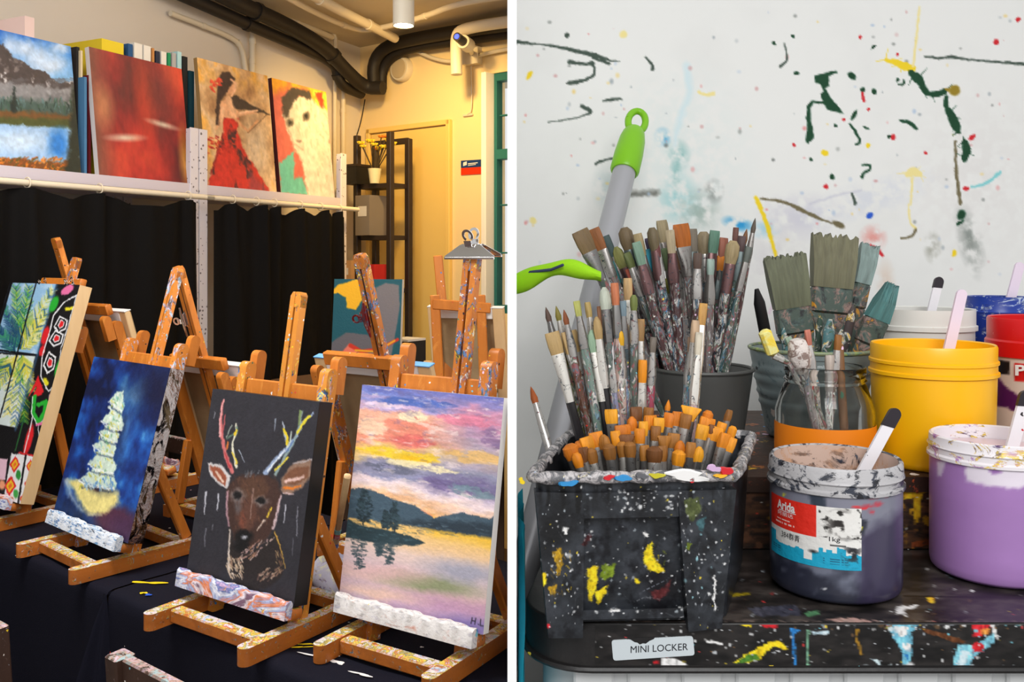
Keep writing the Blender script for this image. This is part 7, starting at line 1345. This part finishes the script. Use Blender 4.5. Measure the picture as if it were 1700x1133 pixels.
def brush(base, tip, w_, kind, bcol, hcol, fcol, label, group, head=.022, fer=.022, clean=False, roll=0.0, hr=.0032):
    base, tip = Vector(base), Vector(tip); L = (tip - base).length; z = (tip - base).normalized()
    x = Vector((1, 0, 0)); x = (x - z * x.dot(z)).normalized(); y = z.cross(x)
    R = basis(x, y, z) @ Matrix.Rotation(roll, 3, 'Z')
    t = thing('paintbrush', label, 'brush', base, R, group); ALLB.append((t, tip, bcol, kind, group))
    hb_ = L - head; hf = hb_ - fer
    a = MB().lathe([(.0010, 0), (hr * .65, .004), (hr * .75, hf * .25), (hr * 1.15, hf * .75), (hr, hf)], 8).build('handle', m_clean if clean else m_handle, t, side=1)
    a.color = rgb(*hcol)
    flat_ = kind in ('flat', 'filbert', 'fan'); w2 = w_ / 2; th = min(w2, .0032 if flat_ else w2)
    def ring(z_, rx, ry, n=12): return [(rx * math.copysign(abs(math.cos(q)) ** (.6 if flat_ else 1), math.cos(q)), ry * math.copysign(abs(math.sin(q)) ** (.8 if flat_ else 1), math.sin(q)), z_) for q in [2 * math.pi * k / n for k in range(n)]]
    def rings(rs):
        mb = MB(); n = len(rs[0]); mb.add([v for r in rs for v in r], [tuple(range(n - 1, -1, -1)), tuple(range((len(rs) - 1) * n, len(rs) * n))] + [(j * n + i, j * n + (i + 1) % n, j * n + n + (i + 1) % n, j * n + n + i) for j in range(len(rs) - 1) for i in range(n)]); return mb
    b = rings([ring(hf - .001, hr * 1.05, hr * 1.05), ring(hf + fer * .3, hr * 1.2, hr * 1.15), ring(hb_ - .001, w2 * .94, th * 1.05), ring(hb_ + .001, w2 * .92, th)]).build('ferrule', m_ferrule, t, side=1); b.color = rgb(*fcol)
    if kind == 'flat': rs = [ring(hb_ - .002, w2 * .86, th * .85), ring(hb_ + head * .4, w2 * 1.04, th * 1.15), ring(hb_ + head * .85, w2 * 1.06, th * .8), ring(L, w2 * 1.0, th * .35)]
    elif kind == 'filbert': rs = [ring(hb_ - .002, w2 * .86, th * .85), ring(hb_ + head * .45, w2 * 1.1, th * 1.2), ring(hb_ + head * .8, w2 * .85, th * .9), ring(L, w2 * .3, th * .3)]
    elif kind == 'fan': rs = [ring(hb_ - .002, w2 * .5, th * .8), ring(hb_ + head * .5, w2 * 1.2, th * .8), ring(hb_ + head * .9, w2 * 1.7, th * .6), ring(L, w2 * 1.6, th * .3)]
    elif kind == 'pointed': rs = [ring(hb_ - .002, w2 * .8, w2 * .8), ring(hb_ + head * .35, w2 * 1.05, w2 * 1.05), ring(hb_ + head * .75, w2 * .55, w2 * .55), ring(L, w2 * .06, w2 * .06)]
    else: rs = [ring(hb_ - .002, w2 * .8, w2 * .8), ring(hb_ + head * .4, w2 * 1.2, w2 * 1.2), ring(hb_ + head * .8, w2 * 1.15, w2 * 1.15), ring(L, w2 * .55, w2 * .55)]
    c = rings(rs).build('bristles', m_bristle, t, side=1); c.color = rgb(*bcol); BN[0] += 1
    return t
rb_ = random.Random(21)
OR = [(236, 150, 18), (226, 134, 16), (240, 164, 30), (214, 120, 20)]; BR_ = [(150, 96, 36), (120, 72, 30), (172, 112, 40)]
HC = [(40, 38, 40), (60, 56, 56), (110, 100, 98), (54, 80, 82), (74, 50, 50), (50, 58, 74), (150, 140, 136), (74, 92, 84), (30, 28, 32)]
FC = [(200, 196, 190), (176, 172, 168), (150, 146, 142), (120, 118, 116)]
GF = 'short orange-bristled brushes in the front of the black bin'
zfl = ZB0 + .0075
front = [(945, 738, 20, 'r', 0), (960, 733, 15, 'r', 0), (972, 726, 20, 'f', 0), (988, 718, 20, 'f', 0), (1001, 722, 17, 'l', 2), (963, 744, 22, 'n', 2), (979, 745, 15, 'r', 2), (1014, 680, 18, 'f', 0), (1033, 706, 23, 'f', 0), (1021, 716, 14, 'f', 0), (1038, 722, 24, 'n', 1), (1056, 722, 18, 'n', 1), (1045, 734, 15, 'r', 2), (1062, 712, 15, 'f', 0), (1056, 676, 17, 'f', 1), (1077, 677, 14, 'f', 1), (1049, 692, 14, 'l', 0), (1080, 690, 20, 'f', 0), (1094, 694, 16, 'f', 0), (1089, 708, 14, 'f', 2), (1103, 724, 20, 'n', 2), (1087, 742, 20, 'r', 1), (1100, 741, 15, 'f', 2), (1112, 686, 15, 'f', 0), (1126, 684, 17, 'f', 0), (1110, 664, 8, 'p', 0), (1119, 720, 17, 'f', 1), (1130, 732, 14, 'l', 1), (1148, 676, 26, 'n', 0), (1140, 688, 16, 'f', 1), (1128, 748, 17, 'r', 0), (1168, 706, 17, 'f', 0), (1177, 682, 13, 'r', 0), (1176, 694, 22, 'f', 0), (1190, 709, 21, 'f', 0), (1206, 720, 20, 'f', 0), (1214, 726, 18, 'f', 0), (1162, 742, 14, 'l', 0), (1218, 708, 11, 'r', 0), (1212, 681, 9, 'f', 1), (1184, 706, 12, 'f', 1), (1032, 734, 14, 'r', 2), (1070, 740, 14, 'f', 1), (1010, 738, 16, 'r', 2), (1148, 735, 14, 'f', 1), (1068, 700, 13, 'f', 0), (1200, 702, 13, 'f', 0), (955, 752, 13, 'r', 0)]
KN = {'f': 'flat', 'r': 'round', 'l': 'filbert', 'n': 'fan', 'p': 'pointed'}
for i, (px, py, w_, k, ci) in enumerate(front):
    d = .70 + .055 * (755 - py) / 90 + rb_.uniform(-.004, .004); bx = at_x(1080 + (px - 1080) * .45, .70); by = .70 + (d - .70) * .9; col = rb_.choice(OR) if ci == 0 else rb_.choice(OR[3:] + BR_) if ci == 1 else rb_.choice(BR_)
    kind = KN[k]; ww = w_ / F * d * (1.0 if kind != 'fan' else .66) * 1.18
    hc = rb_.choice(HC); lbl = {'flat': 'orange flat-headed brush in the front of the black bin', 'round': 'round-headed orange or brown brush at the front of the black bin', 'filbert': 'small tapered brush in the front of the black bin', 'fan': 'fanned-out worn brush in the front of the black bin', 'pointed': 'tiny pointed orange brush standing tallest in the bin front'}[kind]
    brush((max(bx, .03), by, zfl), at(px, py, d), ww, kind, col, hc, rb_.choice(FC), lbl, GF, head=(.0125 if w_ > 12 else .010), fer=.026, roll=rb_.uniform(-.5, .5), hr=.0034)
b0 = brush((.060, .735, zfl + .004), at(881, 642, .80), .0062, 'pointed', (170, 84, 30), (26, 46, 100), (200, 196, 192), 'pointed red-brown brush with a blue handle leaning out of the bin at the left', 'brushes leaning from the black bin', head=.017, fer=.042, clean=True)
GT = 'tall brushes in the back of the black bin'
TAN = (176, 146, 96)
tall = [(906, 510, 9, 'pointed', (84, 62, 52), (100, 100, 90), 'grey'), (923, 508, 9, 'pointed', (120, 110, 40), (120, 120, 60), 'x'), (936, 514, 9, 'pointed', (140, 76, 40), (90, 60, 46), 'x'), (916, 552, 22, 'flat', TAN, (36, 34, 36), 'w'), (944, 550, 26, 'flat', TAN, (120, 112, 104), 'x'), (957, 500, 10, 'flat', (170, 170, 90), (110, 130, 120), 'x'), (975, 502, 9, 'flat', (176, 150, 90), (140, 130, 130), 'x'), (983, 548, 20, 'filbert', (150, 180, 150), (36, 34, 36), 'w'), (990, 526, 13, 'filbert', TAN, (36, 34, 36), 'w'), (1001, 508, 19, 'flat', (150, 104, 76), (110, 100, 104), 'x'), (1003, 477, 17, 'filbert', (190, 196, 180), (90, 100, 96), 'x'), (1020, 470, 12, 'flat', (190, 110, 70), (180, 150, 140), 'x'), (1030, 548, 9, 'filbert', (226, 170, 30), (120, 130, 170), 'x'), (1042, 462, 13, 'flat', (196, 160, 110), (24, 22, 24), 'w'), (1067, 598, 13, 'flat', (240, 148, 10), (150, 150, 60), 'w'), (1046, 540, 9, 'flat', (190, 170, 140), (160, 140, 130), 'x'), (962, 576, 9, 'flat', (190, 40, 36), (170, 130, 130), 'x'), (1012, 560, 12, 'flat', (206, 200, 200), (120, 120, 150), 'x'), (1064, 530, 11, 'flat', (170, 130, 80), (130, 90, 96), 'x'), (1085, 560, 10, 'flat', (110, 100, 90), (160, 70, 90), 'x'), (1000, 628, 19, 'flat', (70, 48, 38), (60, 110, 150), 'w'), (985, 590, 11, 'flat', (210, 206, 200), (30, 28, 30), 'w'), (1052, 490, 10, 'round', (110, 120, 60), (80, 90, 84), 'x'), (1034, 500, 10, 'flat', (120, 140, 150), (70, 80, 84), 'x'),
        (1168, 504, 12, 'flat', (200, 150, 80), (170, 150, 120), 'w'), (1155, 532, 12, 'flat', (190, 160, 130), (70, 120, 140), 'x'), (1161, 552, 11, 'flat', (210, 200, 180), (206, 170, 170), 'w'), (1147, 560, 9, 'flat', (150, 120, 96), (110, 140, 150), 'x')]
for px, py, w_, kind, bc, hc, fl_ in tall:
    rt = px > 1130; d = .775 + rb_.uniform(-.012, .012); bpx = (1125 + (px - 1160) * .3) if rt else 1040 + (px - 990) * .28; base = Vector((at_x(bpx, .765), .765 + rb_.uniform(-.012, .012), zfl))
    wh = fl_ == 'w'; lab = {'flat': 'tall flat brush', 'filbert': 'tall round-shouldered brush', 'pointed': 'tall pointed brush', 'round': 'tall round brush'}[kind] + (' with a pale ferrule' if wh else ' with a paint-stained handle') + (' at the right back of the black bin' if rt else ' fanning left from the back of the black bin')
    brush(base, at(px, py, d), w_ / F * d * 1.1, kind, bc, hc, (222, 218, 210) if wh else rb_.choice(FC), lab, GT, head=.020 if w_ > 10 else .014, fer=.040 if wh else .026, clean=(hc[0] < 40), roll=rb_.uniform(-.4, .4), hr=.0036)
GB = 'tall brushes packed in the dark grey bucket'
buck = [(962, 383, 25, 'flat', (120, 96, 62), 0), (984, 380, 19, 'flat', (150, 92, 50), 0), (1004, 392, 13, 'flat', (60, 80, 80), 0), (1036, 378, 18, 'round', (110, 92, 66), 0), (1022, 410, 17, 'filbert', (140, 140, 80), 0), (1058, 388, 13, 'flat', (170, 150, 110), 0), (1070, 415, 20, 'flat', (40, 130, 150), 1), (1046, 445, 16, 'flat', (190, 90, 70), 0), (1082, 378, 14, 'round', (110, 96, 70), 0), (1098, 366, 18, 'flat', (150, 136, 104), 1), (1090, 445, 16, 'filbert', (190, 176, 150), 0), (1112, 382, 13, 'flat', (176, 160, 130), 0), (1130, 372, 27, 'flat', (176, 96, 24), 1), (1133, 410, 19, 'round', (150, 110, 84), 0), (1150, 380, 13, 'flat', (120, 110, 96), 0), (1172, 405, 16, 'filbert', (180, 60, 50), 1), (1187, 383, 15, 'flat', (90, 130, 110), 1), (1168, 385, 18, 'round', (140, 124, 96), 0), (1202, 395, 13, 'flat', (150, 90, 70), 0), (1218, 400, 17, 'round', (170, 150, 110), 0), (1222, 378, 8, 'flat', (110, 70, 60), 0), (1240, 380, 8, 'pointed', (120, 80, 50), 0), (1254, 362, 7, 'pointed', (90, 80, 70), 0), (1232, 392, 11, 'flat', (80, 60, 60), 0), (1120, 420, 11, 'flat', (170, 150, 120), 0), (1104, 412, 13, 'flat', (90, 110, 70), 0), (1012, 436, 13, 'flat', (40, 110, 110), 0), (1056, 402, 14, 'flat', (120, 150, 130), 0), (1076, 395, 12, 'flat', (90, 80, 110), 0), (1142, 398, 12, 'flat', (120, 80, 60), 0), (1196, 425, 12, 'flat', (220, 130, 30), 0), (1210, 430, 12, 'flat', (206, 200, 196), 0), (1158, 420, 12, 'flat', (90, 70, 60), 0), (1040, 420, 12, 'flat', (100, 110, 60), 0), (1088, 402, 10, 'flat', (110, 60, 60), 0), (1180, 430, 11, 'flat', (150, 170, 160), 0), (1228, 420, 10, 'flat', (110, 90, 70), 0), (1244, 410, 10, 'flat', (90, 96, 90), 0), (1128, 450, 11, 'flat', (60, 60, 64), 0), (1065, 455, 11, 'flat', (80, 60, 70), 0), (1030, 462, 11, 'flat', (70, 96, 90), 0), (1108, 462, 11, 'flat', (150, 150, 60), 0)]
SPEC = {(1130, 372): 'wide orange square-headed brush in the dark grey bucket', (1070, 415): 'turquoise-headed flat brush in the dark grey bucket', (1098, 366): 'pale flat brush standing tallest near the middle of the dark grey bucket', (1172, 405): 'red-headed brush in the dark grey bucket', (1187, 383): 'green-headed flat brush in the dark grey bucket', (962, 383): 'wide ragged brown brush leaning far left behind the mop pole', (1254, 362): 'slender pointed brush at the right edge of the dark grey bucket', (1196, 425): 'orange-headed flat brush in the dark grey bucket'}
zbk = ZR + .008; k_ = 0
for px, py, w_, kind, bc, sp_2 in buck:
    k_ += 1; d = .985 + rb_.uniform(-.03, .03); a = (k_ * 2.399); rr2 = .033 * math.sqrt((k_ % 17) / 17.0)
    base = Vector((cd.x + (at_x(px, d) - cd.x) * .22 + .012 * math.cos(a), .985 + (d - .985) * .7, zbk)); off = Vector((base.x - cd.x, base.y - cd.y, 0))
    if off.length > .036: base = Vector((cd.x, cd.y, zbk)) + off * (.036 / off.length)
    lab = SPEC.get((px, py)) or {'flat': 'flat paint-stained brush crowded into the dark grey bucket', 'round': 'worn round-headed brush crowded into the dark grey bucket', 'filbert': 'paint-stained tapered brush crowded into the dark grey bucket', 'pointed': 'thin pointed brush near the right of the dark grey bucket'}[kind]
    brush(base, at(px, py, d), w_ / F * d * 1.15, kind, bc, rb_.choice(HC), rb_.choice(FC[1:] + [(90, 100, 100), (120, 90, 90)]), lab, GB, head=.026 if w_ > 12 else .018, fer=.030, roll=rb_.uniform(-.5, .5), hr=.0050 if w_ > 10 else .0034)
# wide decorator's brushes and tools in the galvanised bucket
m_wide = material('wide_brush_handle', rgb(70, 84, 76), .5, layers=[('blotch', 46, .46, .54, [rgb(20, 110, 60), rgb(206, 140, 30), rgb(60, 60, 64), rgb(150, 120, 110), rgb(80, 100, 96), rgb(40, 42, 44)], None)])
def wide_brush(label, pxt, pxb, d, wt, wb, fer_f, hand_w, bcol):
    tip, base = at(*pxt, d), at(*pxb, d); base = Vector((cg.x + (base.x - cg.x) * .5, cg.y + .0 + (d - cg.y) * .5, ZR + .008)); z = (tip - base).normalized(); L = (tip - base).length; x = Vector((1, 0, 0)); x = (x - z * x.dot(z)).normalized(); y = z.cross(x)
    t = thing('flat_wall_brush', label, 'brush', base, basis(x, y, z), 'wide flat brushes in the galvanised bucket'); hd = .065 * (wt / .07) ** .3; fr = .030
    zf, zb2 = L - hd - fr, L - hd
    MB().prism([(-.006, 0), (.006, 0), (.007, zf * .5), (hand_w * .5, zf * .85), (wb / 2, zf), (-wb / 2, zf), (-hand_w * .5, zf * .85), (-.007, zf * .5)], (0, -.005, 0), (1, 0, 0), (0, 0, 1), (0, .010, 0)).build('handle', m_wide, t)
    MB().bar((0, 0, zf - .001), (0, 0, zb2), wb * 1.02, .015, side=(1, 0, 0)).build('ferrule', m_wide, t)
    n = 26; mb = MB(); r = random.Random(int(pxt[0])); vs = []; fs = []
    for j, (zz, kk, ty) in enumerate(((zb2 - .001, 1.0, .0065), (zb2 + hd * .5, .5, .0085), (L, 0, .0035))):
        for sg in (-1, 1):
            for i in range(n + 1): f_ = i / n - .5; vs.append((f_ * (wb * kk + wt * (1 - kk)), sg * ty, zz + (r.uniform(-.004, .003) if j == 2 else 0)))
    m = n + 1
    for j in range(2):
        for s_ in range(2):
            o = (2 * j + s_) * m; o2 = o + 2 * m; fs += [(o + i, o + i + 1, o2 + i + 1, o2 + i) for i in range(n)]
        a0, a1 = 2 * j * m, (2 * j + 1) * m; fs += [(a0, a1, a1 + 2 * m, a0 + 2 * m), (a0 + n, a1 + n, a1 + n + 2 * m, a0 + n + 2 * m)]
    fs += [(4 * m + i, 4 * m + i + 1, 5 * m + i + 1, 5 * m + i) for i in range(n)]
    b = mb.add(vs, fs).build('bristles', m_bristle, t); b.color = rgb(*bcol)
wide_brush('widest grey-green wall brush standing upright in the galvanised bucket', (1386, 392), (1384, 640), 1.055, .054, .046, .4, .03, (112, 110, 84))
wide_brush('grey-green flat wall brush tilted left in the galvanised bucket', (1302, 425), (1340, 640), 1.02, .048, .040, .4, .028, (104, 108, 84))
wide_brush('pale blue-tipped wall brush seen edge-on at the right of the galvanised bucket', (1444, 408), (1410, 640), 1.065, .022, .018, .4, .012, (130, 150, 146))
wide_brush('dark paddle-shaped wall brush leaning right out of the galvanised bucket', (1480, 474), (1400, 640), 1.0, .014, .026, .4, .026, (80, 130, 130))
m_tool = [material('tool_%d' % i, rgb(*c), .5, layers=[('blotch', 60, .5, .54, [rgb(90, 140, 150), rgb(236, 190, 30), rgb(206, 206, 200), rgb(40, 44, 46), rgb(70, 100, 70)], None)]) for i, c in enumerate(((80, 120, 124), (60, 80, 70), (120, 126, 120), (70, 60, 60)))]
for i, (px, py, w_, lb) in enumerate(((1378, 530, 20, 'teal-smeared palette knife handle in the galvanised bucket'), (1404, 540, 22, 'green and yellow smeared handle in the galvanised bucket'), (1345, 535, 14, 'bent pale handle at the centre of the galvanised bucket'), (1418, 505, 16, 'red and yellow smeared handle in the galvanised bucket'), (1300, 545, 13, 'dark thin tool leaning left in the galvanised bucket'), (1362, 520, 12, 'yellow-tipped tool handle in the galvanised bucket'), (1256, 480, 20, 'black tool handle leaning left against the tall brushes'))):
    tip = at(px, py, 1.0 + .01 * (i % 3)); base = Vector((cg.x + (tip.x - cg.x) * .4, cg.y + .006 * (i - 3), ZR + .010)); t = thing('palette_tool', lb, 'tool', base, None, 'painting tools in the galvanised bucket'); r = w_ / F / 2
    mm = m_black if i == 6 else m_tool[i % 4]; m1 = base.lerp(tip, .55)
    MB().tube([base, m1], [.003, .003], 8).build('shaft', m_ferrule if i != 6 else m_black, t, world=True); MB().tube([m1, base.lerp(tip, .7), base.lerp(tip, .9), tip], [r * .5, r, r * .95, r * .35], 12, sx=.6).build('grip', mm, t, world=True)
# brushes in the glass jar
GG = 'brushes standing in the glass jar'
def in_jar(px, py, d, bx): return Vector((cj.x + bx, cj.y + .004, ZR + .008)), at(px, py, d)
sp = thing('sponge_brush', 'yellow block-headed sponge brush leaning left out of the glass jar', 'brush', Vector((cj.x + .010, cj.y, ZR + .008)), None, GG); tp_, bs_ = at(1268, 548, .87), Vector((cj.x + .010, cj.y, ZR + .008)); dirb = (at(1288, 596, .872) - tp_).normalized(); nb = at(1284, 590, .872)
MB().bar(tp_, nb, .0115, .011, side=(1, 0, 0)).build('sponge_head', material('yellow_sponge', rgb(236, 206, 70), .8, bump=.5, layers=[('blotch', 40, .5, .6, [rgb(226, 222, 150)], None)]), sp, world=True); MB().tube([nb, at(1312, 604, .872), bs_], [.004, .0035, .003], 8).build('handle', m_handle, sp, world=True).color = rgb(180, 176, 170)
wk = thing('white_crusted_brush', 'white plaster-crusted round brush standing in the glass jar', 'brush', Vector((cj.x - .012, cj.y - .006, ZR + .008)), None, GG); tpp, bss = at(1322, 564, .868), Vector((cj.x - .004, cj.y - .004, ZR + .008)); dz = (tpp - bss).normalized(); L = (tpp - bss).length
MB().tube([bss + dz * (L - q) for q in (0, .003, .016, .028, .034)], [.006, .0085, .0115, .008, .005], 16).build('crusted_head', material('plaster_crust', rgb(214, 204, 198), .8, bump=1.0, bscale=120, layers=[('blotch', 90, .52, .56, [rgb(140, 120, 112)], None)]), wk, world=True); MB().tube([bss, bss + dz * (L - .034)], [.003, .0045], 8).build('handle', m_handle, wk, world=True).color = rgb(150, 140, 140)
for px, py, w_, kind, bc, hc, lb, bx in ((1392, 556, 10, 'flat', (150, 96, 40), (130, 110, 104), 'brown-headed flat brush in the glass jar', .004), (1377, 590, 13, 'flat', (190, 176, 166), (226, 224, 220), 'pale flat brush low in the glass jar', .006), (1308, 560, 10, 'flat', (150, 170, 150), (176, 180, 172), 'pale green-tipped brush in the glass jar', .012), (1340, 548, 9, 'flat', (200, 120, 100), (206, 190, 180), 'pink-tipped thin brush in the glass jar', .0)):
    b, tpx = in_jar(px, py, .882, bx); brush(b, tpx, w_ / F * .88 * 1.1, kind, bc, hc, (205, 200, 196), lb, GG, head=.016, fer=.022, hr=.0036)
dw = thing('wooden_dowel', 'brown wooden dowel end standing in the glass jar', 'dowel', Vector((cj.x + .016, cj.y + .002, ZR + .008)), None, GG); MB().tube([Vector((cj.x + .022, cj.y + .004, ZR + .008)), at(1393, 574, .885), at(1393, 572, .885)], [.0042, .0042, .0036], 12).build('dowel', material('dowel_wood', rgb(120, 84, 54), .6, layers=[('speck', 120, .3, .3, PAL)]), dw, world=True); 
q = at(1393, 571.6, .885); MB().tube([q, q + Vector((0, 0, .0006))], .0034, 12).build('dowel_end', m_pine, dw, world=True)
# brush labels: colour, shape and place among its own crowd
def cname(c):
    r, g, b = c; mx, mn = max(c), min(c)
    if mx - mn < 28: return 'pale' if mx > 170 else 'grey' if mx > 100 else 'dark'
    if r >= g >= b: return 'bright orange' if r > 205 and b < 60 else 'tan' if r > 160 and g > 130 else 'red' if g < r * .45 else 'amber brown' if r > 165 else 'brown' if r > 105 else 'dark brown'
    if g >= r and g >= b: return 'green' if r < g * .9 else 'olive'
    if b >= r: return 'teal' if g > r else 'purple'
    return 'pinkish'
SH = {'flat': 'flat', 'round': 'round', 'filbert': 'tapered', 'fan': 'splayed', 'pointed': 'pointed'}
ORD = ['leftmost', 'second from left', 'third from left', 'fourth from left', 'fifth from left', 'sixth from left', 'seventh from left', 'eighth from left', 'ninth from left', 'tenth from left', 'eleventh from left']
WH = {GF: ('in the front of the black bin', 1010, 1110), GT: ('tall in the black bin back', 985, 1100), GB: ('in the dark grey bucket', 1060, 1160)}
fam = {}
for t, tip, bc, kind, grp in ALLB:
    if grp not in WH or t['label'] in SPEC.values(): continue
    px = CX + F * tip.x / tip.y; wh, a, b = WH[grp]; z = 'left part' if px < a else 'middle' if px < b else 'right part'
    fam.setdefault((grp, cname(bc), SH[kind], z), []).append((px, t))
for (grp, c, k, z), L in fam.items():
    L.sort(key=lambda q: q[0]); wh = WH[grp][0]
    for i, (px, t) in enumerate(L): t['label'] = '%s %s-headed brush %s, %s' % (c, k, wh, z) + (', ' + ORD[min(i, 10)] if len(L) > 1 else '')
# labels for the setting
for n_, l_ in (('floor', 'dark paint-flecked wooden floor'), ('ceiling', 'cream painted ceiling of the easel room'), ('wall_shelf_side', 'cream wall behind the shelves'), ('wall_end', 'warm lit end wall with the door'), ('wall_end_over_window', 'strip of end wall above the teal window'), ('wall_end_under_window', 'strip of end wall below the teal window'), ('wall_partition', 'thin white partition between the two rooms, seen end on'), ('wall_splattered', 'white wall spattered with green and yellow paint'), ('window_1', 'teal framed window at the end wall'), ('door_1', 'plain yellow-beige door in the end wall')):
    if n_ in bpy.data.objects: bpy.data.objects[n_]['label'] = l_
